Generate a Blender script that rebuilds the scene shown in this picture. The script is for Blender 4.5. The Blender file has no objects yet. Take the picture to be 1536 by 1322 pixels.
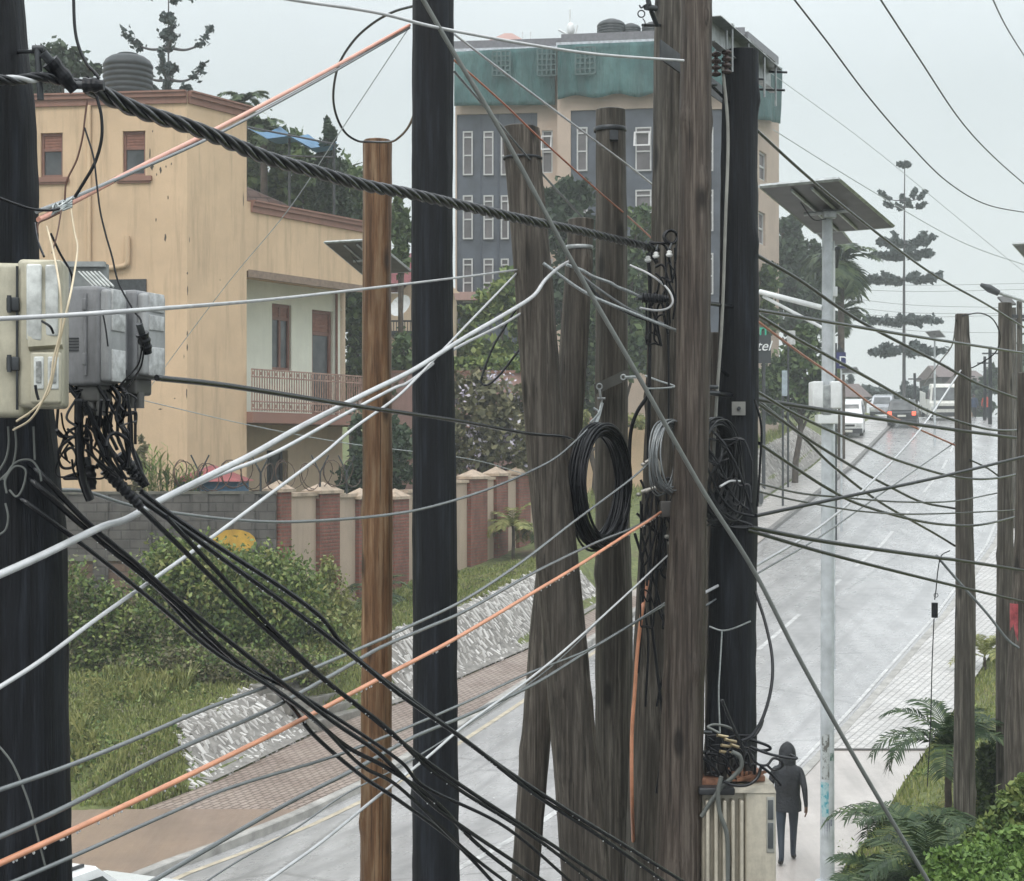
import bpy, bmesh, math, random
import numpy as np
from mathutils import Vector, Matrix, noise as mnoise
random.seed(7)
RNG = np.random.default_rng(11)
sc = bpy.context.scene
COL = sc.collection
R = math.radians
# ---------------------------------------------------------------- camera
F = 2436.0; CX = 768.0; HY = 690.0; EYE = 6.1
def P(px, py, d):
    return Vector(((px - CX) / F * d, d, EYE - (py - HY) / F * d))
cam = bpy.data.cameras.new('camera'); camo = bpy.data.objects.new('camera', cam); COL.objects.link(camo)
camo.location = (0, 0, EYE); camo.rotation_euler = (math.pi / 2, 0, 0)
cam.sensor_width = 36; cam.lens = 36 * F / 1536; cam.shift_y = (HY - 661) / 1536
cam.clip_start = 0.1; cam.clip_end = 3000
sc.camera = camo
# ---------------------------------------------------------------- terrain functions
def lerp_tab(t, x):
    if x <= t[0][0]: return t[0][1]
    for (a, b), (c, d) in zip(t, t[1:]):
        if x <= c: return b + (d - b) * (x - a) / (c - a)
    a, b = t[-2]; c, d = t[-1]
    return d + (d - b) * (x - c) / (c - a)
def smooth(a, b, x):
    t = max(0.0, min(1.0, (x - a) / (b - a))); return t * t * (3 - 2 * t)
ZR = [(25, 0), (27, .06), (29, .22), (32, .48), (35, .76), (40, 1.28), (45, 1.8), (57, 3.1), (80, 5.62), (104, 8.3), (112, 8.95), (120, 9.25), (135, 9.3), (200, 9.0), (420, 4.0)]
LE = [(0, -13.0), (15, -8.3), (24, -5.1), (29, -2.57), (35, -.3), (45, 3.45), (57, 8.56), (80, 16.7), (110, 26.3), (135, 33.5), (420, 110)]
RE = [(0, -5.0), (15, -.4), (24, 2.9), (29, 4.95), (35, 7.6), (45, 12.0), (57, 16.9), (80, 25.2), (110, 34.8), (135, 42.0), (420, 118)]
def zr(d): return lerp_tab(ZR, d) if d > 25 else 0.0
def le(d): return lerp_tab(LE, d)
def re_(d): return lerp_tab(RE, d)
SP = [(20, 3.0), (29, 2.7), (33, 2.6), (35.2, 1.9), (40, 1.2), (47, 1.2), (60, 2.0), (95, 2.0)]
def sp(d): return max(1.1, lerp_tab(SP, min(d, 95)))
def embA(d): return -1.15 * smooth(86, 94, d) + smooth(27.2, 29.2, d) * .75 + smooth(31, 37, d) * .35 - 0.75 * smooth(47, 49, d) + .75 * smooth(57, 62, d) + .3 * smooth(62, 70, d)
EW = 1.45
def hleft(s, d):
    a = embA(d); s0 = sp(d)
    if s < s0: return 0.0
    h = a * smooth(0, 1, (s - s0) / EW) if s < s0 + EW else a
    if s > s0 + EW: h = a - (a - .45) * .9 * smooth(0, 5, s - s0 - EW) if d > 33 else a + .04 * (s - s0 - EW)
    if d < 27.6: h = 0
    h += 0.10 * mnoise.noise(Vector((s * .5, d * .5, 0))) * min(1, (s - s0) / 3) * smooth(27, 29, d)
    return h
def zg(x, d):
    l = le(d); r = re_(d); z = zr(d)
    if x < l: return z + .14 + hleft(l - x, d)
    if x > r:
        s = x - r
        w = 2.0
        h = .3 * (min(s, 9) - w) * smooth(15, 22, d) if s > w else 0
        if d > 55: h *= .3
        return z + .14 + h
    return z
def ground_hit(px, py, d0=15, d1=140):
    d = d0
    while d < d1:
        p = P(px, py, d)
        if p.z <= zg(p.x, d): return Vector((p.x, d, zg(p.x, d)))
        d += .1
    return P(px, py, d1)
# ---------------------------------------------------------------- materials
MATS = {}
def newmat(name):
    m = bpy.data.materials.new(name); m.use_nodes = True
    nt = m.node_tree; b = nt.nodes['Principled BSDF']
    return m, nt, b
def node(nt, t, **kw):
    n = nt.nodes.new(t)
    for k, v in kw.items():
        if k in n.inputs.keys() if isinstance(k, str) and hasattr(n, 'inputs') else False: n.inputs[k].default_value = v
        else: setattr(n, k, v)
    return n
def c4(c): return (c[0], c[1], c[2], 1)
def ramp(nt, fac, stops):
    r = nt.nodes.new('ShaderNodeValToRGB'); els = r.color_ramp.elements
    els[0].position = stops[0][0]; els[0].color = c4(stops[0][1])
    els[1].position = stops[-1][0]; els[1].color = c4(stops[-1][1])
    for p, c in stops[1:-1]:
        e = els.new(p); e.color = c4(c)
    nt.links.new(fac, r.inputs[0]); return r.outputs[0]
def coords(nt, scale=(1, 1, 1), rot=(0, 0, 0), kind='Object'):
    tc = nt.nodes.new('ShaderNodeTexCoord'); mp = nt.nodes.new('ShaderNodeMapping')
    mp.inputs['Scale'].default_value = scale; mp.inputs['Rotation'].default_value = rot
    if kind == 'World':
        g = nt.nodes.new('ShaderNodeNewGeometry'); nt.links.new(g.outputs['Position'], mp.inputs[0])
    else: nt.links.new(tc.outputs[kind], mp.inputs[0])
    return mp.outputs[0]
def noise_(nt, vec, scale, detail=5, rough=.6):
    n = nt.nodes.new('ShaderNodeTexNoise'); n.inputs['Scale'].default_value = scale
    n.inputs['Detail'].default_value = detail; n.inputs['Roughness'].default_value = rough
    nt.links.new(vec, n.inputs['Vector']); return n.outputs['Fac']
def mixc(nt, f, a, b, mode='MIX'):
    m = nt.nodes.new('ShaderNodeMix'); m.data_type = 'RGBA'; m.blend_type = mode
    for s, v in ((m.inputs[0], f), (m.inputs[6], a), (m.inputs[7], b)):
        if isinstance(v, (int, float)): s.default_value = v
        elif isinstance(v, tuple): s.default_value = c4(v)
        else: nt.links.new(v, s)
    return m.outputs[2]
def bump(nt, b, h, dist, strength=1.0):
    n = nt.nodes.new('ShaderNodeBump'); n.inputs['Distance'].default_value = dist; n.inputs['Strength'].default_value = strength
    nt.links.new(h, n.inputs['Height']); nt.links.new(n.outputs[0], b.inputs['Normal'])
def simple(name, col, rough=.6, metal=0, var=.25, scale=6, bmp=0, spec=.5):
    if name in MATS: return MATS[name]
    m, nt, b = newmat(name)
    v = coords(nt, kind='World'); n = noise_(nt, v, scale, 6)
    lo = tuple(c * (1 - var) for c in col); hi = tuple(min(1, c * (1 + var)) for c in col)
    nt.links.new(ramp(nt, n, [(.3, lo), (.7, hi)]), b.inputs['Base Color'])
    b.inputs['Roughness'].default_value = rough; b.inputs['Metallic'].default_value = metal
    b.inputs['Specular IOR Level'].default_value = spec
    if bmp:
        bump(nt, b, noise_(nt, v, scale * 4, 6), bmp)
    MATS[name] = m; return m
def wood(name, c1, c2, c3, rough=.55, knots=True, spec=.5, streak=14):
    m, nt, b = newmat(name)
    v = coords(nt, (streak, streak, .9), kind='World'); n = noise_(nt, v, 1.6, 8, .68)
    v2 = coords(nt, (3, 3, .5), kind='World'); n2 = noise_(nt, v2, 1.2, 4)
    a = ramp(nt, n, [(.36, c1), (.5, c2), (.62, c3)])
    a = mixc(nt, ramp(nt, n2, [(.35, (.55, .55, .55)), (.68, (0, 0, 0))]), a, tuple(x * .35 for x in c1))
    v4 = coords(nt, (70, 70, .8), kind='World'); cr = noise_(nt, v4, 1, 4, .6)
    a = mixc(nt, ramp(nt, cr, [(.34, (.75,) * 3), (.42, (0, 0, 0))]), a, tuple(x * .25 for x in c1))
    if knots:
        vo = nt.nodes.new('ShaderNodeTexVoronoi'); vo.inputs['Scale'].default_value = 1.0
        nt.links.new(coords(nt, (4.5, 4.5, 1.6), kind='World'), vo.inputs['Vector'])
        k = ramp(nt, vo.outputs['Distance'], [(.10, (.85,) * 3), (.2, (0, 0, 0))])
        a = mixc(nt, k, a, tuple(x * .2 for x in c1))
    nt.links.new(a, b.inputs['Base Color'])
    nt.links.new(ramp(nt, n2, [(.3, (rough - .18,) * 3), (.7, (rough + .15,) * 3)]), b.inputs['Roughness'])
    b.inputs['Specular IOR Level'].default_value = spec
    bump(nt, b, cr, .010, .9)
    MATS[name] = m; return m
W_BLACK = wood('creosoted_wood', (.003, .004, .006), (.007, .009, .013), (.022, .027, .036), .62, False, .28)
W_BROWN = wood('brown_wood', (.08, .036, .014), (.21, .11, .052), (.32, .21, .12), .5, spec=.35)
W_OLD = wood('weathered_wood', (.042, .035, .028), (.092, .078, .064), (.18, .158, .132), .55, spec=.3, streak=22)
W_RED = wood('reddish_weathered_wood', (.036, .027, .022), (.088, .069, .056), (.165, .138, .115), .55, spec=.3, streak=22)
W_GREY = wood('grey_weathered_wood', (.044, .038, .030), (.098, .087, .072), (.19, .172, .145), .58, spec=.3, streak=22)
def plaster(name, col, stain=.5, rough=.75):
    m, nt, b = newmat(name)
    v = coords(nt, (1, 1, 1), kind='World'); n = noise_(nt, v, .7, 7, .65)
    v2 = coords(nt, (2.2, 2.2, .18), kind='World'); n2 = noise_(nt, v2, 1.6, 6, .7)
    v3 = coords(nt, (1, 1, .35), kind='World'); n3 = noise_(nt, v3, 2.6, 9, .8)
    a = ramp(nt, n, [(.3, tuple(c * .86 for c in col)), (.7, tuple(min(1, c * 1.08) for c in col))])
    a = mixc(nt, ramp(nt, n2, [(.50, (0, 0, 0)), (.72, (stain,) * 3)]), a, tuple(c * .6 for c in col))
    a = mixc(nt, ramp(nt, n3, [(.66, (0, 0, 0)), (.73, (stain,) * 3)]), a, tuple(c * .28 for c in col))
    nt.links.new(a, b.inputs['Base Color']); b.inputs['Roughness'].default_value = rough
    bump(nt, b, noise_(nt, v, 30, 5), .004)
    MATS[name] = m; return m
M_TAN = plaster('tan_plaster', (.63, .46, .30), .7)
M_TAN2 = plaster('cream_plaster', (.60, .47, .34), .3)
M_MINT = plaster('pale_mint_plaster', (.80, .82, .70), .2)
def grime(name, col, rough=.4, amt=.7):
    m, nt, b = newmat(name); v = coords(nt, (9, 9, 2), kind='World'); n = noise_(nt, v, 1.5, 7, .7); n2 = noise_(nt, coords(nt, kind='World'), 14, 6, .7)
    a = ramp(nt, n2, [(.3, tuple(c * .8 for c in col)), (.7, tuple(min(1, c * 1.1) for c in col))]); a = mixc(nt, ramp(nt, n, [(.45, (0, 0, 0)), (.72, (amt,) * 3)]), a, tuple(c * .38 for c in col))
    nt.links.new(a, b.inputs['Base Color']); b.inputs['Roughness'].default_value = rough; MATS[name] = m; return m
M_CREAM = plaster('boundary_cream', (.46, .36, .28), .5)
M_BAND = plaster('terracotta_trim', (.27, .145, .11), .5)
M_PINK = plaster('pinkish_plaster', (.4, .25, .22), .5)
def bricks(name, c1, c2, mortar, bw, bh, msize=.02, rot=(math.pi / 2, 0, 0), bias=0):
    m, nt, b = newmat(name)
    g = nt.nodes.new('ShaderNodeNewGeometry'); sx = nt.nodes.new('ShaderNodeSeparateXYZ'); nt.links.new(g.outputs['Position'], sx.inputs[0])
    ad = nt.nodes.new('ShaderNodeMath'); ad.operation = 'ADD'; nt.links.new(sx.outputs['X'], ad.inputs[0]); nt.links.new(sx.outputs['Y'], ad.inputs[1])
    cm = nt.nodes.new('ShaderNodeCombineXYZ'); nt.links.new(ad.outputs[0], cm.inputs['X']); nt.links.new(sx.outputs['Z'], cm.inputs['Y'])
    t = nt.nodes.new('ShaderNodeTexBrick'); nt.links.new(cm.outputs[0], t.inputs['Vector'])
    t.inputs['Color1'].default_value = c4(c1); t.inputs['Color2'].default_value = c4(c2); t.inputs['Mortar'].default_value = c4(mortar)
    t.inputs['Scale'].default_value = 1; t.inputs['Brick Width'].default_value = bw; t.inputs['Row Height'].default_value = bh
    t.inputs['Mortar Size'].default_value = msize; t.inputs['Mortar Smooth'].default_value = .3
    n = noise_(nt, coords(nt, (1, 1, .6), kind='World'), 2.2, 8, .7)
    a = mixc(nt, .85, t.outputs['Color'], ramp(nt, n, [(.3, (.45,) * 3), (.65, (1.1,) * 3)]), 'MULTIPLY')
    nt.links.new(a, b.inputs['Base Color']); b.inputs['Roughness'].default_value = .8
    bump(nt, b, t.outputs['Fac'], -.01)
    MATS[name] = m; return m
M_BRICK = bricks('red_brick', (.30, .105, .075), (.24, .08, .06), (.20, .12, .09), .23, .09)
M_BLOCK = bricks('grey_block', (.13, .12, .11), (.115, .107, .10), (.088, .082, .077), .45, .22)
M_BLOCKB = bricks('brown_block', (.19, .125, .09), (.17, .11, .082), (.12, .09, .07), .42, .2)
def pavers():
    m, nt, b = newmat('brick_pavers')
    v = coords(nt, (1, 1, 1), (0, 0, R(-62)), kind='World')
    t = nt.nodes.new('ShaderNodeTexBrick'); nt.links.new(v, t.inputs['Vector'])
    t.inputs['Color1'].default_value = (.29, .23, .195, 1); t.inputs['Color2'].default_value = (.35, .285, .25, 1); t.inputs['Mortar'].default_value = (.10, .075, .06, 1)
    t.inputs['Scale'].default_value = 1; t.inputs['Brick Width'].default_value = .21; t.inputs['Row Height'].default_value = .11
    t.inputs['Mortar Size'].default_value = .014; t.inputs['Mortar Smooth'].default_value = .4
    n = noise_(nt, coords(nt, kind='World'), .8, 8, .7)
    a = mixc(nt, .9, t.outputs['Color'], ramp(nt, n, [(.3, (.55, .5, .46)), (.6, (1.05,) * 3)]), 'MULTIPLY')
    nt.links.new(a, b.inputs['Base Color'])
    nt.links.new(ramp(nt, n, [(.35, (.55,) * 3), (.65, (.3,) * 3)]), b.inputs['Roughness'])
    bump(nt, b, t.outputs['Fac'], -.008)
    MATS['pavers'] = m; return m
M_PAVE = pavers()
def pavers2():
    m, nt, b = newmat('pale_pavers')
    v = coords(nt, (1, 1, 1), (0, 0, R(-62)), kind='World')
    t = nt.nodes.new('ShaderNodeTexBrick'); nt.links.new(v, t.inputs['Vector'])
    t.inputs['Color1'].default_value = (.46, .445, .43, 1); t.inputs['Color2'].default_value = (.52, .50, .48, 1); t.inputs['Mortar'].default_value = (.28, .27, .26, 1)
    t.inputs['Scale'].default_value = 1; t.inputs['Brick Width'].default_value = .3; t.inputs['Row Height'].default_value = .15
    t.inputs['Mortar Size'].default_value = .014
    n = noise_(nt, coords(nt, kind='World'), 1.1, 8, .7)
    a = mixc(nt, .8, t.outputs['Color'], ramp(nt, n, [(.3, (.7,) * 3), (.6, (1.1,) * 3)]), 'MULTIPLY')
    nt.links.new(a, b.inputs['Base Color']); nt.links.new(ramp(nt, n, [(.35, (.42,) * 3), (.65, (.2,) * 3)]), b.inputs['Roughness'])
    bump(nt, b, t.outputs['Fac'], -.006)
    MATS['pavers2'] = m; return m
M_PAVE2 = pavers2()
def wet(name, base, r0, r1, streaks=True, spec=.6, uv=False):
    m, nt, b = newmat(name)
    v = coords(nt, (1.6, .10, 1), (0, 0, R(24)), kind='World'); n = noise_(nt, v, 1.2, 6, .6)
    v2 = coords(nt, kind='World'); n2 = noise_(nt, v2, .45, 8, .7); n3 = noise_(nt, v2, 40, 4)
    a = ramp(nt, n2, [(.3, tuple(c * .75 for c in base)), (.7, tuple(c * 1.15 for c in base))])
    if streaks: a = mixc(nt, .7, a, ramp(nt, n, [(.35, (.72,) * 3), (.62, (1.1,) * 3)]), 'MULTIPLY')
    nt.links.new(a, b.inputs['Base Color'])
    x = nt.nodes.new('ShaderNodeMath'); x.operation = 'MULTIPLY'; nt.links.new(n, x.inputs[0]); nt.links.new(n2, x.inputs[1])
    nt.links.new(ramp(nt, x.outputs[0], [(.12, (r1,) * 3), (.40, (r0,) * 3)]), b.inputs['Roughness'])
    if uv:
        t1 = noise_(nt, coords(nt, (2.2, .05, 1), kind='UV'), 1, 4, .55); t2 = noise_(nt, coords(nt, (.55, .9, 1), (0, 0, .5), kind='UV'), 1.4, 7, .7)
        a = mixc(nt, .85, a, ramp(nt, t1, [(.36, (.74,) * 3), (.5, (1.0,) * 3), (.64, (1.12,) * 3)]), 'MULTIPLY'); a = mixc(nt, .8, a, ramp(nt, t2, [(.3, (.80,) * 3), (.6, (1.05,) * 3)]), 'MULTIPLY')
        vo = nt.nodes.new('ShaderNodeTexVoronoi'); vo.feature = 'DISTANCE_TO_EDGE'; vo.inputs['Scale'].default_value = .22; nt.links.new(mixc(nt, .12, coords(nt, kind='UV'), t2), vo.inputs['Vector'])
        a = mixc(nt, ramp(nt, vo.outputs['Distance'], [(.0, (.45,) * 3), (.012, (0, 0, 0))]), a, (.10, .10, .10)); nt.links.new(a, b.inputs['Base Color'])
        x = nt.nodes.new('ShaderNodeMath'); x.operation = 'MULTIPLY'; nt.links.new(t1, x.inputs[0]); nt.links.new(t2, x.inputs[1])
    b.inputs['Specular IOR Level'].default_value = spec
    nt.links.new(ramp(nt, x.outputs[0], [(.14, (r1,) * 3), (.36, (r0,) * 3)]), b.inputs['Roughness'])
    b.inputs['Coat Weight'].default_value = .45; b.inputs['Coat Roughness'].default_value = .22; b.inputs['Coat IOR'].default_value = 1.33
    vr = coords(nt, (6, 1.2, 1), (0, 0, R(-30)), kind='World')
    rp = noise_(nt, vr, 1.0, 3, .5)
    ad = nt.nodes.new('ShaderNodeMath'); ad.operation = 'MULTIPLY_ADD'; nt.links.new(rp, ad.inputs[0]); ad.inputs[1].default_value = 1.2; nt.links.new(n3, ad.inputs[2])
    bump(nt, b, ad.outputs[0], .006)
    MATS[name] = m; return m
M_ROAD = wet('wet_asphalt', (.40, .395, .395), .16, .42, spec=.9, uv=True)
M_DRIVE = wet('wet_brown_concrete', (.26, .185, .14), .35, .6)
M_RAMP = wet('wet_pinkish_concrete', (.46, .42, .39), .3, .5)
M_KERB = simple('kerb_concrete', (.33, .32, .30), .6, var=.35, scale=3, bmp=.004)
M_LINE = simple('worn_white_paint', (.47, .47, .465), .4, var=.35, scale=5)
M_YLINE = simple('worn_yellow_line', (.42, .37, .28), .5, var=.3, scale=4)
def groundmat():
    m, nt, b = newmat('grassy_soil')
    v = coords(nt, kind='World'); n = noise_(nt, v, .5, 8, .7); n2 = noise_(nt, v, 6, 6)
    g = ramp(nt, n2, [(.3, (.06, .07, .025)), (.55, (.12, .145, .045)), (.75, (.2, .2, .08))])
    a = mixc(nt, ramp(nt, n, [(.55, (0, 0, 0)), (.68, (.8,) * 3)]), g, (.13, .085, .05))
    nt.links.new(a, b.inputs['Base Color']); b.inputs['Roughness'].default_value = .9
    bump(nt, b, n2, .06)
    return m
M_GROUND = groundmat()
M_MORTAR = simple('dark_mortar_bed', (.20, .19, .175), .8, var=.4, scale=5)
def leafmat(name, lo, mid, hi, nscale=1.2, rough=.5, trans=.15):
    if name in MATS: return MATS[name]
    m, nt, b = newmat(name)
    g = nt.nodes.new('ShaderNodeNewGeometry')
    n = noise_(nt, coords(nt, kind='World'), nscale, 4)
    x = nt.nodes.new('ShaderNodeMath'); x.operation = 'MULTIPLY_ADD'; nt.links.new(g.outputs['Random Per Island'], x.inputs[0]); x.inputs[1].default_value = .5
    y = nt.nodes.new('ShaderNodeMath'); y.operation = 'MULTIPLY'; y.inputs[1].default_value = .6; nt.links.new(n, y.inputs[0]); nt.links.new(y.outputs[0], x.inputs[2])
    c = ramp(nt, x.outputs[0], [(.2, lo), (.5, mid), (.82, hi)])
    nt.links.new(c, b.inputs['Base Color']); b.inputs['Roughness'].default_value = rough
    b.inputs['Specular IOR Level'].default_value = .35
    if trans:
        t = nt.nodes.new('ShaderNodeBsdfTranslucent'); nt.links.new(c, t.inputs[0])
        mx = nt.nodes.new('ShaderNodeMixShader'); mx.inputs[0].default_value = trans
        out = nt.nodes['Material Output']; nt.links.new(b.outputs[0], mx.inputs[1]); nt.links.new(t.outputs[0], mx.inputs[2]); nt.links.new(mx.outputs[0], out.inputs[0])
    MATS[name] = m; return m
M_STONE = leafmat('pitching_stone', (.33, .315, .30), (.45, .435, .415), (.60, .585, .565), 1.2, .65, 0)
L_DARK = leafmat('dark_leaves', (.012, .028, .014), (.03, .055, .026), (.06, .09, .045))
L_MID = leafmat('green_leaves', (.025, .05, .018), (.06, .105, .035), (.14, .19, .065))
L_BUSH = leafmat('bush_leaves', (.03, .065, .018), (.11, .17, .045), (.28, .33, .10))
L_BRIGHT = leafmat('bright_hedge_leaves', (.035, .075, .014), (.105, .19, .04), (.22, .33, .085))
L_DRY = leafmat('dry_leaves', (.06, .06, .03), (.13, .13, .065), (.24, .22, .12))
L_PALM = leafmat('palm_leaves', (.014, .034, .014), (.038, .072, .028), (.10, .14, .055))
L_YPALM = leafmat('yellow_green_fronds', (.09, .11, .03), (.2, .22, .07), (.34, .33, .13))
L_GRASS = leafmat('grass_blades', (.085, .10, .03), (.19, .23, .065), (.36, .36, .15), .45)
L_PINE = leafmat('pine_needles', (.03, .045, .045), (.055, .078, .075), (.085, .11, .105))
L_FLOWER = leafmat('lilac_flowers', (.35, .3, .4), (.55, .5, .6), (.75, .72, .78))
M_BARK = simple('bark', (.07, .055, .042), .85, var=.5, scale=5, bmp=.01)
def cmat(name, col, rough=.35, spec=.6):
    return simple(name, col, rough, var=.18, scale=9, spec=spec)
C_BLACK = cmat('black_rubber', (.007, .008, .011), .32, .35)
C_BLACK2 = cmat('black_wet_sheath', (.008, .009, .012), .24, .55)
C_WHITE = cmat('pale_grey_sheath', (.55, .56, .57), .25, .9)
C_GREY = cmat('grey_green_sheath', (.17, .185, .19), .2, 1.0)
C_STEEL = simple('galvanised_strand', (.42, .45, .45), .35, .6, .3, 60)
C_GUY = cmat('dull_guy_strand', (.13, .14, .13), .4)
C_ORANGE = cmat('orange_sheath', (.74, .33, .19), .3, .8)
C_PINK = cmat('faded_orange_sheath', (.68, .33, .24), .35)
C_RED = cmat('brick_red_sheath', (.5, .17, .10), .35)
C_CREAM = cmat('cream_wire', (.62, .52, .36), .4)
C_BROWN = cmat('brown_wire', (.10, .045, .03), .4)
M_GALV = simple('galvanised_steel', (.36, .38, .38), .42, .5, .35, 12)
M_DSTEEL = simple('dark_steel', (.05, .055, .06), .45, .4, .35, 12)
M_RUST = simple('rusty_metal', (.42, .19, .10), .6, .2, .4, 14)
M_BRASS = simple('brass_lug', (.55, .45, .28), .35, .7, .25, 14)
M_PORC = simple('white_porcelain', (.75, .76, .74), .2, var=.1)
def glassmat():
    m, nt, b = newmat('dark_window_glass'); b.inputs['Base Color'].default_value = (.045, .055, .06, 1)
    b.inputs['Roughness'].default_value = .12; b.inputs['Specular IOR Level'].default_value = .7
    n = noise_(nt, coords(nt, kind='World'), 1.4, 3); bump(nt, b, n, .02)
    nt.links.new(ramp(nt, n, [(.35, (.03, .036, .04)), (.65, (.09, .10, .105))]), b.inputs['Base Color'])
    MATS['glass'] = m; return m
M_GLASS = glassmat()
M_WHITE = simple('white_paint', (.72, .74, .74), .45, var=.12)
M_LAMPPOLE = simple('pale_blue_grey_paint', (.46, .49, .51), .5, var=.22, scale=5, spec=.3)
M_CARW = simple('white_car_paint', (.78, .80, .80), .18, var=.05)
M_TYRE = simple('tyre_rubber', (.02, .02, .02), .8)
M_NAVY = simple('navy_cladding', (.068, .08, .102), .45, var=.3, scale=.9)
M_FRAMEW = simple('white_window_frame', (.46, .46, .46), .5, var=.1)
M_BROWNF = simple('brown_window_frame', (.20, .095, .07), .5, var=.2)
M_CURT = simple('brown_blind', (.26, .12, .085), .7, var=.25)
# ---------------------------------------------------------------- mesh builder
OFF = {}
class MB:
    def __init__(s, M=None): s.v = []; s.f = []; s.sm = []; s.M = M
    def add(s, vs, fs, smooth=False):
        o = len(s.v)
        if s.M is not None: vs = [s.M @ Vector(v) for v in vs]
        s.v.extend([tuple(v) for v in vs]); s.f.extend([tuple(i + o for i in f) for f in fs]); s.sm.extend([smooth] * len(fs))
        return s
    def quad(s, a, b, c, d): return s.add([a, b, c, d], [(0, 1, 2, 3)])
    def hexa(s, p):  # p: 8 corners, bottom 4 ccw then top 4
        return s.add(p, [(3, 2, 1, 0), (4, 5, 6, 7), (0, 1, 5, 4), (1, 2, 6, 5), (2, 3, 7, 6), (3, 0, 4, 7)])
    def box(s, x0, x1, y0, y1, z0, z1):
        return s.hexa([(x0, y0, z0), (x1, y0, z0), (x1, y1, z0), (x0, y1, z0), (x0, y0, z1), (x1, y0, z1), (x1, y1, z1), (x0, y1, z1)])
    def rbox(s, x0, x1, y0, y1, z0, z1, b=.01):
        bm = bmesh.new(); bmesh.ops.create_cube(bm, size=1)
        for v in bm.verts: v.co = Vector((x0 + (v.co.x + .5) * (x1 - x0), y0 + (v.co.y + .5) * (y1 - y0), z0 + (v.co.z + .5) * (z1 - z0)))
        bmesh.ops.bevel(bm, geom=bm.edges[:], offset=b, segments=3, affect='EDGES', profile=.5)
        bm.verts.index_update(); s.add([v.co.copy() for v in bm.verts], [[v.index for v in f.verts] for f in bm.faces], True); bm.free(); return s
    def tube(s, pts, rad, seg=8, caps=True, smooth=True):
        pts = [Vector(p) for p in pts]; n = len(pts)
        if not hasattr(rad, '__len__'): rad = [rad] * n
        vs = []; t0 = (pts[1] - pts[0]).normalized()
        up = Vector((0, 0, 1)) if abs(t0.z) < .9 else Vector((1, 0, 0))
        a = t0.cross(up).normalized()
        for i, p in enumerate(pts):
            t = (pts[min(i + 1, n - 1)] - pts[max(i - 1, 0)])
            if t.length < 1e-9: t = t0
            t = t.normalized(); a = (a - t * a.dot(t))
            if a.length < 1e-6: a = t.orthogonal()
            a.normalize(); b = t.cross(a)
            for k in range(seg):
                w = 2 * math.pi * k / seg; vs.append(p + (a * math.cos(w) + b * math.sin(w)) * rad[i])
        fs = [(i * seg + k, i * seg + (k + 1) % seg, (i + 1) * seg + (k + 1) % seg, (i + 1) * seg + k) for i in range(n - 1) for k in range(seg)]
        s.add(vs, fs, smooth)
        if caps:
            o = vs
            s.add(vs[:seg], [tuple(reversed(range(seg)))]); s.add(vs[-seg:], [tuple(range(seg))])
        return s
    def cyl(s, a, b, r, seg=16, r2=None): return s.tube([a, b], [r, r if r2 is None else r2], seg)
    def lathe(s, c, prof, seg=20, smooth=True):
        vs = []
        for r, z in prof:
            for k in range(seg):
                w = 2 * math.pi * k / seg; vs.append((c[0] + r * math.cos(w), c[1] + r * math.sin(w), c[2] + z))
        n = len(prof)
        fs = [(i * seg + k, i * seg + (k + 1) % seg, (i + 1) * seg + (k + 1) % seg, (i + 1) * seg + k) for i in range(n - 1) for k in range(seg)]
        s.add(vs, fs, smooth); s.add(vs[-seg:], [tuple(range(seg))]); return s
    def ball(s, c, r, seg=10, sz=1.0):
        prof = [(max(.0005, r * math.sin(math.pi * i / 6)), -r * sz * math.cos(math.pi * i / 6)) for i in range(7)]
        return s.lathe(c, prof, seg)
    def build(s, name, mat, parent=None, base=None):
        me = bpy.data.meshes.new(name)
        off = OFF.get(parent.name, Vector((0, 0, 0))) if parent else (Vector(base) if base is not None else Vector((0, 0, 0)))
        vv = np.array(s.v, dtype=np.float64).reshape(-1, 3) - np.array(off)
        me.from_pydata([tuple(x) for x in vv], [], s.f)
        me.polygons.foreach_set('use_smooth', s.sm)
        if isinstance(mat, (list, tuple)):
            for m in mat: me.materials.append(m)
        else: me.materials.append(mat)
        me.update()
        o = bpy.data.objects.new(name, me); COL.objects.link(o)
        if parent: o.parent = parent
        else: o.location = off
        OFF[o.name] = off
        return o
def tag(o, label=None, cat=None, group=None, kind=None):
    if label: o['label'] = label
    if cat: o['category'] = cat
    if group: o['group'] = group
    if kind: o['kind'] = kind
    return o
def thing(name, label, cat, loc, group=None):
    o = bpy.data.objects.new(name, None); COL.objects.link(o); o.location = loc; o.empty_display_size = .2
    OFF[o.name] = Vector(loc); return tag(o, label, cat, group)
def struct(o): o['kind'] = 'structure'; return o
def frame_M(loc, yaw, pitch=0): return Matrix.Translation(loc) @ Matrix.Rotation(yaw, 4, 'Z') @ Matrix.Rotation(pitch, 4, 'X')
def catmull(pts, n=10):
    pts = [Vector(p) for p in pts]
    if len(pts) == 2: return [pts[0].lerp(pts[1], i / 12) for i in range(13)]
    q = [pts[0] * 2 - pts[1]] + pts + [pts[-1] * 2 - pts[-2]]; out = []
    for i in range(1, len(q) - 2):
        for k in range(n):
            t = k / n; p0, p1, p2, p3 = q[i - 1:i + 3]
            out.append(.5 * ((2 * p1) + (p2 - p0) * t + (2 * p0 - 5 * p1 + 4 * p2 - p3) * t * t + (3 * p1 - p0 - 3 * p2 + p3) * t ** 3))
    out.append(pts[-1]); return out
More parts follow.
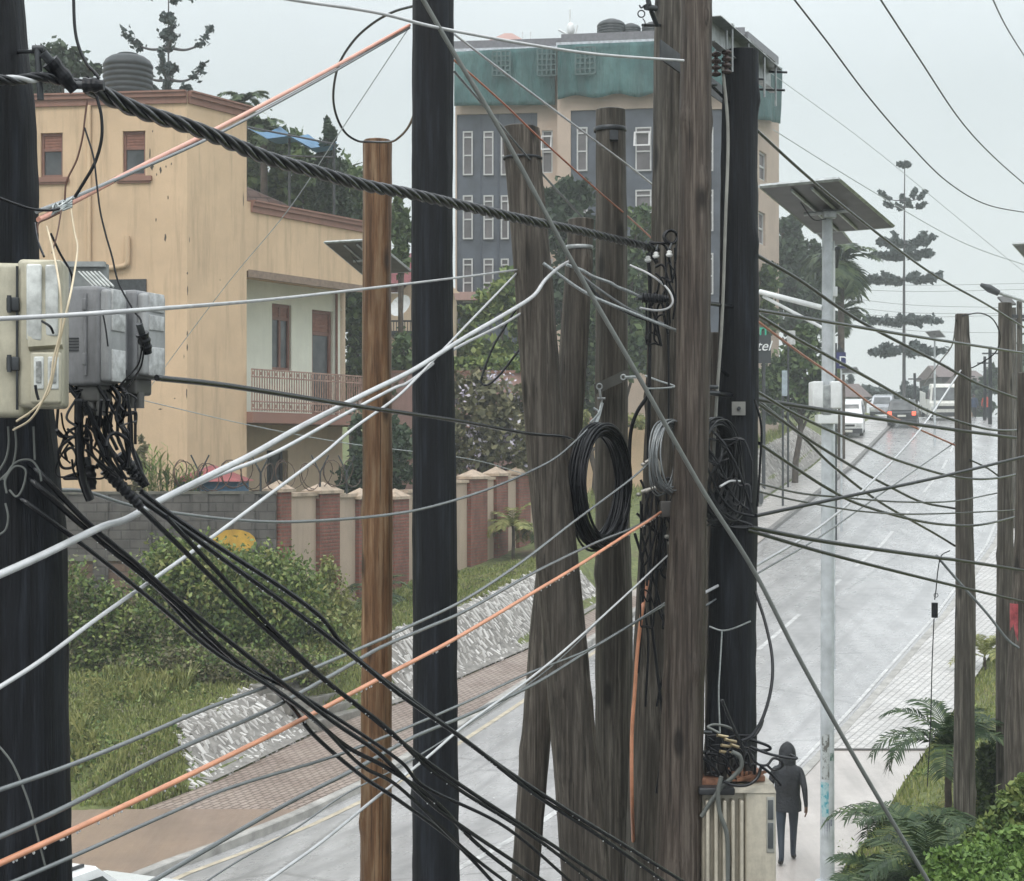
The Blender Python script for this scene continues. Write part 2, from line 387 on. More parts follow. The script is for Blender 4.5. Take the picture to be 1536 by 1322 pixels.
# ================================================================ SETTING
def rows(d0, d1, st): 
    n = max(1, int(round((d1 - d0) / st))); return [d0 + (d1 - d0) * i / n for i in range(n + 1)]
DD = rows(-30, 20, 5)[:-1] + rows(20, 130, .6)[:-1] + rows(130, 420, 12)
def strip(name, mat, ds, fs, parent=None, smooth=True, uv=False):
    """sheet over rows ds; fs(d) returns the list of points across"""
    mb = MB(); vs = []; n = None
    for d in ds:
        p = fs(d); n = len(p); vs += p
    fsx = [(i * n + k, i * n + k + 1, (i + 1) * n + k + 1, (i + 1) * n + k) for i in range(len(ds) - 1) for k in range(n - 1)]
    mb.add(vs, fsx, smooth); o = mb.build(name, mat, parent)
    if uv:
        l = o.data.uv_layers.new(name='UVMap'); us = []
        for f in o.data.polygons:
            for li in f.loop_indices:
                vi = o.data.loops[li].vertex_index; r_, c_ = divmod(vi, n); l.data[li].uv = (8.0 * c_ / (n - 1), ds[r_] * 1.12)
    return o
LS = [260, 120, 60, 40, 30, 24, 20, 17, 15, 13, 11.5, 10, 9, 8, 7.2, 6.5, 5.9, 5.3, 4.7, 4.2, 3.7, 3.2, 2.7, 2.2, 1.7, 1.2, .6, .15]
RS = [.15, .8, 1.5, 2.0, 2.6, 3.2, 4, 5, 6.5, 8, 10, 13, 18, 26, 40, 70, 150, 260]
def grow(d):
    l, r, z = le(d), re_(d), zr(d); out = []
    for s in LS:
        h = hleft(min(s, 60), d); inpave = s < sp(d)
        out.append((l - s, d, z + (.14 + h if not inpave else -.02)))
    for k in range(1, 4): out.append((l + (r - l) * k / 4, d, z - .08))
    for s in RS:
        out.append((r + s, d, zg(r + s, d) if s > 2.05 else z - .02))
    return out
struct(strip('ground', M_GROUND, DD, grow))
struct(strip('road', M_ROAD, DD, lambda d: [(le(d) + (re_(d) - le(d)) * k / 8, d, zr(d) + .03 * math.sin(math.pi * k / 8)) for k in range(9)], uv=True))
for nm, f_ in (('bounce_cut_sheet', lambda d: [(re_(d) + .25 + k * 6, d, .16) for k in range(8)]), ('bounce_cut_sheet_left', lambda d: [(le(d) - .25 - k * 6, d, .165) for k in range(7, -1, -1)])):  # unseen dark sheets added near the camera to cut green bounce on the cables
    struct(strip(nm, simple('bounce_cut_dark', (.05, .05, .05), .5, var=.3, scale=1), rows(-30, 17.5, 2), f_))
def kerbstrip(name, side, mat=M_KERB):
    def f(d):
        z = zr(d)
        if side < 0:
            x = le(d); return [(x - .17, d, z + .147), (x - .02, d, z + .147), (x, d, z + .13), (x + .01, d, z - .05)]
        x = re_(d); return [(x - .01, d, z - .05), (x, d, z + .13), (x + .02, d, z + .147), (x + .2, d, z + .147)]
    return struct(strip(name, mat, rows(14, 47 if side < 0 else 125, .6), f, smooth=False))
kerbstrip('kerb_left', -1); kerbstrip('kerb_right', 1)
# pavement left: driveway (nearest), brick pavers
def pav(name, mat, d0, d1, side, w0, w1fn, dz=.14, st=.5):
    def f(d):
        z = zr(d) + dz
        if side < 0: return [(le(d) - w0 - (w1fn(d) - w0) * k / 4, d, z) for k in range(4, -1, -1)]
        return [(re_(d) + w0 + (w1fn(d) - w0) * k / 4, d, z) for k in range(5)]
    return struct(strip(name, mat, rows(d0, d1, st), f))
pav('driveway', M_DRIVE, 14, 27.3, -1, .17, lambda d: 14.0, .145)
pav('pavement_left', M_PAVE, 27.3, 47, -1, .17, lambda d: sp(d) + .02)
pav('pavement_junction', M_RAMP, 47, 59, -1, -.02, lambda d: 9.0, .04)
pav('pavement_left_far', M_PAVE2, 59, 125, -1, .0, lambda d: sp(d) + .02, .1)
pav('pavement_right_ramp', M_RAMP, 18, 31.2, 1, .2, lambda d: 2.05, .135)
pav('pavement_right', M_PAVE2, 31.2, 125, 1, .2, lambda d: 2.05, .142)
# drain step line across the right pavement
mb = MB(); d = 31.2; mb.box(re_(d) + .2, re_(d) + 2.05, d - .12, d, zr(d) + .02, zr(d) + .15); struct(mb.build('pavement_edge', simple('dark_joint', (.08, .075, .07))))
# markings
mb = MB()
def mark(mb, fn, d0, d1, w, dz=.034):
    ds = rows(d0, d1, .6); vs = []
    for d in ds:
        x = fn(d); vs += [(x - w / 2, d, zr(d) + dz), (x + w / 2, d, zr(d) + dz)]
    mb.add(vs, [(2 * i, 2 * i + 1, 2 * i + 3, 2 * i + 2) for i in range(len(ds) - 1)])
mid = lambda d: le(d) + (re_(d) - le(d)) * .53
for a, b_ in ((22, 30), (33, 37.5), (40.5, 45), (48, 50.2), (52.5, 60), (64, 65.2), (67.5, 68.6), (71, 76), (80, 84), (88, 92), (97, 101)): mark(mb, mid, a, b_, .13)
struct(mb.build('lane_markings', M_LINE))
mb = MB(); mark(mb, lambda d: le(d) + .35, 18, 46.5, .12, .012); struct(mb.build('edge_line_left', M_YLINE))
mb = MB(); mark(mb, lambda d: re_(d) - .25, 16, 120, .09, .012); struct(mb.build('edge_line_right', M_LINE))
struct(strip('kerb_far_left', simple('shaded_kerb', (.16, .155, .15), .6), rows(59, 120, .6), lambda d: [(le(d) - .2, d, zr(d) + .13), (le(d), d, zr(d) + .13), (le(d) + .02, d, zr(d) - .05)], smooth=False))  # kerb shading is put into this darker base colour
# stone pitched embankments
def embank(name, d0, d1, skip=None):
    bed = MB(); st = MB(); ds = rows(d0, d1, .5)
    def pt(d, t, up=.0):
        s = sp(d) + EW * t; return Vector((le(d) - s, d, zr(d) + .15 + embA(d) * smooth(0, 1, t) + up))
    vs = []; n = 7
    for d in ds: vs += [pt(d, k / 6, .03) for k in range(n)]
    keep = [(i * n + k, i * n + k + 1, (i + 1) * n + k + 1, (i + 1) * n + k) for i in range(len(ds) - 1) for k in range(n - 1) if ds[i] > d0 + 1.8 * k / 6 and not (skip and skip[0] + 1.6 * k / 6 < ds[i] < skip[1] + 1.8 * k / 6)]
    bed.add(vs, keep, True)
    d = d0
    while d < d1:
        if True:
            t = 0.03
            while t < .97:
                dt = random.uniform(.10, .17); dd = random.uniform(.07, .15); 
                c = pt(d + random.uniform(-.04, .04), t + dt / 2) if True else None
                if not (d0 + 1.8 * t < d + 0 and not (skip and skip[0] + 1.6 * t - 1.2 * (1 - t) * 0 < d < skip[1] + 1.8 * t)): t += dt; continue
                a = (pt(d, t + dt) - pt(d, t)) ; b_ = (pt(d + dd, t) - pt(d, t))
                nrm = b_.cross(a).normalized(); 
                if nrm.z < 0: nrm = -nrm
                a = a * random.uniform(.7, 1.5) + b_ * random.uniform(-.1, 1.3); b_ = b_ * random.uniform(.35, .8)
                h = random.uniform(.015, .045); tl = random.uniform(-.04, .05)
                p = [c - a / 2 - b_ / 2, c + a / 2 - b_ / 2, c + a / 2 + b_ / 2, c - a / 2 + b_ / 2]
                q = [x + nrm * (h + (tl if i in (1, 2) else -tl)) + (c - x) * random.uniform(.1, .3) for i, x in enumerate(p)]
                st.add(p + q, [(4, 5, 6, 7), (0, 1, 5, 4), (1, 2, 6, 5), (2, 3, 7, 6), (3, 0, 4, 7)])
                t += dt * random.uniform(.9, 1.1)
        d += .115 if d < 60 else .3
    o = bed.build(name, M_MORTAR); struct(o); s_ = st.build('pitching_stones', M_STONE, o); 
embank('stone_embankment', 28.4, 46.5, (32.3, 34.4))
embank('stone_embankment_far', 60, 91)
# stepped drain in the gap of the embankment
mb = MB()
for k in range(5):
    dd = 33.3; s = sp(dd) + .28 * k
    mb.M = frame_M((le(dd) - s, dd, zr(dd) + .15 + embA(dd) * k / 5), R(-27)); mb.rbox(-.28, 0.04, -1.0, 1.0, -.1, .14 + .02 * random.random(), .02)
mb.M = None; struct(mb.build('embankment_steps', simple('wet_grey_concrete', (.20, .19, .17), .45, var=.5, scale=3, bmp=.01)))
# ================================================================ WORLD AND LIGHT
w = bpy.data.worlds.new('World'); sc.world = w; w.use_nodes = True; nt = w.node_tree
bg = nt.nodes['Background']
sky = nt.nodes.new('ShaderNodeTexSky'); sky.sky_type = 'NISHITA'; sky.sun_disc = False
sky.sun_elevation = R(52); sky.sun_rotation = R(200); sky.dust_density = 5; sky.air_density = 1.2
g = nt.nodes.new('ShaderNodeTexCoord'); sx = nt.nodes.new('ShaderNodeSeparateXYZ'); nt.links.new(g.outputs['Generated'], sx.inputs[0])
over = ramp(nt, sx.outputs['Z'], [(0.0, (5.7, 6.0, 6.0)), (.22, (5.3, 5.75, 5.85)), (.5, (10.2, 10.8, 11.1)), (1.0, (18.5, 19.2, 19.6))])
cn = noise_(nt, g.outputs['Generated'], 1.6, 4, .5)
over = mixc(nt, 1.0, over, ramp(nt, cn, [(.32, (.84,) * 3), (.66, (1.08,) * 3)]), 'MULTIPLY')
o_ = mixc(nt, .12, over, sky.outputs[0])
nt.links.new(o_, bg.inputs['Color']); bg.inputs['Strength'].default_value = .1
sun = bpy.data.lights.new('sun', 'SUN'); sun.energy = .7; sun.angle = R(20); sun.color = (1, .97, .93)
so = bpy.data.objects.new('sun', sun); COL.objects.link(so)
az = R(200); so.rotation_euler = Vector((math.sin(az) * math.cos(R(52)), math.cos(az) * math.cos(R(52)), math.sin(R(52)))).to_track_quat('Z', 'Y').to_euler()
# haze
def haze(dens):
    mb = MB(); mb.box(-300, 330, -40, 460, -3, 75)
    m = bpy.data.materials.new('haze'); m.use_nodes = True; nt = m.node_tree; nt.nodes.remove(nt.nodes['Principled BSDF'])
    v = nt.nodes.new('ShaderNodeVolumePrincipled'); v.inputs['Color'].default_value = (.86, .91, .93, 1); v.inputs['Density'].default_value = dens
    nt.links.new(v.outputs[0], nt.nodes['Material Output'].inputs['Volume'])
    o = mb.build('haze', m); o['kind'] = 'stuff'
HAZE = .0012
if HAZE: haze(HAZE)
vs = sc.view_settings; vs.view_transform = 'Standard'; vs.look = 'None'; vs.exposure = .55; vs.gamma = 1
cy = sc.cycles; cy.max_bounces = 6; cy.diffuse_bounces = 2; cy.glossy_bounces = 2; cy.transmission_bounces = 2; cy.volume_bounces = 1; cy.transparent_max_bounces = 8
cy.use_denoising = True; cy.use_adaptive_sampling = True; cy.adaptive_threshold = .02; cy.caustics_reflective = False; cy.caustics_refractive = False
# ================================================================ PLANE HELPER
class PL:
    """vertical plane: origin o (x,y), unit direction u, outward normal n (towards the viewer)"""
    def __init__(s, o, u, flip=False):
        s.o = Vector((o[0], o[1], 0)); s.u = Vector((u[0], u[1], 0)).normalized()
        s.n = Vector((s.u.y, -s.u.x, 0)) * (-1 if flip else 1)
    def pt(s, a, z, n=0): p = s.o + s.u * a + s.n * n; return Vector((p.x, p.y, z))
    def s_at(s, px):
        k = (px - CX) / F; return (k * s.o.y - s.o.x) / (s.u.x - k * s.u.y)
    def d_at(s, px): return s.pt(s.s_at(px), 0).y
    def z_at(s, px, py): return EYE - (py - HY) / F * s.d_at(px)
    def box(s, mb, a0, a1, z0, z1, n0, n1):
        q = [s.pt(a0, z0, n1), s.pt(a1, z0, n1), s.pt(a1, z0, n0), s.pt(a0, z0, n0)]
        mb.hexa(q + [p + Vector((0, 0, z1 - z0)) for p in q]); return mb
    def wall(s, mb, a0, a1, z0, z1, holes, t=.2):
        A = sorted({a0, a1} | {h[0] for h in holes} | {h[1] for h in holes}); Z = sorted({z0, z1} | {h[2] for h in holes} | {h[3] for h in holes})
        A = [a for a in A if a0 <= a <= a1]; Z = [z for z in Z if z0 <= z <= z1]
        for i in range(len(A) - 1):
            for j in range(len(Z) - 1):
                ca, cz = (A[i] + A[i + 1]) / 2, (Z[j] + Z[j + 1]) / 2
                if any(h[0] < ca < h[1] and h[2] < cz < h[3] for h in holes): continue
                mb.quad(s.pt(A[i], Z[j]), s.pt(A[i + 1], Z[j]), s.pt(A[i + 1], Z[j + 1]), s.pt(A[i], Z[j + 1]))
        for h in holes:
            a, b, c, d = h
            mb.quad(s.pt(a, c), s.pt(a, c, -t), s.pt(b, c, -t), s.pt(b, c)); mb.quad(s.pt(a, d), s.pt(b, d), s.pt(b, d, -t), s.pt(a, d, -t))
            mb.quad(s.pt(a, c), s.pt(a, d), s.pt(a, d, -t), s.pt(a, c, -t)); mb.quad(s.pt(b, c), s.pt(b, c, -t), s.pt(b, d, -t), s.pt(b, d))
        return mb
def window(pl, a0, a1, z0, z1, par, fm=M_FRAMEW, fw=.06, t=.2, bars=(), blind=0, mull=(), gm=None, name='window', label=None):
    mb = MB(); n0, n1 = -t, -t + .07
    pl.box(mb, a0, a0 + fw, z0, z1, n0, n1); pl.box(mb, a1 - fw, a1, z0, z1, n0, n1)
    pl.box(mb, a0 + fw, a1 - fw, z0, z0 + fw, n0, n1); pl.box(mb, a0 + fw, a1 - fw, z1 - fw, z1, n0, n1)
    for b in bars:
        z = z0 + (z1 - z0) * b; pl.box(mb, a0 + fw, a1 - fw, z - fw / 2, z + fw / 2, n0 + .005, n1 - .005)
    for b in mull:
        a = a0 + (a1 - a0) * b; pl.box(mb, a - fw / 2, a + fw / 2, z0 + fw, z1 - fw, n0 + .01, n1 - .01)
    w_ = mb.build(name, fm, par)
    if label: w_['label'] = label
    g_ = MB(); pl.box(g_, a0, a1, z0, z1, -t - .03, -t + .01); g_.build('pane', gm or M_GLASS, w_)
    if blind:
        g_ = MB(); pl.box(g_, a0 + fw, a1 - fw, z1 - (z1 - z0) * blind, z1 - fw, -t + .015, -t + .035)
        for k in range(5):
            z = z1 - (z1 - z0) * blind + k * (z1 - z0) * blind / 5.5; pl.box(g_, a0 + fw + .01, a1 - fw - .01, z, z + .04, -t + .036, -t + .05)
        g_.build('blind', M_CURT, w_)
    return w_
# ================================================================ TAN HOUSE
C0 = Vector((-9.2, 46.0)); zt = 16.5; gz = 1.5
house = thing('house', 'tan plastered house with a recessed balcony and red-brown parapet trim, behind the boundary wall', 'house', (-9.2, 50, gz))
FL = PL((C0.x - 16, C0.y + 16 * .12), (1, -.12))
Lf = 16 * math.sqrt(1 + .12 ** 2)
FR = PL(C0, (.557, .83))
wins = []
for (xa, ya, xb, yb) in ((61, 200, 94, 266), (184, 197, 218, 264)):
    wins.append((FL.s_at(xa), FL.s_at(xb), FL.z_at(xa, yb), FL.z_at(xa, ya)))
mb = MB(); FL.wall(mb, 0, Lf, gz, zt, wins, .16)
FR.wall(mb, 0, 2.43, gz, zt, [], .2)
# wing upper band, its soffit, side returns, recessed wall
mb.quad(FR.pt(2.43, 11.7), FR.pt(8.9, 11.7), FR.pt(8.9, 13.75), FR.pt(2.43, 13.75))
mb.quad(FR.pt(8.9, 11.7), FR.pt(8.9, 11.7, -6), FR.pt(8.9, 13.75, -6), FR.pt(8.9, 13.75))
mb.quad(FR.pt(2.43, 11.7), FR.pt(2.43, 11.7, -3), FR.pt(8.9, 11.7, -3), FR.pt(8.9, 11.7))
mb.quad(FR.pt(2.43, gz), FR.pt(2.43, gz, -9), FR.pt(2.43, zt, -9), FR.pt(2.43, zt))
mb.quad(FL.pt(0, zt - .6), FL.pt(Lf, zt - .6), FR.pt(2.43, zt - .6), FR.pt(2.43, zt - .6, -9))
mb.quad(FR.pt(2.43, 13.3), FR.pt(8.9, 13.3), FR.pt(8.9, 13.3, -6), FR.pt(2.43, 13.3, -6))
mb.quad(FL.pt(0, gz), FL.pt(0, zt), FL.pt(0, zt, -9), FL.pt(0, gz, -9))
mb.build('wall', M_TAN, house)
BW = PL((FR.pt(0, 0, -1.6).x, FR.pt(0, 0, -1.6).y), (.557, .83))
hw = [(BW.s_at(408), BW.s_at(437), 8.95, 11.05), (BW.s_at(468), BW.s_at(499), 7.55, 11.0)]
mb = MB(); BW.wall(mb, 2.43, 8.75, 7.5, 11.7, hw, .15); mb.quad(BW.pt(8.75, 7.5), BW.pt(8.75, 7.5, -6), BW.pt(8.75, 11.7, -6), BW.pt(8.75, 11.7)); mb.build('recessed_wall', M_MINT, house)
lw = [(BW.s_at(400), BW.s_at(432), gz, 6.4)]
mb = MB(); BW.wall(mb, 2.43, 8.75, gz, 7.2, lw, .3); mb.quad(BW.pt(8.75, gz), BW.pt(8.75, gz, -6), BW.pt(8.75, 7.2, -6), BW.pt(8.75, 7.2)); mb.build('ground_floor_wall', M_TAN2, house)
for h in wins:
    wd = window(FL, *h, house, M_BROWNF, .07, .16, (.62,), .36)
for h in wins:
    mb = MB(); FL.box(mb, h[0] - .2, h[1] + .2, h[2] - .16, h[2] - .02, .002, .10); FL.box(mb, h[0] - .14, h[1] + .14, h[2] - .22, h[2] - .16, .002, .06); mb.build('window_sill', M_BAND, house)
window(BW, *hw[0], house, M_BROWNF, .09, .15, (.78,), .2, (.5,))
dr = window(BW, *hw[1], house, M_BROWNF, .12, .15, (.12, .78,), .2, (), name='balcony_door')
window(BW, lw[0][0], lw[0][1], lw[0][2], lw[0][3], house, M_DSTEEL, .1, .3, (.5,), 0, (.5,), name='ground_floor_gate')
# trims
def trim(pl, mb, a0, a1, z, e0=0, e1=0):
    pl.box(mb, a0 - e0, a1 + e1, z - .30, z - .12, .002, .07); pl.box(mb, a0 - e0, a1 + e1, z - .12, z, .0, .14); pl.box(mb, a0 - e0, a1 + e1, z, z + .05, -.2, .19)
mb = MB(); trim(FL, mb, 0, Lf, zt, 0, .0); trim(FR, mb, .02, 2.5, zt + .003); trim(FR, mb, 2.6, 8.95, 13.75)
mb.build('parapet_trim', M_BAND, house)
mb = MB(); FR.box(mb, 2.43, 9.0, 7.2, 7.52, -1.6, .25); mb.build('balcony_slab', M_BAND, house)
mb = MB(); FR.box(mb, 2.5, 8.85, 11.52, 11.74, -.1, .01); mb.build('soffit_lip', simple('grimy_trim', (.22, .16, .12), .7), house)
# balcony railing with little balusters
mb = MB()
def rail(pl, mb, a0, a1, n, z0=7.55, z1=8.78):
    for z in (z0 + .05, z0 + .28, z1 - .22, z1): pl.box(mb, a0, a1, z - .02, z + .02, n - .02, n + .02)
    k = a0
    while k < a1: pl.box(mb, k, k + .03, z0, z1, n - .012, n + .012); k += .11
    k = a0 + .05
    while k < a1 - .1:
        for z in (z0 + .16, z1 - .11): pl.box(mb, k, k + .05, z - .05, z + .05, n - .01, n + .01)
        k += .165
rail(FR, mb, 2.45, 8.95, .18)
SD = PL((FR.pt(8.95, 0, .18).x, FR.pt(8.95, 0, .18).y), (-FR.n.x, -FR.n.y)); rail(SD, mb, 0, 1.7, 0)
mb.build('balcony_railing', simple('rail_paint', (.34, .22, .175), .6, .1, .35, 8), house)
mb = MB()
FR.box(mb, 8.3, 8.55, gz, 7.2, -.35, -.1); FR.box(mb, 8.62, 8.9, 7.52, 11.7, -1.85, -1.6); mb.build('column', M_TAN2, house)
mb = MB(); mb.cyl(BW.pt(8.35, 7.5, .08), BW.pt(8.35, 11.6, .08), .045, 8); mb.build('downpipe', M_BAND, house)
mb = MB()
x = FL.s_at(135); mb.cyl(FL.pt(x, gz, .07), FL.pt(x, zt - .3, .07), .06, 10)
x = FL.s_at(193); mb.tube(catmull([FL.pt(x, FL.z_at(193, 355), .1), FL.pt(x, FL.z_at(193, 385), .1), FL.pt(x - .05, FL.z_at(193, 398), .1), FL.pt(x - .4, FL.z_at(193, 402), .1), FL.pt(x - .9, FL.z_at(193, 404), .1)]), .075, 10)
mb.build('wall_pipe', M_TAN, house)
mb = MB(); FL.box(mb, FL.s_at(150), FL.s_at(220), FL.z_at(150, 440), FL.z_at(150, 420), .003, .06); FL.box(mb, FL.s_at(150), FL.s_at(220), FL.z_at(150, 540), FL.z_at(150, 440), .003, .02); mb.build('lower_shutter', M_DSTEEL, house)
# dark run-off stains on the plaster
st_ = MB()
def blot(pl, px, py, w, h):
    a, z = pl.s_at(px), pl.z_at(px, py); n = 9; k = pl.d_at(px) / F
    q = [pl.pt(a + w * k * math.cos(i * 6.283 / n) * random.uniform(.5, 1.2), z + h * k * math.sin(i * 6.283 / n) * random.uniform(.6, 1.2), .004) for i in range(n)]
    st_.add(q, [tuple(range(n))])
for px, py, w, h in ((225, 230, 1.5, 9), (228, 250, 2.5, 7), (241, 256, 2, 5), (235, 262, 1, 3), (249, 250, 1, 2), (257, 246, 1.5, 2), (229, 197, 1, 2), (217, 180, 1.5, 2), (252, 297, 1.2, 3), (248, 357, 2, 6), (234, 330, 1, 3), (281, 410, 1, 3), (281.5, 436, .9, 8), (281, 500, 1, 5), (281, 521, 1, 6), (280, 590, 1.2, 8), (276, 535, .7, 3), (262, 598, 1.5, 1), (240, 614, 3.5, 1)): blot(FL, px, py, w, h)
for px, py, w, h in ((284, 360, .8, 5), (296, 485, 1.5, 1.2), (330, 420, .7, 2), (365, 300, .8, 12)): blot(FR, px, py, w, h)
st_.build('dark_stains', simple('black_mould', (.07, .055, .045), .8), house)
# water tank on the house roof
def tank(name, label, c, r, h, group=None):
    t = thing(name, label, 'water tank', c, group); mb = MB(); pr = [(r, 0)]
    n = 6
    for k in range(n):
        z0 = h * .78 * k / n; z1 = h * .78 * (k + 1) / n; pr += [(r, z0 + .01), (r * 1.03, z0 + (z1 - z0) * .3), (r * 1.03, z0 + (z1 - z0) * .65), (r * .985, z1 - .01)]
    pr += [(r * .93, h * .84), (r * .72, h * .93), (r * .45, h * .95), (.0005 + r * .45, h * .96)]
    mb.lathe(c, pr, 28); mb.build('tank_body', simple('black_tank_plastic', (.018, .024, .028), .5, var=.3), t)
    mb = MB(); mb.lathe((c[0], c[1], c[2] + h * .955), [(r * .46, 0), (r * .48, h * .03), (r * .4, h * .06), (.01, h * .07)], 20); mb.build('tank_lid', simple('black_tank_plastic', (.03, .035, .04)), t)
    return t
p = P(192, 140, 50); tank('water_tank', 'black ribbed plastic water tank on the roof of the tan house', (p.x, p.y, 17.3), .74, 1.28)
# roof terrace canopy behind the house
ct = thing('roof_canopy', 'blue fabric canopy on thin posts over the roof of the tan house', 'canopy', P(430, 300, 56))
mb = MB(); cs = [P(368, 190, 54), P(420, 190, 60), P(505, 213, 60), P(500, 218, 54)]; n = 8; vs = []
for i in range(n + 1):
    for j in range(n + 1):
        u, v = i / n, j / n; p = cs[0].lerp(cs[3], u).lerp(cs[1].lerp(cs[2], u), v); p = p + Vector((0, 0, -.25 * math.sin(math.pi * u * 2) ** 2 - .2 * math.sin(math.pi * v))); vs.append(p)
mb.add(vs, [(i * (n + 1) + j, i * (n + 1) + j + 1, (i + 1) * (n + 1) + j + 1, (i + 1) * (n + 1) + j) for i in range(n) for j in range(n)], True)
mb.add([v - Vector((0, 0, .02)) for v in vs], [(i * (n + 1) + j, (i + 1) * (n + 1) + j, (i + 1) * (n + 1) + j + 1, i * (n + 1) + j + 1) for i in range(n) for j in range(n)], True)
mb.build('canopy_sheet', simple('blue_canopy', (.04, .15, .28), .6, var=.3), ct)
for px, py in ((434, 200), (501, 215)):
    mb = MB(); a = P(px, py, 54.5); mb.cyl(a, (a.x, a.y, 13.3), .045, 8); mb.build('post', M_DSTEEL, ct)
mb = MB(); mb.cyl(P(368, 232, 54), P(500, 236, 54), .03, 6); mb.cyl(P(368, 190, 54), P(500, 216, 54), .035, 6); mb.build('canopy_frame', M_DSTEEL, ct)
# small shingled roof seen behind the parapet
t = thing('distant_house', 'dark shingled roof slope showing just behind the tan house parapet', 'house', P(410, 330, 56))
mb = MB(); a, b_, c, e = P(366, 280, 56), P(430, 308, 56), P(470, 330, 55), P(366, 330, 55); a2, b2 = P(366, 278, 62), P(430, 306, 62)
mb.add([a, b_, c, e, a2, b2], [(3, 2, 1, 0), (0, 1, 5, 4)]); mb.build('roof', bricks('shingles', (.2, .13, .11), (.13, .085, .075), (.05, .035, .03), .5, .28), t)
# ================================================================ BOUNDARY WALLS
WT = [(415, 39.6), (430, 40), (600, 45), (720, 50), (790, 54), (830, 57)]
def wp(px):
    d = lerp_tab(WT, px); return Vector(((px - CX) / F * d, d))
bwall = thing('boundary_wall', 'cream boundary wall with red brick pillars and stone copings running up along the road', 'wall', (wp(600).x, wp(600).y, 2))
ptop = [(415, 474, 746), (474, 533, 748), (533, 608, 756), (608, 680, 740), (680, 726, 725), (726, 772, 720), (772, 830, 718)]
pil = [(415, 431), (474, 504), (533, 556), (586, 608), (646, 662), (701, 726), (740, 757), (774, 791)]
cap = MB()
for x0, x1, y in ptop:
    a, b_ = wp(x0), wp(x1); pl = PL(a, b_ - a); L = (b_ - a).length; z1 = EYE - (y - HY) / F * a.y
    mb = MB(); pl.box(mb, 0, L - .005, z1 - 4.2, z1, -.2, 0); mb.build('wall_panel', M_CREAM, bwall)
    pl.box(cap, 0, L - .005, z1 + .002, z1 + .09, -.28, .08)
cap.build('coping', simple('weathered_coping', (.42, .33, .25), .7, var=.4, scale=3), bwall)
for x0, x1 in pil:
    a, b_ = wp(x0), wp(x1); pl = PL(a, b_ - a); L = (b_ - a).length
    y = next(q[2] for q in ptop if q[0] <= (x0 + x1) / 2 <= q[1]); z1 = EYE - (y - HY) / F * a.y + .12
    mb = MB(); pl.box(mb, 0, L, z1 - 4.3, z1, -.32, .12); o = mb.build('brick_pillar', M_BRICK, bwall)
    mb = MB(); pl.box(mb, -.07, L + .07, z1 + .002, z1 + .08, -.4, .2)
    q = [pl.pt(-.05, z1 + .08, .18), pl.pt(L + .05, z1 + .08, .18), pl.pt(L + .05, z1 + .08, -.38), pl.pt(-.05, z1 + .08, -.38), pl.pt(L / 2, z1 + .3, -.1)]
    mb.add(q, [(0, 1, 4), (1, 2, 4), (2, 3, 4), (3, 0, 4)]); mb.build('pillar_cap', simple('weathered_coping', (.42, .33, .25)), o)
gw = thing('block_wall', 'dark grey mossy concrete block wall left of the cream boundary wall', 'wall', (P(250, 700, 38.7).x, 38.7, 2))
GW = PL((P(-400, 0, 38.2).x, 38.2), (P(414, 0, 39.5).x - P(-400, 0, 38.2).x, 1.3))
Lg = GW.s_at(414); mb = MB(); zt_ = EYE - (742 - HY) / F * 39
mb2 = MB(); GW.box(mb2, 0, Lg, zt_ - 1.55, zt_, -.2, .0); mb2.build('upper_blocks', M_BLOCK, gw)
mb2 = MB(); GW.box(mb2, 0, Lg, zt_ - 5, zt_ - 1.553, -.2, .003); mb2.build('lower_blocks', M_BLOCKB, gw)
mb2 = MB(); GW.box(mb2, 0, Lg + .02, zt_ + .002, zt_ + .07, -.24, .04); GW.box(mb2, 0, Lg, zt_ - 1.6, zt_ - 1.45, .004, .05); mb2.build('coping', simple('mossy_concrete', (.13, .125, .105), .8, var=.5, scale=3), gw)
for px in (60, 140, 205, 290, 360):
    mb2 = MB(); a = GW.s_at(px); GW.box(mb2, a, a + .35, zt_ - 5, zt_ + .001, .001, .06); mb2.build('pier', M_BLOCK, gw)
mb2 = MB(); a0, a1 = GW.s_at(318), GW.s_at(384); vs = [GW.pt(a0 + (a1 - a0) * (.5 + .5 * math.cos(w)), zt_ - 1.15 + .30 * math.sin(w), .065) for w in [k * math.pi / 8 for k in range(16)]]
mb2.add(vs, [tuple(range(16))]); vs2 = [v - GW.n * .06 for v in vs]; mb2.add(vs + vs2, [(i, (i + 1) % 16, 16 + (i + 1) % 16, 16 + i) for i in range(16)]); mb2.build('yellow_paint_patch', simple('ochre_paint', (.5, .30, .05), .7, var=.35, scale=3), gw)
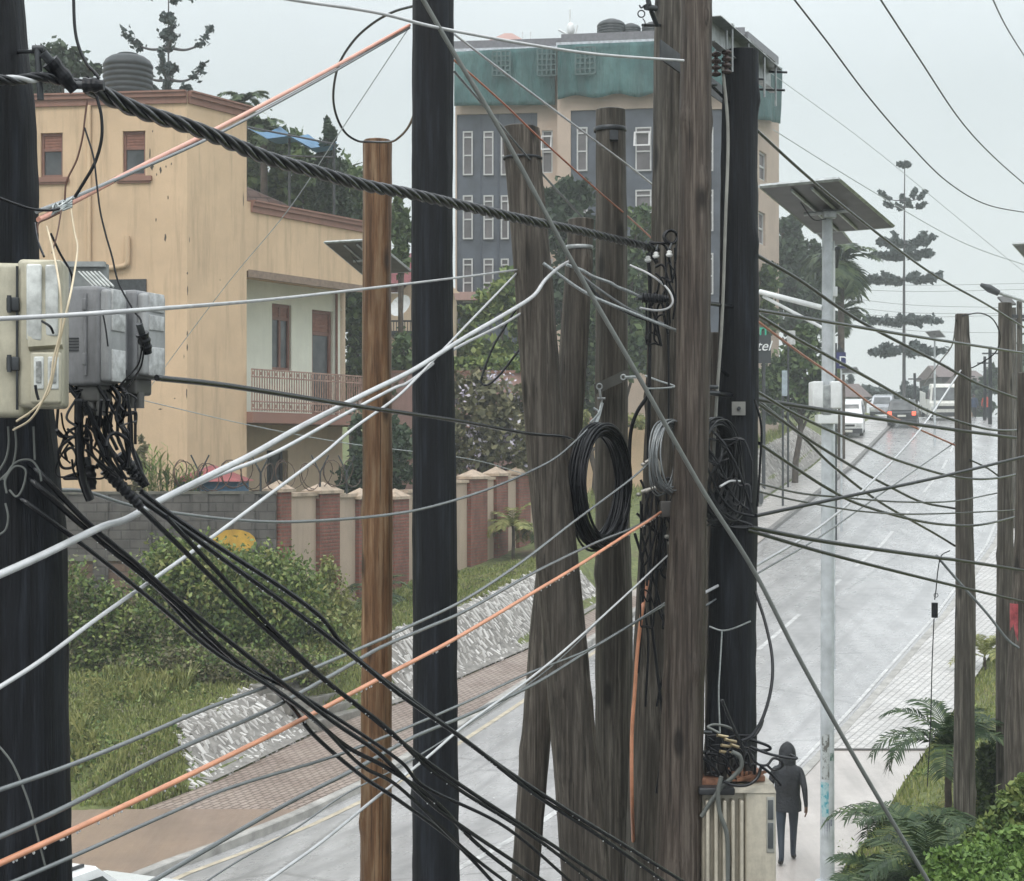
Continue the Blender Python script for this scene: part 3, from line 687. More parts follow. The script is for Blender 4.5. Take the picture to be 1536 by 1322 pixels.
# razor wire
rz = thing('razor_wire', 'rusty razor wire coils on forked posts above the block wall', 'razor wire', (P(400, 740, 39.4).x, 39.4, zt_))
mb = MB(); pts = []
A = GW.pt(GW.s_at(262), 0); B = GW.pt(GW.s_at(412), 0); Cc = wp(530)
for seg, (a, b_, nn) in enumerate(((A, B, 9), (B, Vector((Cc.x, Cc.y, 0)), 7))):
    for k in range(nn * 14):
        t_ = k / (nn * 14); c = a.lerp(b_, t_); an = k / 14 * 2 * math.pi; rr = .34 + .05 * math.sin(k * .37)
        pts.append((c.x + .14 * math.sin(an * .5) + rr * .62 * math.cos(an), c.y + rr * .7 * math.cos(an), zt_ + .45 + rr * math.sin(an)))
mb.tube(pts, .013, 4); mb.build('wire_coil', simple('rusted_wire', (.10, .065, .05), .6, .3), rz)
for px in (300, 391, 480, 520):
    mb = MB(); q = GW.pt(GW.s_at(px), 0) if px < 412 else Vector((wp(px).x, wp(px).y, 0))
    mb.cyl((q.x, q.y, zt_ - .1), (q.x, q.y, zt_ + .55), .03, 6); mb.cyl((q.x, q.y, zt_ + .5), (q.x - .22, q.y, zt_ + .95), .02, 6); mb.cyl((q.x, q.y, zt_ + .5), (q.x + .22, q.y, zt_ + .95), .02, 6); mb.build('forked_post', M_DSTEEL, rz)
# kiosk behind the wall
kb = P(315, 760, 42); ks = thing('kiosk', 'small kiosk with a red hipped roof and blue wall behind the block wall', 'kiosk', (kb.x, 42, 2.6))
mb = MB(); x0, x1 = P(268, 0, 42).x, P(362, 0, 42).x; z1 = P(0, 722, 42).z; mb.box(x0, x1, 41.4, 43.2, 2.6, z1); mb.build('wall', simple('blue_board', (.07, .16, .26), .6, var=.3), ks)
mb = MB(); zr_ = P(0, 697, 42).z; q = [(x0 - .12, 41.2, z1), (x1 + .12, 41.2, z1), (x1 + .12, 43.4, z1), (x0 - .12, 43.4, z1), (x0 + .85, 42.2, zr_), (x1 - .7, 42.2, zr_ - .05)]
mb.add(q, [(0, 1, 5, 4), (1, 2, 5), (2, 3, 4, 5), (3, 0, 4), (3, 2, 1, 0)]); mb.build('roof', simple('red_sheet_roof', (.25, .065, .07), .5, var=.2), ks)
# ================================================================ HOTEL BUILDING
hb = thing('apartment_block', 'tall blue-grey and tan multi-storey building wrapped in green netting at the top', 'building', (4, 88, 4))
H1 = PL((P(683, 0, 81).x, 81), (1, -.12)); H2o = P(836, 0, 79.6); H2 = PL((H2o.x, 79.6), (1, -.15))
zb = 3.0
def zH(pl, px, py): return pl.z_at(px, py)
sL = H1.s_at(838); zroof1 = zH(H1, 683, 74)
pan1 = []
def wall_rects(pl, rects): return [(pl.s_at(a), pl.s_at(c), zH(pl, a, d_), zH(pl, a, b)) for a, b, c, d_ in rects]
W1 = [(813, 196, 829, 260)]
r1 = wall_rects(H1, [(685, 172, 806, 560)]); w1 = wall_rects(H1, W1 + [(813, 291, 829, 357), (813, 388, 829, 450)])
mb = MB(); H1.wall(mb, 0, sL, zb, zroof1, r1 + w1, .18)
H2L = H2.s_at(1108); r2 = wall_rects(H2, [(856, 166, 990, 560), (1000, 166, 1085, 560)]); zroof2 = zH(H2, 836, 66)
H2.wall(mb, 0, H2L, zb, zroof2, r2, .15)
mb.quad(H2.pt(0, zb), H2.pt(0, zroof2), H2.pt(0, zroof2, -2), H2.pt(0, zb, -2))
cn = H2.pt(H2L, 0); HS = PL((cn.x, cn.y), (.42, .91))
sw = wall_rects(HS, [(1139, 225, 1150, 268), (1138, 316, 1148, 365)])
HSL = HS.s_at(1168.5); HSm = HS.s_at(1158)
HS.wall(mb, 0, HSL, zb, zH(HS, 1168, 141), sw, .2)
HS.wall(mb, 0, HSm, zH(HS, 1168, 141), zroof2, [], .2)
mb.quad(HS.pt(HSL, zb), HS.pt(HSL, zb, -6), HS.pt(HSL, 24.5, -6), HS.pt(HSL, 24.5))
mb.build('wall', plaster('tan_hotel_render', (.47, .37, .30), .2), hb)
mb = MB(); a = r1[0]; H1.box(mb, a[0], a[1], a[2], a[3], -.25, -.15)
for a in r2: H2.box(mb, a[0], a[1], a[2], a[3], -.22, -.12)
mb.build('cladding', M_NAVY, hb)
mb = MB()
def bandlines(pl, px0, px1, ys, h=.12, n0=-.149, n1=-.1):
    for y in ys: z = zH(pl, px0, y); pl.box(mb, pl.s_at(px0), pl.s_at(px1), z - h / 2, z + h / 2, n0, n1)
for x in (721, 747, 772, 797): H1.box(mb, H1.s_at(x) - .04, H1.s_at(x) + .04, r1[0][2], r1[0][3], -.148, -.11)
mb.build('cladding_joint', simple('dark_joint_cladding', (.05, .06, .085), .5), hb)
gmat = simple('greyish_glass', (.13, .12, .125), .18, var=.35, scale=.7)
def hwin(pl, x0, y0, x1, y1, bars=(.86, .45), t=.14):
    window(pl, pl.s_at(x0), pl.s_at(x1), zH(pl, x0, y1), zH(pl, x0, y0), hb, M_FRAMEW, .07, t, bars, gm=gmat)
H1b = PL((H1.pt(0, 0, .0).x, H1.pt(0, 0).y), (1, -.12))
for y0 in (197, 293, 388):
    for x0, x1 in ((694, 709), (725, 740), (751, 763), (777, 790)): hwin(H1, x0, y0, x1, y0 + 66, (.86, .45), .10)
for (x0, y0, x1, y1) in W1 + [(813, 291, 829, 357), (813, 388, 829, 450)]: hwin(H1, x0, y0, x1, y1, (.5,), .14)
for y0, h in ((191, 66), (285, 62), (380, 62)):
    for x0, x1 in ((865, 881), (897, 912), (953, 977), (1012, 1032), (1050, 1070)): hwin(H2, x0, y0, x1, y0 + h, (.86, .45), .08)
for a in sw: window(HS, *a, hb, M_FRAMEW, .1, .18, (.5,), gm=gmat)
# an opened top-hung sash
for pl, x0, y0, x1, y1 in ((H2, 951, 198, 976, 222), (H1, 812, 204, 828, 228)):
    mb = MB(); a0, a1 = pl.s_at(x0), pl.s_at(x1); z0, z1 = zH(pl, x0, y1), zH(pl, x0, y0)
    for (u0, u1, v0, v1) in ((0, 1, 0, .1), (0, 1, .9, 1), (0, .12, .1, .9), (.88, 1, .1, .9)):
        q = []
        for (u, v) in ((u0, v0), (u1, v0), (u1, v1), (u0, v1)): q.append(pl.pt(a0 + (a1 - a0) * u, z0 + (z1 - z0) * v, .05 + .45 * (1 - v)))
        mb.hexa([x - pl.n * .03 for x in q] + q)
    mb.build('open_sash', M_FRAMEW, hb)
# roof fascia, netting
mb = MB(); H1.box(mb, -.1, sL + .2, zroof1 - .1, zroof1 + .28, -2, .45); H2.box(mb, .25, H2L + .3, zroof2 - .05, zroof2 + .33, -1.5, .5); HS.box(mb, .4, HSm, zroof2 - .05, zroof2 + .33, -1.5, .35); mb.build('roof_edge', simple('grey_fascia', (.16, .16, .18), .5, var=.2), hb)
mb = MB(); H1.box(mb, 0, sL, zroof1 - .25, zroof1 - .11, .02, .5); H2.box(mb, 0, H2L, zroof2 - .3, zroof2 - .06, .46, .5); mb.build('gutter', simple('pale_gutter', (.5, .53, .58), .4), hb)
def netmat():
    m, nt, b = newmat('green_debris_netting')
    v = coords(nt, (1, 1, 1), kind='World'); n = noise_(nt, v, .55, 6, .6)
    n2 = noise_(nt, coords(nt, (1.4, 1.4, .22), (0, .25, 0), kind='World'), 1.3, 7, .65)
    a = mixc(nt, .9, ramp(nt, n, [(.3, (.026, .078, .08)), (.5, (.045, .125, .125)), (.68, (.09, .19, .185))]), ramp(nt, n2, [(.3, (.6,) * 3), (.7, (1.25,) * 3)]), 'MULTIPLY')
    nt.links.new(a, b.inputs['Base Color']); b.inputs['Roughness'].default_value = .7; bump(nt, b, n2, .35, 1)
    return m
NET = netmat()
def net(pl, x0, x1, y0fn, y1fn, name, nx=40, nz=12, off=.55, label=None):
    mb = MB(); vs = []
    for j in range(nz + 1):
        for i in range(nx + 1):
            px = x0 + (x1 - x0) * i / nx; t = j / nz; z = zH(pl, px, y0fn(px) * (1 - t) + y1fn(px) * t)
            a = pl.s_at(px); w_ = mnoise.noise(Vector((a * .8, z * .35, pl.o.x))) * .16 + .05 * mnoise.noise(Vector((a * 3, z * .9, 2)))
            vs.append(pl.pt(a, z, off + w_ * (0.3 + t)))
    mb.add(vs, [(j * (nx + 1) + i, (j + 1) * (nx + 1) + i, (j + 1) * (nx + 1) + i + 1, j * (nx + 1) + i + 1) for j in range(nz) for i in range(nx)], True)
    o = mb.build('netting', NET, hb); md = o.modifiers.new('t', 'SOLIDIFY'); md.thickness = .03
    if label: o['label'] = label
net(H1, 684, 834, lambda x: 82 - (x - 684) * .05, lambda x: 163 - (x - 684) * .015, 'netting')
net(H2, 838, 1108, lambda x: 72 - (x - 836) * .04, lambda x: 150 - (x - 838) * .03 + 3 * math.sin(x * .1), 'netting')
net(HS, 1112, 1157, lambda x: 70 + (x - 1100) * .6, lambda x: 178 + (x - 1112) * .2, 'netting')
# ventilation block grids showing through the net
mb = MB()
for pl, x0, y0, x1, y1 in ((H1, 742, 84, 768, 120), (H1, 809, 80, 836, 120), (H2, 866, 78, 895, 118)):
    mb = MB()
    for i in range(5):
        a = pl.s_at(x0 + (x1 - x0) * i / 4); pl.box(mb, a - .035, a + .035, zH(pl, x0, y1), zH(pl, x0, y0), .8, .9)
    for j in range(6):
        z = zH(pl, x0, y0 + (y1 - y0) * j / 5); pl.box(mb, pl.s_at(x0), pl.s_at(x1), z - .035, z + .035, .81, .89)
    mb.build('vent_block_screen', simple('vent_block', (.075, .125, .125), .7), hb)
mb = MB(); H1.box(mb, -1, sL, zH(H1, 683, 452), zH(H1, 683, 440), .0, .6); mb.build('canopy_ledge', M_PINK, hb)
# things on its roof
for i, (px, w_, h, lab) in enumerate(((925, 42, 30, 'large dark water tank on the hotel roof, left of the smaller ones'), (954, 30, 24, 'small dark water tank in the middle on the hotel roof'), (986, 30, 26, 'dark water tank on the hotel roof partly hidden by the wooden pole'))):
    p = P(px - 8, 62, 84); tank('water_tank', lab, (p.x, 84, P(0, 62, 84).z), w_ / 2 / F * 84, h / F * 84 * 1.05, 'water tanks on the hotel roof')
an = thing('roof_antenna', 'thin mast with antennas and a small dish on the hotel roof', 'antenna', P(855, 62, 82)); mb = MB()
a = P(855, 66, 82); mb.cyl(a, P(855, 15, 82), .05, 6); mb.cyl(P(838, 45, 82), P(858, 56, 82), .06, 6); mb.cyl(P(851, 52, 82), P(865, 56, 82), .05, 6); mb.cyl(P(863, 55, 82), P(866, 38, 82), .05, 6); mb.ball(P(856, 44, 82), .22, 8, 1.6); mb.build('mast', M_WHITE, an)
for px in (784, 796): 
    q = thing('roof_vent_pipe', 'thin upright pipe on the hotel roof, ' + ('left' if px == 784 else 'right') + ' one of the pair', 'pipe', P(px, 66, 82), 'vent pipes on the hotel roof'); mb = MB(); mb.cyl(P(px, 70, 82), P(px, 48, 82), .04, 6); mb.build('pipe', M_WHITE, q)
rf = thing('roof_shelter', 'small pinkish hipped roof rising behind the hotel roof edge', 'roof', P(760, 66, 90)); mb = MB()
mb.add([P(716, 68, 88), P(800, 68, 88), P(795, 68, 93), P(722, 68, 93), P(757, 50, 90), P(768, 50, 90)], [(0, 1, 5, 4), (1, 2, 5), (2, 3, 4, 5), (3, 0, 4)]); mb.build('roof', M_PINK, rf)
# hotel sign, lower buildings
sg = thing('hotel_sign', 'black roadside sign board with white script letters below a green letter', 'sign', P(1135, 560, 70))
mb = MB(); a = P(1118, 502, 70); b_ = P(1156, 545, 70); mb.box(a.x, b_.x, 69.9, 70.1, b_.z, a.z); mb.build('board', simple('sign_black', (.02, .024, .028), .4), sg)
mb = MB(); mb.cyl((b_.x - .3, 70, zg(b_.x - .3, 70)), (b_.x - .3, 70, b_.z), .08, 8); mb.build('post', M_DSTEEL, sg)
def text(name, s, loc, size, mat, par, yaw=0, ext=.01, shear=0):
    cu = bpy.data.curves.new(name, 'FONT'); cu.body = s; cu.size = size; cu.extrude = ext; cu.shear = shear
    ob = bpy.data.objects.new('tmp', cu); COL.objects.link(ob)
    me = bpy.data.meshes.new_from_object(ob.evaluated_get(bpy.context.evaluated_depsgraph_get())); bpy.data.objects.remove(ob)
    me.name = name; me.transform(Matrix.Translation(Vector(loc) - OFF.get(par.name, Vector((0, 0, 0)))) @ Matrix.Rotation(yaw, 4, 'Z') @ Matrix.Rotation(R(90), 4, 'X'))
    me.materials.clear(); me.materials.append(mat); o = bpy.data.objects.new(name, me); COL.objects.link(o); o.parent = par; OFF[o.name] = OFF[par.name]; return o
p = P(1134, 526, 69.85); text('lettering', 'tel', p, .62, M_WHITE, sg, 0, .01, .3)
p = P(1138, 503, 69.85); text('green_letter', 'n', p, .75, simple('sign_green', (.03, .4, .25), .4), sg)
# pink roofed house with dish behind the brown pole
ph = thing('house', 'pale house with a pink tiled roof and satellite dish between the brown and black poles', 'house', P(605, 600, 62)); D_ = 62
mb = MB(); a = P(560, 405, D_); b_ = P(680, 640, D_); mb.box(a.x, b_.x, D_, D_ + 5, b_.z, P(0, 440, D_).z)
mb.add([P(600, 440, D_ - .02), P(690, 440, D_ - .02), P(640, 395, D_ - .02), P(600, 440, D_ + 5), P(690, 440, D_ + 5), P(640, 395, D_ + 5)], [(0, 1, 2), (0, 2, 5, 3), (1, 4, 5, 2)]); mb.build('wall', M_TAN2, ph)
mb = MB(); q = [P(560, 425, D_ - .6), P(612, 425, D_ - .6), P(640, 380, D_ - .6), P(575, 380, D_ + 2)]; mb.add(q + [x + Vector((0, 4, .05)) for x in q], [(0, 1, 2, 3), (7, 6, 5, 4), (0, 4, 5, 1), (1, 5, 6, 2)]); mb.build('roof', simple('pink_roof_tiles', (.42, .16, .18), .6, var=.25), ph)
mb = MB(); c = P(604, 462, 60.5); pr = [(.02, 0), (.2, .03), (.36, .1), (.46, .18)]
vs = []; ax = Vector((-.5, -.75, .45)).normalized(); e1 = ax.orthogonal().normalized(); e2 = ax.cross(e1)
for r_, z_ in pr:
    for k in range(16): w_ = k * math.pi / 8; vs.append(c + ax * z_ + (e1 * math.cos(w_) + e2 * math.sin(w_)) * r_)
mb.add(vs, [(i * 16 + k, i * 16 + (k + 1) % 16, (i + 1) * 16 + (k + 1) % 16, (i + 1) * 16 + k) for i in range(3) for k in range(16)], True); mb.cyl(c, c + ax * .5 + Vector((0, 0, .05)), .015, 6); mb.cyl(c, (c.x, c.y + .3, c.z - .8), .03, 6); mb.build('satellite_dish', M_WHITE, ph)
mb = MB(); a, b_ = P(586, 482, 60.4), P(640, 482, 60.4)
for z in (P(0, 482, 60.4).z, P(0, 498, 60.4).z): mb.box(a.x, b_.x, 60.3, 60.4, z - .03, z + .03)
for k in range(14): x = a.x + (b_.x - a.x) * k / 13; mb.box(x, x + .03, 60.32, 60.38, P(0, 498, 60.4).z, a.z)
mb.box(a.x, b_.x, 60.3, D_, P(0, 504, 60.4).z, P(0, 499, 60.4).z); mb.build('balcony', M_DSTEEL, ph)
ow = thing('garden_wall', 'low terracotta garden wall with round motif behind the flowering shrub', 'wall', P(700, 640, 56)); mb = MB()
a, b_ = P(575, 556, 57), P(800, 556, 57); mb.box(a.x, b_.x, 57, 57.25, 3, a.z - .1); mb.build('wall_body', M_PINK, ow)
mb = MB(); mb.box(a.x, b_.x, 56.93, 57.3, a.z - .098, a.z); mb.build('coping', M_BAND, ow)
mb = MB(); c = P(703, 573, 56.99); mb.tube([c, c + Vector((0, -.05, 0))], [.3, .3], 20); mb.build('round_motif', M_BAND, ow)
tp = thing('tan_wall', 'tan wall section glimpsed between the middle wooden poles above the verge', 'wall', P(950, 700, 66)); mb = MB()
a, b_ = P(850, 632, 66), P(1092, 632, 66); mb.box(a.x, b_.x, 66, 66.3, 4, a.z); mb.build('wall_body', M_TAN, tp)
mb = MB(); mb.box(a.x, b_.x, 65.9, 66.4, a.z + .003, a.z + .12); mb.build('coping', M_BAND, tp)
# far buildings at the crest
for (x0, y0, x1, d, c_, lab, nm) in ((1412, 566, 1436, 150, (.10, .09, .085), 'dark pitched-roof house on the crest behind the white truck', 'house'), (1458, 575, 1480, 140, (.36, .26, .18), 'small tan building on the crest between the right-hand poles', 'house'), (1250, 596, 1300, 135, (.3, .28, .27), 'low grey shop building behind the white van', 'house')):
    a, b_ = P(x0, y0, d), P(x1, 650, d); t = thing(nm, lab, 'house', (a.x, d, b_.z)); mb = MB(); mb.box(a.x, b_.x, d, d + 8, b_.z - 1, a.z); mb.build('wall', simple('w%d' % x0, c_, .8), t)
    mb = MB(); h = 1.3; q = [(a.x - .4, d - .5, a.z), (b_.x + .4, d - .5, a.z), (b_.x + .4, d + 8.5, a.z), (a.x - .4, d + 8.5, a.z), (a.x - .2, d + 4, a.z + h), (b_.x + .2, d + 4, a.z + h)]
    mb.add(q, [(0, 1, 5, 4), (2, 3, 4, 5), (1, 2, 5), (3, 0, 4)]); mb.build('roof', simple('r%d' % x0, (.12, .09, .085), .7), t)
    mb = MB(); w_ = (b_.x - a.x) / 7
    for k in (1, 3, 5): mb.box(a.x + k * w_, a.x + (k + 1) * w_, d - .03, d - .003, b_.z + 1.2, b_.z + 2.4)
    mb.build('window', M_GLASS, t)
# ================================================================ POLES
POLES = {}
def pole(key, label, pts, d, mat, cut=True, knots=0, ell=1.0, bands=(), name='utility_pole', cat='pole', extra_top=1.2, down=True, seg=28):
    """pts: (px, py, width_px) from top to bottom"""
    pts = sorted(pts, key=lambda t: t[1])
    def cw(y):
        c = lerp_tab([(a[1], a[0]) for a in pts], y); w = lerp_tab([(a[1], a[2]) for a in pts], y); return c, w
    y0 = pts[0][1] if cut else pts[0][1] - extra_top * F / d
    xb = P(pts[-1][0], 0, d).x
    yg = HY + (EYE - zg(xb, d) + .3) * F / d if down else pts[-1][1]
    n = int((yg - y0) / F * d / .05); sd = len(POLES) * 17.3
    kn = [(random.uniform(0, 1) * (1322 - y0) + y0, random.uniform(0, 6.28), random.uniform(.5, 1)) for _ in range(knots)]
    vs = []; 
    for i in range(n + 1):
        y = y0 + (yg - y0) * i / n; c, w_ = cw(min(y, 1500)); r = max(w_, 10) / 2 / F * d; ctr = P(c, y, d)
        ctr.x += .012 * mnoise.noise(Vector((sd, ctr.z * .5, 0))) ; hz = ctr.z
        for k in range(seg):
            a = 2 * math.pi * k / seg; rr = r * (1 + .06 * mnoise.noise(Vector((math.cos(a) * 2.2, math.sin(a) * 2.2 + sd, hz * .9))) + .03 * mnoise.noise(Vector((math.cos(a) * 9, math.sin(a) * 9 + sd, hz * .6))) + .035 * mnoise.noise(Vector((math.cos(a) * 5, math.sin(a) * 5 + sd, hz * 7))))
            for ky, ka, ks in kn:
                dy = (y - ky) / F * d; da = (a - ka + math.pi) % (2 * math.pi) - math.pi
                q = (dy / .09) ** 2 + (da * r / .06) ** 2
                if q < 4: rr += .022 * ks * math.exp(-q * 1.4)
            vs.append((ctr.x + rr * math.cos(a), ctr.y + rr * math.sin(a) * ell, ctr.z))
    base = P(cw(yg)[0], yg, d)
    t = thing(name, label, cat, base); mb = MB()
    fs = [(i * seg + k, (i + 1) * seg + k, (i + 1) * seg + (k + 1) % seg, i * seg + (k + 1) % seg) for i in range(n) for k in range(seg)]
    mb.add(vs, fs, True)
    c0 = P(cw(y0)[0], y0, d); c0.z += .004
    top = [Vector(v) for v in vs[:seg]]; inn = [c0.lerp(v, .9) + Vector((0, 0, .006)) for v in top]
    mb.add(top + inn + [c0 + Vector((0, 0, -.004))], [(k, (k + 1) % seg, seg + (k + 1) % seg, seg + k) for k in range(seg)] + [(seg + k, seg + (k + 1) % seg, 2 * seg) for k in range(seg)])
    mb.build('pole_shaft', mat, t)
    POLES[key] = (t, cw, d)
    for (y, m_, th) in bands:
        c, w_ = cw(y); r = w_ / 2 / F * d * 1.05 + .004; mb = MB(); ct_ = P(c, y, d)
        mb.lathe((ct_.x, ct_.y, ct_.z), [(r * .97, -th / 2), (r, -th / 2 + .002), (r, th / 2 - .002), (r * .97, th / 2)], 28); mb.build('metal_band', m_, t)
    return t
pole('p1', 'massive black creosoted pole at the left edge carrying the meter boxes', [(-42, 0, 146), (-24, 200, 150), (-22, 400, 154), (0, 620, 156), (22, 800, 152), (24, 1000, 154), (30, 1322, 156)], 5.0, W_BLACK, cut=False, knots=6, extra_top=.8, seg=36)
pole('p2', 'slim orange-brown pole with a flat sawn top just left of the tall black pole', [(567, 212, 43), (566, 600, 45), (565, 1000, 46), (562, 1322, 47)], 11.5, W_BROWN, knots=7)
pole('p3', 'tall straight black pole left of centre, running out of the top of the picture', [(650, 0, 61), (650, 500, 63), (651, 900, 65), (653, 1322, 70)], 9.2, W_BLACK, cut=False, knots=5, extra_top=1)
pole('p4', 'leaning dark brown pole with a flat top in the middle, its foot to the right', [(780, 192, 54), (800, 420, 58), (820, 690, 60), (848, 970, 66), (880, 1322, 74)], 10.8, W_OLD, knots=6, bands=((238, M_DSTEEL, .016),))
pole('p5', 'short brown strut pole leaning left behind the leaning brown pole', [(871, 330, 38), (862, 480, 42), (847, 690, 46), (818, 950, 46), (803, 1120, 44), (787, 1322, 42)], 11.7, W_OLD, knots=6, bands=((372, M_GALV, .03),))
pole('p6', 'grey-brown pole with a sawn top and tilted steel crossbar right of the leaning pole', [(915, 166, 45), (917, 400, 47), (918, 650, 50), (922, 900, 54), (925, 1322, 64)], 12.1, W_GREY, knots=7, bands=((195, M_DSTEEL, .035),))
pole('p7', 'thick grey-brown pole wrapped in black cables, directly left of the reddish-brown pole', [(1018, 0, 66), (1010, 350, 66), (1000, 560, 62), (992, 800, 64), (985, 1000, 70), (975, 1322, 76)], 11.7, W_GREY, cut=False, knots=8, extra_top=.6)
pole('p8', 'reddish-brown pole in front of the cable-wrapped pole, knotty and running out of the top', [(1046, 0, 46), (1042, 350, 49), (1036, 700, 52), (1028, 900, 60), (1018, 1322, 70)], 10.8, W_RED, cut=False, knots=9, extra_top=.6)
pole('p9', 'thick black pole under the steel crossarm, with a square plate on its face', [(1112, 78, 52), (1110, 400, 56), (1107, 620, 62), (1100, 850, 72), (1097, 1100, 74), (1096, 1322, 76)], 11.4, W_BLACK, knots=7)
pole('p9b', 'short brown pole stub wedged between the reddish pole and the thick black pole', [(1072, 500, 17), (1070, 760, 20), (1068, 1322, 24)], 12.6, W_OLD, knots=2)
pole('p10', 'weathered grey pole on the right verge with a lumpy knot at mid height', [(1443, 472, 20), (1445, 560, 24), (1446, 800, 27), (1448, 900, 30), (1446, 1322, 32)], 19.5, W_GREY, knots=10, seg=20)
pole('p11', 'dark grey pole on the right verge, taller neighbour of the knotty one', [(1507, 455, 20), (1507, 700, 22), (1508, 1000, 27), (1510, 1322, 32)], 20.5, W_GREY, knots=6, seg=20)
pole('p12', 'dark pole cut off by the right edge of the picture with a red sticker', [(1540, 560, 26), (1538, 800, 28), (1530, 930, 30), (1524, 1100, 34), (1530, 1322, 38)], 18.2, W_OLD, cut=True, knots=5, seg=20)
t, cw, dd = POLES['p12']; mb = MB(); q = P(1519, 935, 17.95); 
for k in range(5):
    a0 = R(150 + k * 12); a1 = a0 + R(12); r = .122; c = P(1531, 930, 18.2)
    z0, z1 = P(0, 966, 18.2).z, P(0, 905, 18.2).z
    a0 += R(30); a1 += R(30)
    mb.quad((c.x + r * math.cos(a0), c.y + r * math.sin(a0), z0), (c.x + r * math.cos(a1), c.y + r * math.sin(a1), z0), (c.x + r * math.cos(a1), c.y + r * math.sin(a1), z1), (c.x + r * math.cos(a0), c.y + r * math.sin(a0), z1))
mb.build('red_sticker', simple('red_sticker', (.33, .06, .07), .55, var=.6, scale=14), t)
# distant poles beyond
for (px, y0, w_, d, lab, mt) in ((1521, 462, 6, 60, 'thin distant pole just right of the tall verge pole', W_GREY), (1529, 452, 8, 48, 'distant pole at the far right edge beside the street light', W_GREY), (1477, 535, 4, 110, 'small far pole between the two right-hand poles, left one', W_BLACK), (1485, 520, 5, 105, 'small far pole between the two right-hand poles, right one', W_BLACK), (1372, 560, 4, 125, 'small pole stump on the crest left of the white truck', W_BLACK), (1452, 556, 4, 120, 'tiny far pole just right of the knotty pole', W_BLACK)):
    pole('far%d' % px, lab, [(px, y0, w_ if w_ > 1 else w_), (px, 700, w_)], d, mt, seg=8) if w_ >= 10 else None
    if w_ < 10:
        a = P(px, y0, d); g_ = zg(a.x, d); t = thing('utility_pole', lab, 'pole', (a.x, d, g_)); mb = MB(); mb.tube([(a.x, d, g_ - .2), (a.x + .02, d, (g_ + a.z) / 2), (a.x, d, a.z)], [w_ / 2 / F * d * 1.2, w_ / 2 / F * d * 1.1, w_ / 2 / F * d], 10); mb.build('pole_shaft', mt, t)
        mb = MB(); mb.box(a.x - .5, a.x + .5, d - .06, d + .06, a.z - .5, a.z - .4); mb.build('crossarm', M_DSTEEL, t)
# ---- hardware on the poles (parts of the poles)
t, cw, dd = POLES['p9']
A, B = P(1062, 32, 10.85), P(1156, 104, 12.35); A.z = P(0, 30, 10.85).z; 
zt0 = P(0, 16, 10.7).z; u = Vector((B.x - A.x, B.y - A.y, 0)).normalized(); 
arm = thing('steel_crossarm', 'long galvanised channel crossarm bolted over the top of the thick black pole', 'crossarm', (A.x, A.y, zt0 - .17)); pa = PL((A.x, A.y), (u.x, u.y))
L = (Vector((B.x, B.y)) - Vector((A.x, A.y))).length
mb = MB(); pa.box(mb, 0, L, zt0 - .17, zt0, -.006, .0); pa.box(mb, 0, L, zt0 - .006, zt0, .001, .09); pa.box(mb, 0, L, zt0 - .17, zt0 - .164, .001, .05); mb.build('channel', M_GALV, arm)
for a in (.28, .62, .98, 1.25):
    mb = MB(); p = pa.pt(a * L / 1.35, 0, .07); mb.cyl((p.x, p.y, zt0 - .30), (p.x, p.y, zt0 + .03), .008, 8); mb.cyl((p.x, p.y, zt0 + .002), (p.x, p.y, zt0 + .02), .016, 6); mb.build('bolt', M_GALV, arm)
for a, z in ((.5, -.2), (.9, -.22), (L - .05, -.02), (L - .12, -.17)):
    mb = MB(); p = pa.pt(a, zt0 + z, .0); mb.cyl(p + Vector((-.12, -.02, 0)), p + Vector((.14, 0.02, 0)), .009, 8); mb.build('through_bolt', M_DSTEEL, arm)
mb = MB(); pa.box(mb, .0, L * .96, zt0 - .25, zt0 - .12, -.34, -.328); mb.build('rear_channel', M_DSTEEL, arm)
# insulator stack between the poles
for i, (px, py) in enumerate(((1074, 95), (1090, 92))):
    s_ = thing('insulator', ('left' if i == 0 else 'right') + ' dark stacked insulator under the steel crossarm', 'insulator', P(px, py, 11.1), 'insulators under the crossarm'); c = P(px, py + 20, 11.1)
    mb = MB(); pr = []
    for k in range(4): z = k * .045; pr += [(.012, z), (.034, z + .008), (.036, z + .02), (.014, z + .034)]
    mb.lathe(c, pr, 16); mb.build('ribbed_body', simple('brown_glaze', (.06, .04, .035), .15), s_); mb = MB(); mb.cyl(c + Vector((0, 0, .17)), c + Vector((0, 0, .3)), .008, 8); mb.build('pin', M_GALV, s_)
mb = MB(); c = P(1103, 614, 11.4); yf = 11.4 - .158; s_ = .047
mb.box(c.x - s_, c.x + s_, yf - .012, yf, c.z - s_, c.z + s_); o = mb.build('square_plate', simple('plate_grey', (.20, .20, .185), .5), t)
mb = MB(); mb.cyl((c.x, yf - .03, c.z), (c.x, yf - .01, c.z), .014, 6); mb.build('bolt_head', M_DSTEEL, o)
mb = MB(); mb.tube(catmull([P(1084, 100, 11.1), P(1092, 200, 11.1), P(1088, 340, 11.08), P(1083, 480, 11.08), P(1075, 600, 11.1), P(1070, 690, 11.15)]), .011, 8); mb.build('grey_conduit', simple('conduit_grey', (.3, .3, .27), .5), t)
t, cw, dd = POLES['p6']
mb = MB(); a, b_ = P(893, 592, 11.85), P(945, 568, 11.8)
q = [a, b_, b_ + Vector((0, .05, 0)), a + Vector((0, .05, 0))]; up = Vector((-.01, 0, .075)); mb.hexa(q + [x + up for x in q]); mb.build('crossbar', simple('crossbar_grey', (.10, .10, .09), .5, .3), t)
mb = MB(); a = P(899, 580, 11.75)
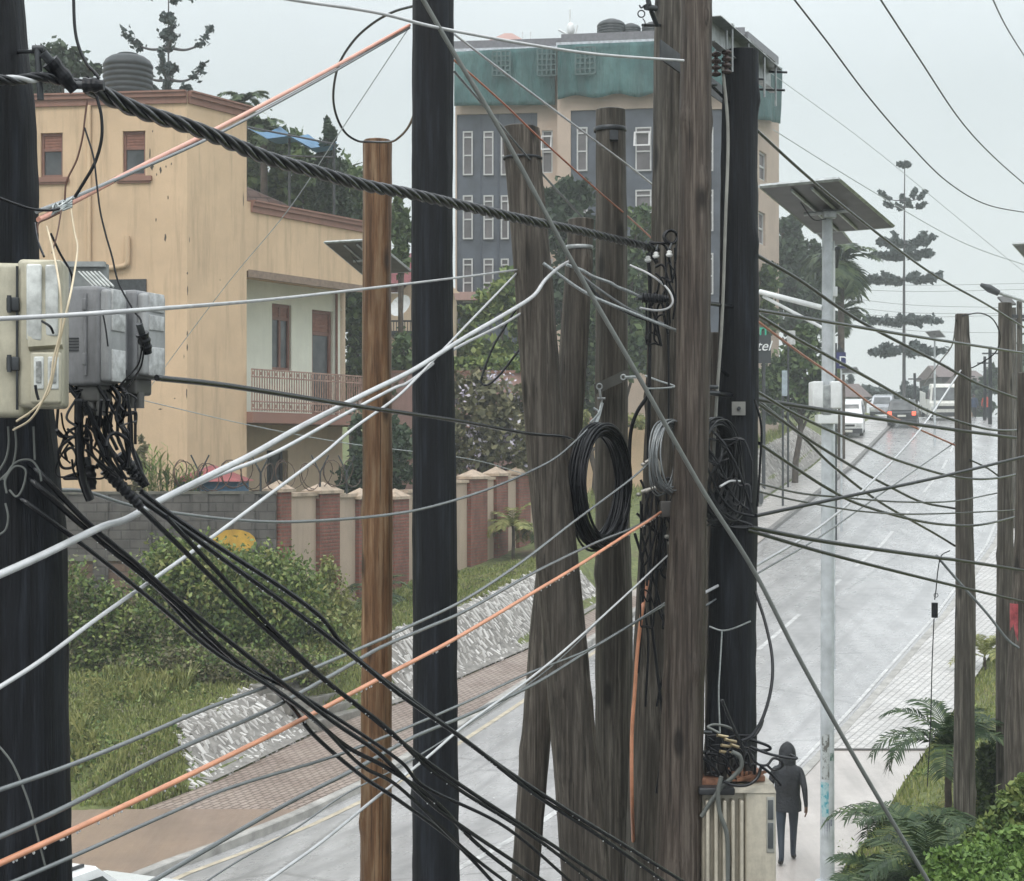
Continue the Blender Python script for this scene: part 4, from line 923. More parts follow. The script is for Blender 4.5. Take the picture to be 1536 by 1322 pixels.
ring = lambda c, r, n=14, ay=0: [c + Vector((r * math.cos(k * 2 * math.pi / n) * math.cos(ay), r * math.cos(k * 2 * math.pi / n) * math.sin(ay), r * math.sin(k * 2 * math.pi / n))) for k in range(n + 1)]
mb.tube(ring(a, .02), .006, 6); mb.cyl(P(899, 583, 11.75), P(901, 598, 11.75), .009, 8); mb.cyl(P(896, 598, 11.75), P(908, 598, 11.75), .009, 8); mb.cyl(P(904, 598, 11.75), P(900, 612, 11.75), .007, 8); mb.build('shackle', M_GALV, t)
mb = MB(); mb.tube(ring(P(935, 566, 11.72), .018), .006, 6); mb.build('eye_ring', M_GALV, t)
mb = MB(); c = P(921, 200, 12.1 - .17); mb.box(c.x - .03, c.x + .03, c.y - .02, c.y + .05, c.z - .05, c.z + .02); mb.build('eye_bolt', M_DSTEEL, t)
# top-left fitting by pole p7 with ring
fit = thing('line_clamp', 'rusty suspension clamp with an iron ring at the top left of the thick grey-brown pole', 'clamp', P(975, 20, 11.4)); mb = MB()
mb.tube(ring(P(962, 21, 11.3), .024, 20), .005, 6); mb.cyl(P(977, 17, 11.35), P(985, 38, 11.45), .017, 10); mb.cyl(P(969, 11, 11.3), P(983, 13, 11.4), .022, 8); mb.cyl(P(972, 0, 11.3), P(974, 8, 11.3), .018, 8); mb.cyl(P(964, 38, 11.4), P(990, 38, 11.6), .011, 8)
mb.tube(catmull([P(959, 8, 11.3), P(962, 12, 11.3), P(967, 8, 11.3)]), .006, 6); mb.tube(catmull([P(964, 28, 11.3), P(967, 32, 11.3), P(968, 37, 11.35)]), .004, 6); mb.build('clamp_body', M_DSTEEL, fit)
# ================================================================ CABLES
def cab(label, pts, d0, d1, w, mat, name='cable', group=None, n=9, cat='cable', ds=None, seg=7):
    Ls = [0]
    for a, b_ in zip(pts, pts[1:]): Ls.append(Ls[-1] + math.hypot(b_[0] - a[0], b_[1] - a[1]))
    q = []
    for pp_, l in zip(pts, Ls):
        px, py = pp_[:2]; t_ = l / Ls[-1]
        if ds: d = lerp_tab(ds, t_)
        else: d = 1 / ((1 - t_) / d0 + t_ / d1)
        if len(pp_) > 2: d = pp_[2]
        q.append(P(px, py, d))
    path = catmull(q, n)
    dm = q[len(q) // 2].y; r = w / 2 / F * dm
    mb = MB(); mb.tube(path, r, seg); base = path[0]
    o = mb.build(name, mat, None, base); tag(o, label, cat, group); return o
def bundle(label, pts, d0, d1, w, mats, turns, name='twisted_cable', k=4, group=None):
    Ls = [0]
    for a, b_ in zip(pts, pts[1:]): Ls.append(Ls[-1] + math.hypot(b_[0] - a[0], b_[1] - a[1]))
    q = [P(px, py, 1 / ((1 - l / Ls[-1]) / d0 + (l / Ls[-1]) / d1)) for (px, py), l in zip(pts, Ls)]
    path = catmull(q, 28); r = w / 2 / F * q[len(q) // 2].y; t = thing(name, label, 'cable', path[0], group)
    for j in range(k):
        out = []; acc = 0
        for i, p in enumerate(path):
            if i: acc += (p - path[i - 1]).length
            tg = (path[min(i + 1, len(path) - 1)] - path[max(0, i - 1)]).normalized(); a = tg.cross(Vector((0, 0, 1))).normalized(); b_ = tg.cross(a)
            an = acc * turns * 2 * math.pi + j * 2 * math.pi / k; out.append(p + (a * math.cos(an) + b_ * math.sin(an)) * r * .52)
        mb = MB(); mb.tube(out, r * .46, 7); mb.build('strand', mats[j % len(mats)], t)
    return t
bundle('thick twisted bundle of black cables from the left pole to the middle poles', [(130, 128), (200, 163), (300, 196), (400, 237), (470, 257), (550, 279), (620, 292), (720, 315), (800, 333), (870, 347), (960, 368), (985, 376)], 5.0, 11.2, 19, [C_BLACK, C_BLACK2], 2.3)
bundle('short twisted run of dark and pale strands across the left black pole', [(-20, 118), (20, 121), (62, 116), (95, 122), (130, 128)], 4.6, 5.0, 17, [C_BLACK, C_WHITE, C_BLACK2], 5)
L_ = [
 ('faded orange cable running from the left pole up to the tall black pole', [(58, 330), (110, 303), (200, 256), (330, 191), (480, 112), (614, 38)], 4.9, 9.1, 7, C_PINK),
 ('pale cable running alongside the faded orange cable up to the tall black pole', [(55, 318), (110, 297), (200, 258), (330, 199), (480, 119), (614, 42)], 4.9, 9.1, 5.5, C_GREY),
 ('pale steel-grey cable crossing the sky from top left to the reddish-brown pole', [(380, -12), (440, 0), (560, 18), (640, 38), (700, 50), (800, 68), (900, 82), (1025, 91)], 7.6, 10.5, 5, C_WHITE),
 ('long straight guy strand falling steeply from the tall black pole to the lower right', [(628, -12), (680, 78), (760, 212), (850, 378), (955, 560), (1010, 658), (1060, 745), (1130, 855), (1200, 990), (1290, 1150), (1400, 1335)], 8.6, 9.6, 7, C_GUY),
 ('thin steel wire slanting down in front of the tan house from the tall black pole', [(612, 44), (510, 198), (430, 318), (330, 440), (200, 615)], 9.2, 14, 1.3, C_STEEL),
 ('white thin cable from the tall black pole passing behind the grey-brown pole top', [(682, 52), (760, 112), (840, 172), (900, 217), (943, 249), (985, 282)], 9.4, 12.6, 3.2, C_WHITE),
 ('thin red-orange cable slanting behind the leaning pole top towards the thick pole', [(680, 90), (710, 115), (760, 160), (810, 208), (892, 282), (943, 326), (980, 360)], 9.3, 12.7, 3, C_RED),
 ('grey cable slanting from the tall black pole behind the leaning pole to the strut pole', [(682, 108), (750, 187), (815, 263), (873, 326)], 9.3, 11.9, 3.4, C_GREY),
 ('pale nearly level cable crossing in front of the tan house to the leaning pole', [(-15, 479, 4.12), (100, 473, 4.22), (240, 463, 4.5), (400, 450), (560, 432), (700, 415), (775, 405)], 4.4, 10.72, 5, C_WHITE),
 ('thickest white cable sweeping up from the lower left edge to the leaning pole', [(-20, 870), (0, 862), (60, 835), (130, 801), (160, 788), (190, 779), (240, 751), (330, 706), (380, 681), (450, 641), (540, 595), (620, 555), (690, 511), (760, 470), (800, 444), (818, 420), (838, 402, 10.9), (854, 392, 11.62)], 4.4, 10.4, 9, C_WHITE),
 ('second white cable running just below the thickest white one', [(240, 752), (320, 716), (411, 680), (509, 626), (588, 584), (615, 572), (678, 526), (750, 489), (782, 470)], 6.2, 10.75, 5, C_WHITE),
 ('pale cable rising steeply from the left edge past the black pole to the leaning pole', [(-15, 1040), (60, 992), (150, 925), (250, 855), (310, 812), (400, 745), (480, 685), (530, 643), (590, 600), (625, 567), (690, 498), (775, 410)], 4.4, 10.75, 5, C_WHITE),
 ('black cable running from the grey meter box across the tan house to the big coil', [(235, 567), (350, 580), (540, 610), (690, 632), (790, 650), (845, 655), (868, 664)], 5.0, 11.2, 6, C_BLACK2),
 ('slack pale cable in a long sag from the left pole up to the crossbar shackle', [(85, 735), (130, 738), (190, 757), (250, 768), (350, 780), (440, 783), (560, 775), (640, 762), (730, 735), (800, 705), (840, 682), (880, 645), (896, 625), (902, 606)], 5.2, 11.7, 4.2, C_GREY),
 ('very thin grey wire crossing low in front of the balcony', [(195, 596), (370, 637), (520, 665), (700, 688), (790, 712)], 12, 16, 1.3, C_STEEL),
 ('grey cable crossing low from the left edge, uppermost at the left pole foot', [(-15, 1190), (100, 1150), (200, 1110), (310, 1063), (430, 1019), (540, 973), (620, 937), (700, 898), (780, 845), (859, 784), (946, 719), (982, 686)], 4.4, 11.4, 5, C_GREY),
 ('grey cable crossing low from the left edge directly above the orange cable', [(-15, 1262), (100, 1210), (250, 1132), (400, 1066), (500, 1012), (570, 972), (640, 942), (703, 914), (803, 858), (890, 816), (954, 790), (990, 768)], 4.4, 11.4, 5.5, C_GREY),
 ('grey cable crossing low directly below the orange cable to the thick pole', [(-15, 1338), (120, 1280), (250, 1222), (350, 1180), (500, 1135), (600, 1096), (700, 1053), (793, 1010), (886, 973), (954, 932), (1004, 900)], 4.35, 11.2, 4.6, C_GREY),
 ('thicker grey cable rising from the bottom edge left of the brown pole', [(190, 1345), (300, 1280), (430, 1206), (540, 1150), (620, 1106), (700, 1073), (800, 1027), (886, 974), (954, 933), (1002, 905)], 5.2, 11.3, 5.5, C_GREY),
 ('pale cable rising steeply from the bottom edge to the thick pole', [(380, 1336), (480, 1265), (560, 1200), (640, 1137), (700, 1086), (800, 1014), (870, 955), (946, 886), (1007, 828)], 5.6, 11.3, 4.2, C_WHITE),
 ('thin grey cable low over the kerb between the brown pole and the bottom edge', [(290, 1335), (360, 1290), (440, 1245), (520, 1190), (600, 1150), (700, 1088), (827, 1000), (930, 900)], 6, 11.6, 2.6, C_GREY),
 ('short grey cable crossing from the upper left to the lower end of the cabinet pole', [(815, 395), (880, 440), (950, 470), (1017, 497)], 10.6, 10.9, 5, C_STEEL),
 ('grey cable sagging from the strut pole band, upper of the sagging pair', [(862, 405), (900, 435), (950, 467), (1000, 488)], 11.2, 11.3, 4, C_GREY),
 ('grey cable sagging from the strut pole band, lower of the sagging pair', [(868, 412), (905, 450), (955, 475), (1000, 489)], 11.1, 11.2, 4, C_BLACK2),
 ('silver preformed grip spiralled along from the strut pole to the black clamp', [(850, 397), (872, 405), (890, 415), (915, 424), (925, 430), (945, 438), (965, 448)], 11.0, 11.2, 5, C_STEEL),
]
for l, p, d0, d1, w_, m in L_: cab(l, p, d0, d1, w_, m)
org = thing('cable', 'bright orange cable hung with water drops crossing the lower left to the thick pole', 'cable', P(0, 1295, 4.6))
op = [(-15, 1302), (110, 1245), (300, 1155), (450, 1081), (560, 1023), (680, 960), (800, 889), (870, 847), (940, 802), (972, 782), (992, 768)]
Ls = [0]
for a, b_ in zip(op, op[1:]): Ls.append(Ls[-1] + math.hypot(b_[0] - a[0], b_[1] - a[1]))
q = [P(x, y, 1 / ((1 - l / Ls[-1]) / 4.4 + (l / Ls[-1]) / 11.1)) for (x, y), l in zip(op, Ls)]; path = catmull(q, 10)
mb = MB(); mb.tube(path, .0093, 9); mb.build('sheath', C_ORANGE, org)
mb = MB()
for _ in range(110):
    i = int(random.random() ** 1.3 * (len(path) - 2)); t_ = random.random(); p = path[i].lerp(path[i + 1], t_); mb.ball(p + Vector((0, 0, -.0118 - random.uniform(0, .003))), random.uniform(.0022, .0042), 7, 1.3)
wm, nt_, b_ = newmat('water_drop'); b_.inputs['Base Color'].default_value = (.95, .97, .97, 1); b_.inputs['Roughness'].default_value = .05; b_.inputs['Transmission Weight'].default_value = .15; b_.inputs['IOR'].default_value = 1.33
o = mb.build('water_drops', wm, org); o['kind'] = 'stuff'
# black service cables from the meter pole down to the right
G = 'black service cables fanning down from the meter boxes'
BL = [
 ('uppermost black service cable below the clamp, bending sharply over the brown pole', [(212, 738), (260, 775), (350, 835), (420, 880), (480, 925), (512, 965), (552, 1002), (620, 1052), (740, 1142), (850, 1215), (940, 1270), (1040, 1332)], 5.05, 8.3, 7.5),
 ('second black service cable hugging the uppermost one to the bottom edge', [(200, 742), (280, 798), (350, 850), (440, 915), (530, 985), (600, 1042), (700, 1112), (800, 1190), (900, 1255), (1010, 1332)], 5.0, 8.2, 7.5),
 ('black service cable from the right clamp ending below the middle of the leaning pole', [(205, 757), (290, 840), (370, 918), (440, 980), (480, 1015), (550, 1070), (620, 1127), (700, 1184), (820, 1262), (925, 1332)], 5.0, 8.0, 7),
 ('black service cable starting at the sagging white cable and crossing the big bush', [(250, 776), (330, 862), (400, 935), (450, 985), (500, 1030), (580, 1092), (640, 1150), (700, 1192), (800, 1255), (905, 1335)], 5.1, 7.9, 6.5),
 ('black service cable leaving the black pole highest, at the wire tangle', [(40, 692, 4.9), (66, 716, 4.82), (130, 783), (200, 842), (280, 912), (350, 967), (420, 1022), (500, 1083), (570, 1132), (640, 1200), (700, 1245), (835, 1335)], 4.72, 7.7, 7.5),
 ('black service cable just beneath the highest one at the black pole', [(38, 712, 4.9), (62, 734, 4.82), (150, 812), (250, 893), (350, 988), (450, 1062), (520, 1120), (580, 1152), (650, 1200), (720, 1270), (805, 1335)], 4.75, 7.6, 7.5),
 ('lowest black service cable leaving the face of the black pole', [(22, 742, 4.9), (45, 758, 4.8), (130, 822), (230, 902), (320, 977), (400, 1027), (470, 1077), (540, 1147), (600, 1182), (700, 1277), (775, 1335)], 4.7, 7.5, 6.5),
 ('black service cable that shows from the bush downwards beside the lane of cables', [(200, 842), (300, 952), (370, 1002), (440, 1037), (520, 1087), (600, 1142), (640, 1182), (760, 1242), (870, 1335)], 5.2, 7.8, 6),
 ('lowest black service cable at the foot of the brown pole', [(300, 958), (420, 1042), (470, 1102), (540, 1162), (600, 1202), (680, 1262), (750, 1335)], 5.6, 7.4, 6.5)]
wm, nt_, b_ = newmat('water_drop_clear'); b_.inputs['Base Color'].default_value = (.95, .97, .97, 1); b_.inputs['Roughness'].default_value = .05
for bi, (l, p, d0, d1, w_) in enumerate(BL):
    co = cab(l, p, d0, d1, w_, C_BLACK2, group=G)
    if bi in (0, 1, 3, 5):
        mv = [v.co + co.location for v in co.data.vertices]; ns = len(mv) // 7; mb = MB()
        for _ in range(34):
            i = random.randrange(ns // 6, ns - 1); c0 = sum((mv[i * 7 + k] for k in range(7)), Vector()) / 7; c1 = sum((mv[i * 7 + 7 + k] for k in range(7)), Vector()) / 7; c = c0.lerp(c1, random.random())
            mb.ball(c + Vector((0, 0, -w_ / 2 / F * co.location.y * 1.25)), random.uniform(.0018, .0036), 6, 1.3)
        o = mb.build('water_drops', wm, co); o['kind'] = 'stuff'
# right-hand cables
RL = [
 ('grey cable from the reddish pole sloping down over the solar lamp to the right edge', [(1066, 128), (1140, 200), (1230, 281), (1330, 361), (1400, 412), (1480, 457), (1550, 500)], 11, 21, 4, C_BLACK2),
 ('thin cable curving down through the empty sky, left of the two sky cables', [(1180, -15), (1240, 62), (1300, 142), (1360, 212), (1420, 272), (1480, 307), (1550, 321)], 13, 24, 2.2, C_BLACK),
 ('thin cable curving down through the sky, right of the other long sky cable', [(1312, -14), (1380, 90), (1440, 180), (1490, 235), (1550, 288)], 13, 24, 2.2, C_BLACK),
 ('short thin cable across the top right corner of the sky', [(1484, -12), (1512, 45), (1550, 105)], 14, 22, 2.2, C_BLACK),
 ('black cable with a joint leaving the thick black pole at upper right', [(1130, 380), (1150, 392), (1200, 421), (1290, 482), (1400, 540), (1440, 562), (1480, 581), (1550, 606)], 11.5, 21, 4.5, C_BLACK),
 ('straight black cable leaving the reddish pole nearly level to the right edge', [(1062, 455), (1140, 466), (1230, 481), (1350, 501), (1440, 515), (1550, 532)], 10.9, 20, 5, C_BLACK2),
 ('wavy black cable from the thick black pole crossing the battery box', [(1136, 472), (1160, 487), (1200, 511), (1300, 566), (1380, 611), (1430, 630), (1490, 645), (1550, 645)], 11.4, 20, 4.5, C_BLACK2),
 ('thin orange cable from the thick black pole slanting to the knotty pole', [(1136, 482), (1200, 530), (1260, 571), (1330, 621), (1432, 668)], 11.4, 19.4, 3.6, C_RED),
 ('thick black cable crossing the white van level from the reddish pole', [(1060, 588), (1140, 600), (1240, 616), (1330, 630), (1440, 646), (1550, 660)], 10.9, 20, 6.2, C_BLACK),
 ('black cable falling from the thick black pole to the knot of the knotty pole', [(1078, 552), (1140, 604), (1200, 652), (1250, 700), (1319, 753), (1401, 800), (1432, 819)], 11.1, 19.4, 4.5, C_BLACK2),
 ('drooping black cable passing the knotty pole at mid height', [(1136, 588), (1200, 625), (1300, 671), (1350, 692), (1430, 715), (1490, 718), (1550, 706)], 11.4, 20, 4.2, C_BLACK2),
 ('black cable over the lane dashes ending behind the knotty pole', [(1136, 605), (1220, 664), (1282, 702), (1330, 728), (1382, 753), (1432, 763)], 11.4, 19.4, 4, C_BLACK),
 ('lowest drooping black cable across the road to the right edge', [(1138, 665), (1190, 700), (1240, 732), (1290, 757), (1370, 780), (1430, 788), (1480, 786), (1550, 768)], 11.4, 20, 4.2, C_BLACK2),
 ('thin slack wire crossing the road level, upper one', [(1135, 725), (1200, 740), (1260, 746), (1350, 753), (1430, 752), (1495, 740)], 11.4, 20, 2.8, C_BLACK2),
 ('thin slack wire crossing the road level, lower one', [(1135, 737), (1200, 752), (1300, 768), (1400, 771), (1550, 764)], 11.4, 20, 2.8, C_BLACK2),
 ('thick black cable rising to the right from the coil on the thick black pole', [(1134, 774), (1200, 760), (1280, 743), (1400, 718), (1550, 682)], 11.1, 15, 5.5, C_BLACK),
 ('black cable running below the rising one to the far right pole', [(1120, 790), (1240, 813), (1400, 836), (1440, 841), (1550, 858)], 11.2, 18.3, 5.5, C_BLACK),
 ('second black cable below the rising one, lowest at the right edge', [(1120, 795), (1250, 833), (1400, 871), (1480, 890), (1550, 906)], 11.2, 18.3, 4.6, C_BLACK),
 ('pale wire climbing from the reddish pole over the road to the knotty pole, upper one', [(1050, 893), (1140, 845), (1230, 790), (1300, 730), (1380, 645), (1441, 556)], 11, 19.4, 3.6, C_WHITE),
 ('pale wire climbing from the reddish pole over the road to the knotty pole, lower one', [(1050, 914), (1140, 858), (1230, 805), (1330, 735), (1432, 664)], 11, 19.4, 2.8, C_GREY),
 ('short grey cable dropping to the sticker pole at the right edge', [(1404, 833), (1440, 875), (1480, 920), (1510, 958), (1528, 972)], 17.5, 18, 4, C_GREY),
 ('far wire in the sky from the hotel corner down to the right edge', [(1160, 195), (1300, 282), (1440, 362), (1550, 402)], 60, 75, 1.2, C_STEEL),
 ('second far wire in the sky passing behind the tall tiered pine', [(1150, 105), (1300, 215), (1440, 330), (1550, 420)], 75, 95, .8, C_STEEL),
 ('slack wire looping between the tops of the two verge poles', [(1443, 474), (1470, 470), (1490, 480), (1500, 505), (1492, 530), (1462, 550), (1450, 552)], 19.4, 20.3, 2, C_BLACK2),
 ('thin wire rising from the crest to the top of the knotty pole', [(1385, 578), (1410, 543), (1428, 518), (1434, 480)], 24, 19.4, 2, C_BLACK2),
 ('slack wire between the verge poles crossing the road background', [(1455, 690), (1480, 702), (1500, 716)], 19.4, 20.3, 2.6, C_BLACK2),
]
for l, p, d0, d1, w_, m in RL: cab(l, p, d0, d1, w_, m)
G = 'thin distribution wires in the far right sky'
for i, (y0, y1) in enumerate(((423, 425), (433, 434), (447, 462), (462, 470), (472, 472), (486, 500))):
    cab('faint distant wire low in the right sky, number %d from the top of the set' % (i + 1), [(1240 + i * 14, y0), (1380, (y0 + y1) / 2 + 4), (1550, y1)], 95, 110, .55, C_BLACK2, group=G)
# weighted plug hanging from the slack cable
hg = thing('hanging_plug', 'black connector plug dangling on a thin cord above the right pavement', 'connector', P(1402, 915, 17.4)); mb = MB()
mb.tube(catmull([P(1425, 826, 17.4), P(1412, 834, 17.4), P(1407, 855, 17.4), P(1404, 885, 17.4), P(1402, 900, 17.4)]), .006, 6); mb.tube(catmull([P(1401, 928, 17.4), P(1398, 1000, 17.4), P(1396, 1080, 17.4), P(1391, 1180, 17.4)]), .006, 6); mb.build('cord', C_BLACK, hg)
mb = MB(); c = P(1402, 914, 17.4); mb.cyl(c + Vector((0, 0, -.09)), c + Vector((0, 0, .07)), .034, 14); mb.tube(ring(P(1404, 893, 17.4), .022), .004, 6); mb.build('plug_body', C_BLACK, hg)
# loops
cab('large round loop of black cable hanging in the sky over the sawn brown pole', [(625, 8), (590, 18), (558, 36), (530, 62), (508, 98), (500, 140), (504, 172), (517, 198), (535, 211), (552, 213), (585, 213), (600, 205), (613, 190), (624, 165)], 9.3, 9.3, 3.6, C_BLACK2, ds=[(0, 9.2), (.55, 10.8), (.8, 11.35), (1, 9.4)], group=None)
cab('narrow black cable loop hanging left of the leaning brown pole', [(790, 440), (765, 478), (740, 520), (724, 562), (722, 575), (732, 577), (750, 562), (775, 530), (792, 510)], 10.9, 10.9, 3.4, C_BLACK2)
cab('black cable bowing out beside the grey-brown pole towards the thick pole', [(972, 594), (955, 620), (946, 650), (944, 700), (945, 740)], 11.5, 11.6, 6, C_BLACK)
cab('long black cable bowing out right of the thick black pole down to the cabinet', [(1133, 888), (1148, 935), (1158, 985), (1157, 1030), (1145, 1075), (1128, 1103), (1112, 1112)], 11.2, 10.5, 5, C_BLACK)
cab('orange cable hanging straight down the left side of the thick pole', [(972, 870, 11.6), (965, 905), (957, 970), (952, 1040), (948, 1100), (948, 1200), (950, 1262, 11.6)], 11.25, 11.25, 6, C_ORANGE, name='cable')
for i, (p, w_) in enumerate((([(972, 380), (975, 440), (974, 560), (973, 640), (972, 700)], 6), ([(998, 380), (1000, 440), (1003, 560), (1003, 640)], 3.5), ([(1000, 430), (985, 470), (992, 520)], 4), ([(968, 760), (985, 800), (1000, 850), (1010, 900)], 4), ([(985, 770), (965, 830), (962, 880), (972, 960), (968, 1060)], 4), ([(1000, 790), (985, 830), (975, 900), (985, 1000), (995, 1100), (985, 1190)], 5), ([(962, 800), (975, 850), (1000, 960), (985, 1060)], 4), ([(955, 770), (985, 800), (1010, 815)], 4), ([(952, 800), (965, 850), (963, 920), (957, 1010)], 4.5))):
    cab(['thick black drop cable down the upper face of the thick pole', 'thin dark drop cable close to the reddish pole', 'short black drop cable below the black clamp', 'black cable slanting right below the coil on the thick pole', 'black cable winding down behind the orange one', 'long black cable snaking down the thick pole between the orange one and the reddish pole', 'black cable slanting across the thick pole under the coil', 'short black cable bridging to the thick pole below the big coil', 'black cable hugging the left side of the thick pole above the orange one'][i], p, 11.25, 11.25, w_, C_BLACK, group='black drop cables on the thick pole')
def tangle(label, group, cx, cy, rx, ry, d, n, w, mat, tall=1.0, down=False):
    for i in range(n):
        q = []; x, y = cx + rx * random.uniform(-.8, .8), cy + ry * (random.uniform(-.9, .9) if not down else -1); dr = random.uniform(0, 6.28)
        for k in range(random.randint(4, 7)):
            q.append((x, y)); dr = (dr + random.uniform(-1.2, 1.5)) if not down else (1.25 + random.uniform(-.75, .75)); st = random.uniform(.35, .7); x += rx * st * math.cos(dr); y += ry * st * math.sin(dr) * tall
            x = max(cx - rx, min(cx + rx, x)); y = max(cy - ry, min(cy + ry, y))
        cab(label, q, d + random.uniform(-.07, .05), d + random.uniform(-.07, .05), w * random.uniform(.7, 1.3), mat, group=group, n=7, seg=6)
tangle('thin black wire lost in the dense tangle under the meter boxes', 'wires lost in the tangle under the meter boxes', 145, 652, 58, 66, 4.92, 12, 4, C_BLACK)
tangle('black cable hanging down among others under the meter boxes', 'cables hanging down under the meter boxes', 142, 640, 52, 62, 4.95, 16, 5.5, C_BLACK, down=True)
tangle('black wire lost in the mess of wire on the upper thick pole', 'wires lost in the mess on the upper thick pole', 992, 440, 22, 75, 11.22, 12, 3.4, C_BLACK)
tangle('black wire lost in the mess of wire on the lower thick pole', 'wires lost in the mess on the lower thick pole', 985, 830, 24, 110, 11.2, 16, 3.4, C_BLACK)
tangle('black wire lost in the heap on the cabinet top', 'wires lost in the heap on the cabinet top', 1096, 1138, 36, 34, 10.8, 18, 3.6, C_BLACK)
tangle('dark wire lost in the hanging mass on the thick black pole', 'wires lost in the hanging mass on the thick black pole', 1096, 725, 32, 65, 11.1, 16, 3.2, C_BLACK2)
# ================================================================ COILS
def coil(label, c, rad, nrm, n, w, mat, spread, jit=.03, name='cable_coil', wires=None, squash=1.0):
    nrm = Vector(nrm).normalized(); e1 = nrm.cross(Vector((0, 0, 1))).normalized(); e2 = Vector((0, 0, 1)); t = thing(name, label, 'coil', c - Vector((0, 0, rad))); mb = MB()
    for k in range(n):
        off = random.uniform(-spread, spread); rr = rad * (1 - random.uniform(0, 1) ** 1.3 * .17); ph = random.uniform(0, 6.28); pts = []
        dx = random.uniform(-jit, jit)
        for i in range(49):
            a = 2 * math.pi * i / 48; q = rr * (1 + .025 * math.sin(2 * a + ph)); low = max(0, -math.sin(a))
            pts.append(c + e1 * (q * math.cos(a) * squash + dx * low) + e2 * (q * math.sin(a) - abs(dx) * low * .6) + nrm * (off * (1 + .6 * low * math.sin(ph)) + .02 * math.sin(a + ph)))
        mb.tube(pts, w, 6, caps=False)
    mb.build('wire_loops', mat, t); return t
tc_ = coil('big oval coil of black cable hanging at the crossbar of the grey-brown pole', P(901, 727, 11.15), .415, (.88, -.47, 0), 60, .0088, C_BLACK, .05, .07)
mb = MB(); mb.tube(catmull([P(868, 664, 11.0), P(890, 640, 11.1), P(897, 628, 11.3), P(903, 606, 11.7)]), .012, 6); mb.tube(catmull([P(885, 634, 11.2), P(893, 626, 11.3), P(898, 618, 11.35), P(890, 612, 11.35)]), .007, 6); mb.build('tie_wire', C_STEEL, tc_)
coil('small oval coil of grey wire between the thick pole and the reddish pole', P(1004, 684, 10.75), .24, (.86, -.5, 0), 14, .0055, C_GREY, .05, .05)
coil('loose hanging coil of black cable on the thick black pole beside the reddish pole', P(1072, 700, 11.05), .34, (.72, -.7, 0), 26, .006, C_BLACK2, .07, .16, squash=.75)
coil('small dark coil on the thick pole just above the twisted bundle end', P(1006, 356, 11.15), .05, (.3, -.95, 0), 10, .006, C_BLACK, .02, .01)
for i, p in enumerate(([(1062, 640), (1085, 665), (1105, 700), (1118, 735), (1128, 770)], [(1060, 700), (1078, 740), (1100, 765), (1132, 775)], [(1060, 720), (1075, 755), (1095, 775), (1128, 788)], [(1060, 670), (1080, 700), (1100, 745), (1122, 765)], [(1060, 690), (1078, 695), (1083, 670), (1080, 650)], [(1080, 730), (1095, 722), (1110, 722)], [(1132, 600), (1142, 640), (1140, 700), (1136, 760)], [(1060, 755), (1085, 785), (1110, 792), (1130, 790)])):
    cab('dark cable loop at the hanging coil, ' + ['outermost and highest', 'swinging low to the joint', 'lowest but one', 'in the middle of the tangle', 'curling back as a short hook', 'short pale stub', 'running down its right side', 'lowest of all'][i], p, 10.95, 11.15, 3.6, C_BLACK2 if i != 5 else C_WHITE, group='loops of cable on the thick black pole')
# clamps
def clamp(label, a, b_, d0, d1, r, mat, ribs=6, name='cable_clamp'):
    A, B = P(*a, d0), P(*b_, d1); t = thing(name, label, 'clamp', A); mb = MB(); pts = []; rs = []; n = ribs * 4
    for i in range(n + 1): pts.append(A.lerp(B, i / n)); rs.append(r * (1 if i % 4 < 2 else .86) * (1 - .35 * (i / n) ** 3))
    mb.tube(pts, rs, 14, smooth=False); mb.build('clamp_body', mat, t); mb = MB(); mb.cyl(A, A + (A - B).normalized() * .03, r * .5, 10); mb.build('clamp_nose', M_DSTEEL, t); return t
clamp('ribbed black strain clamp right of the meter tangle, upper of two', (188, 692), (218, 728), 5.0, 5.05, .022, C_BLACK)
clamp('long black strain clamp right of the meter tangle, lower of two', (158, 704), (212, 762), 4.95, 5.0, .021, C_BLACK, 9)
clamp('short black clamp hanging under the meter tangle', (133, 700), (138, 735), 4.95, 4.95, .02, C_BLACK, 3)
clamp('black barrel clamp on the thick pole beside the loop of wire', (963, 447), (1003, 449), 11.1, 11.1, .036, C_BLACK, 8)
clamp('small black connector on the right face of the last grey meter box', (213, 500), (222, 530), 4.75, 4.78, .02, C_BLACK, 3)
clamp('black insulated tap connector on the twisted bundle beside the left pole', (126, 128), (156, 128), 4.9, 4.9, .024, C_BLACK, 2)
clamp('black angular wedge clamp on the twisted bundle near the left pole', (75, 92), (112, 135), 4.85, 4.9, .028, C_BLACK, 2)
for i, (x, y, d) in enumerate(((984, 382, 10.9), (972, 388, 10.95), (1004, 380, 10.85))):
    t = thing('porcelain_knob', ['white porcelain knob at the end of the twisted bundle, centre one', 'white porcelain knob at the end of the twisted bundle, leftmost', 'white porcelain knob at the end of the twisted bundle, right by the reddish pole'][i], 'insulator', P(x, y, d), 'white knobs at the bundle end'); mb = MB(); mb.lathe(P(x, y + 6, d), [(.010, 0), (.022, .008), (.024, .02), (.014, .028), (.019, .036), (.010, .044)], 14); mb.build('knob', M_PORC, t); mb = MB(); mb.cyl(P(x, y - 6, d), P(x + 3, y - 14, d + .1), .007, 6); mb.build('pin', M_DSTEEL, t)
t = thing('terminal_bracket', 'small junction bracket with tarnished fittings on the thick pole at the orange cable end', 'bracket', P(1000, 770, 11.0)); mb = MB()
a = P(990, 752, 11.15); b_ = P(1014, 776, 11.15); mb.rbox(a.x, b_.x, 11.08, 11.2, b_.z, a.z, .008); mb.build('bracket_body', simple('grubby_grey_box', (.10, .095, .09), .5), t)
mb = MB(); 
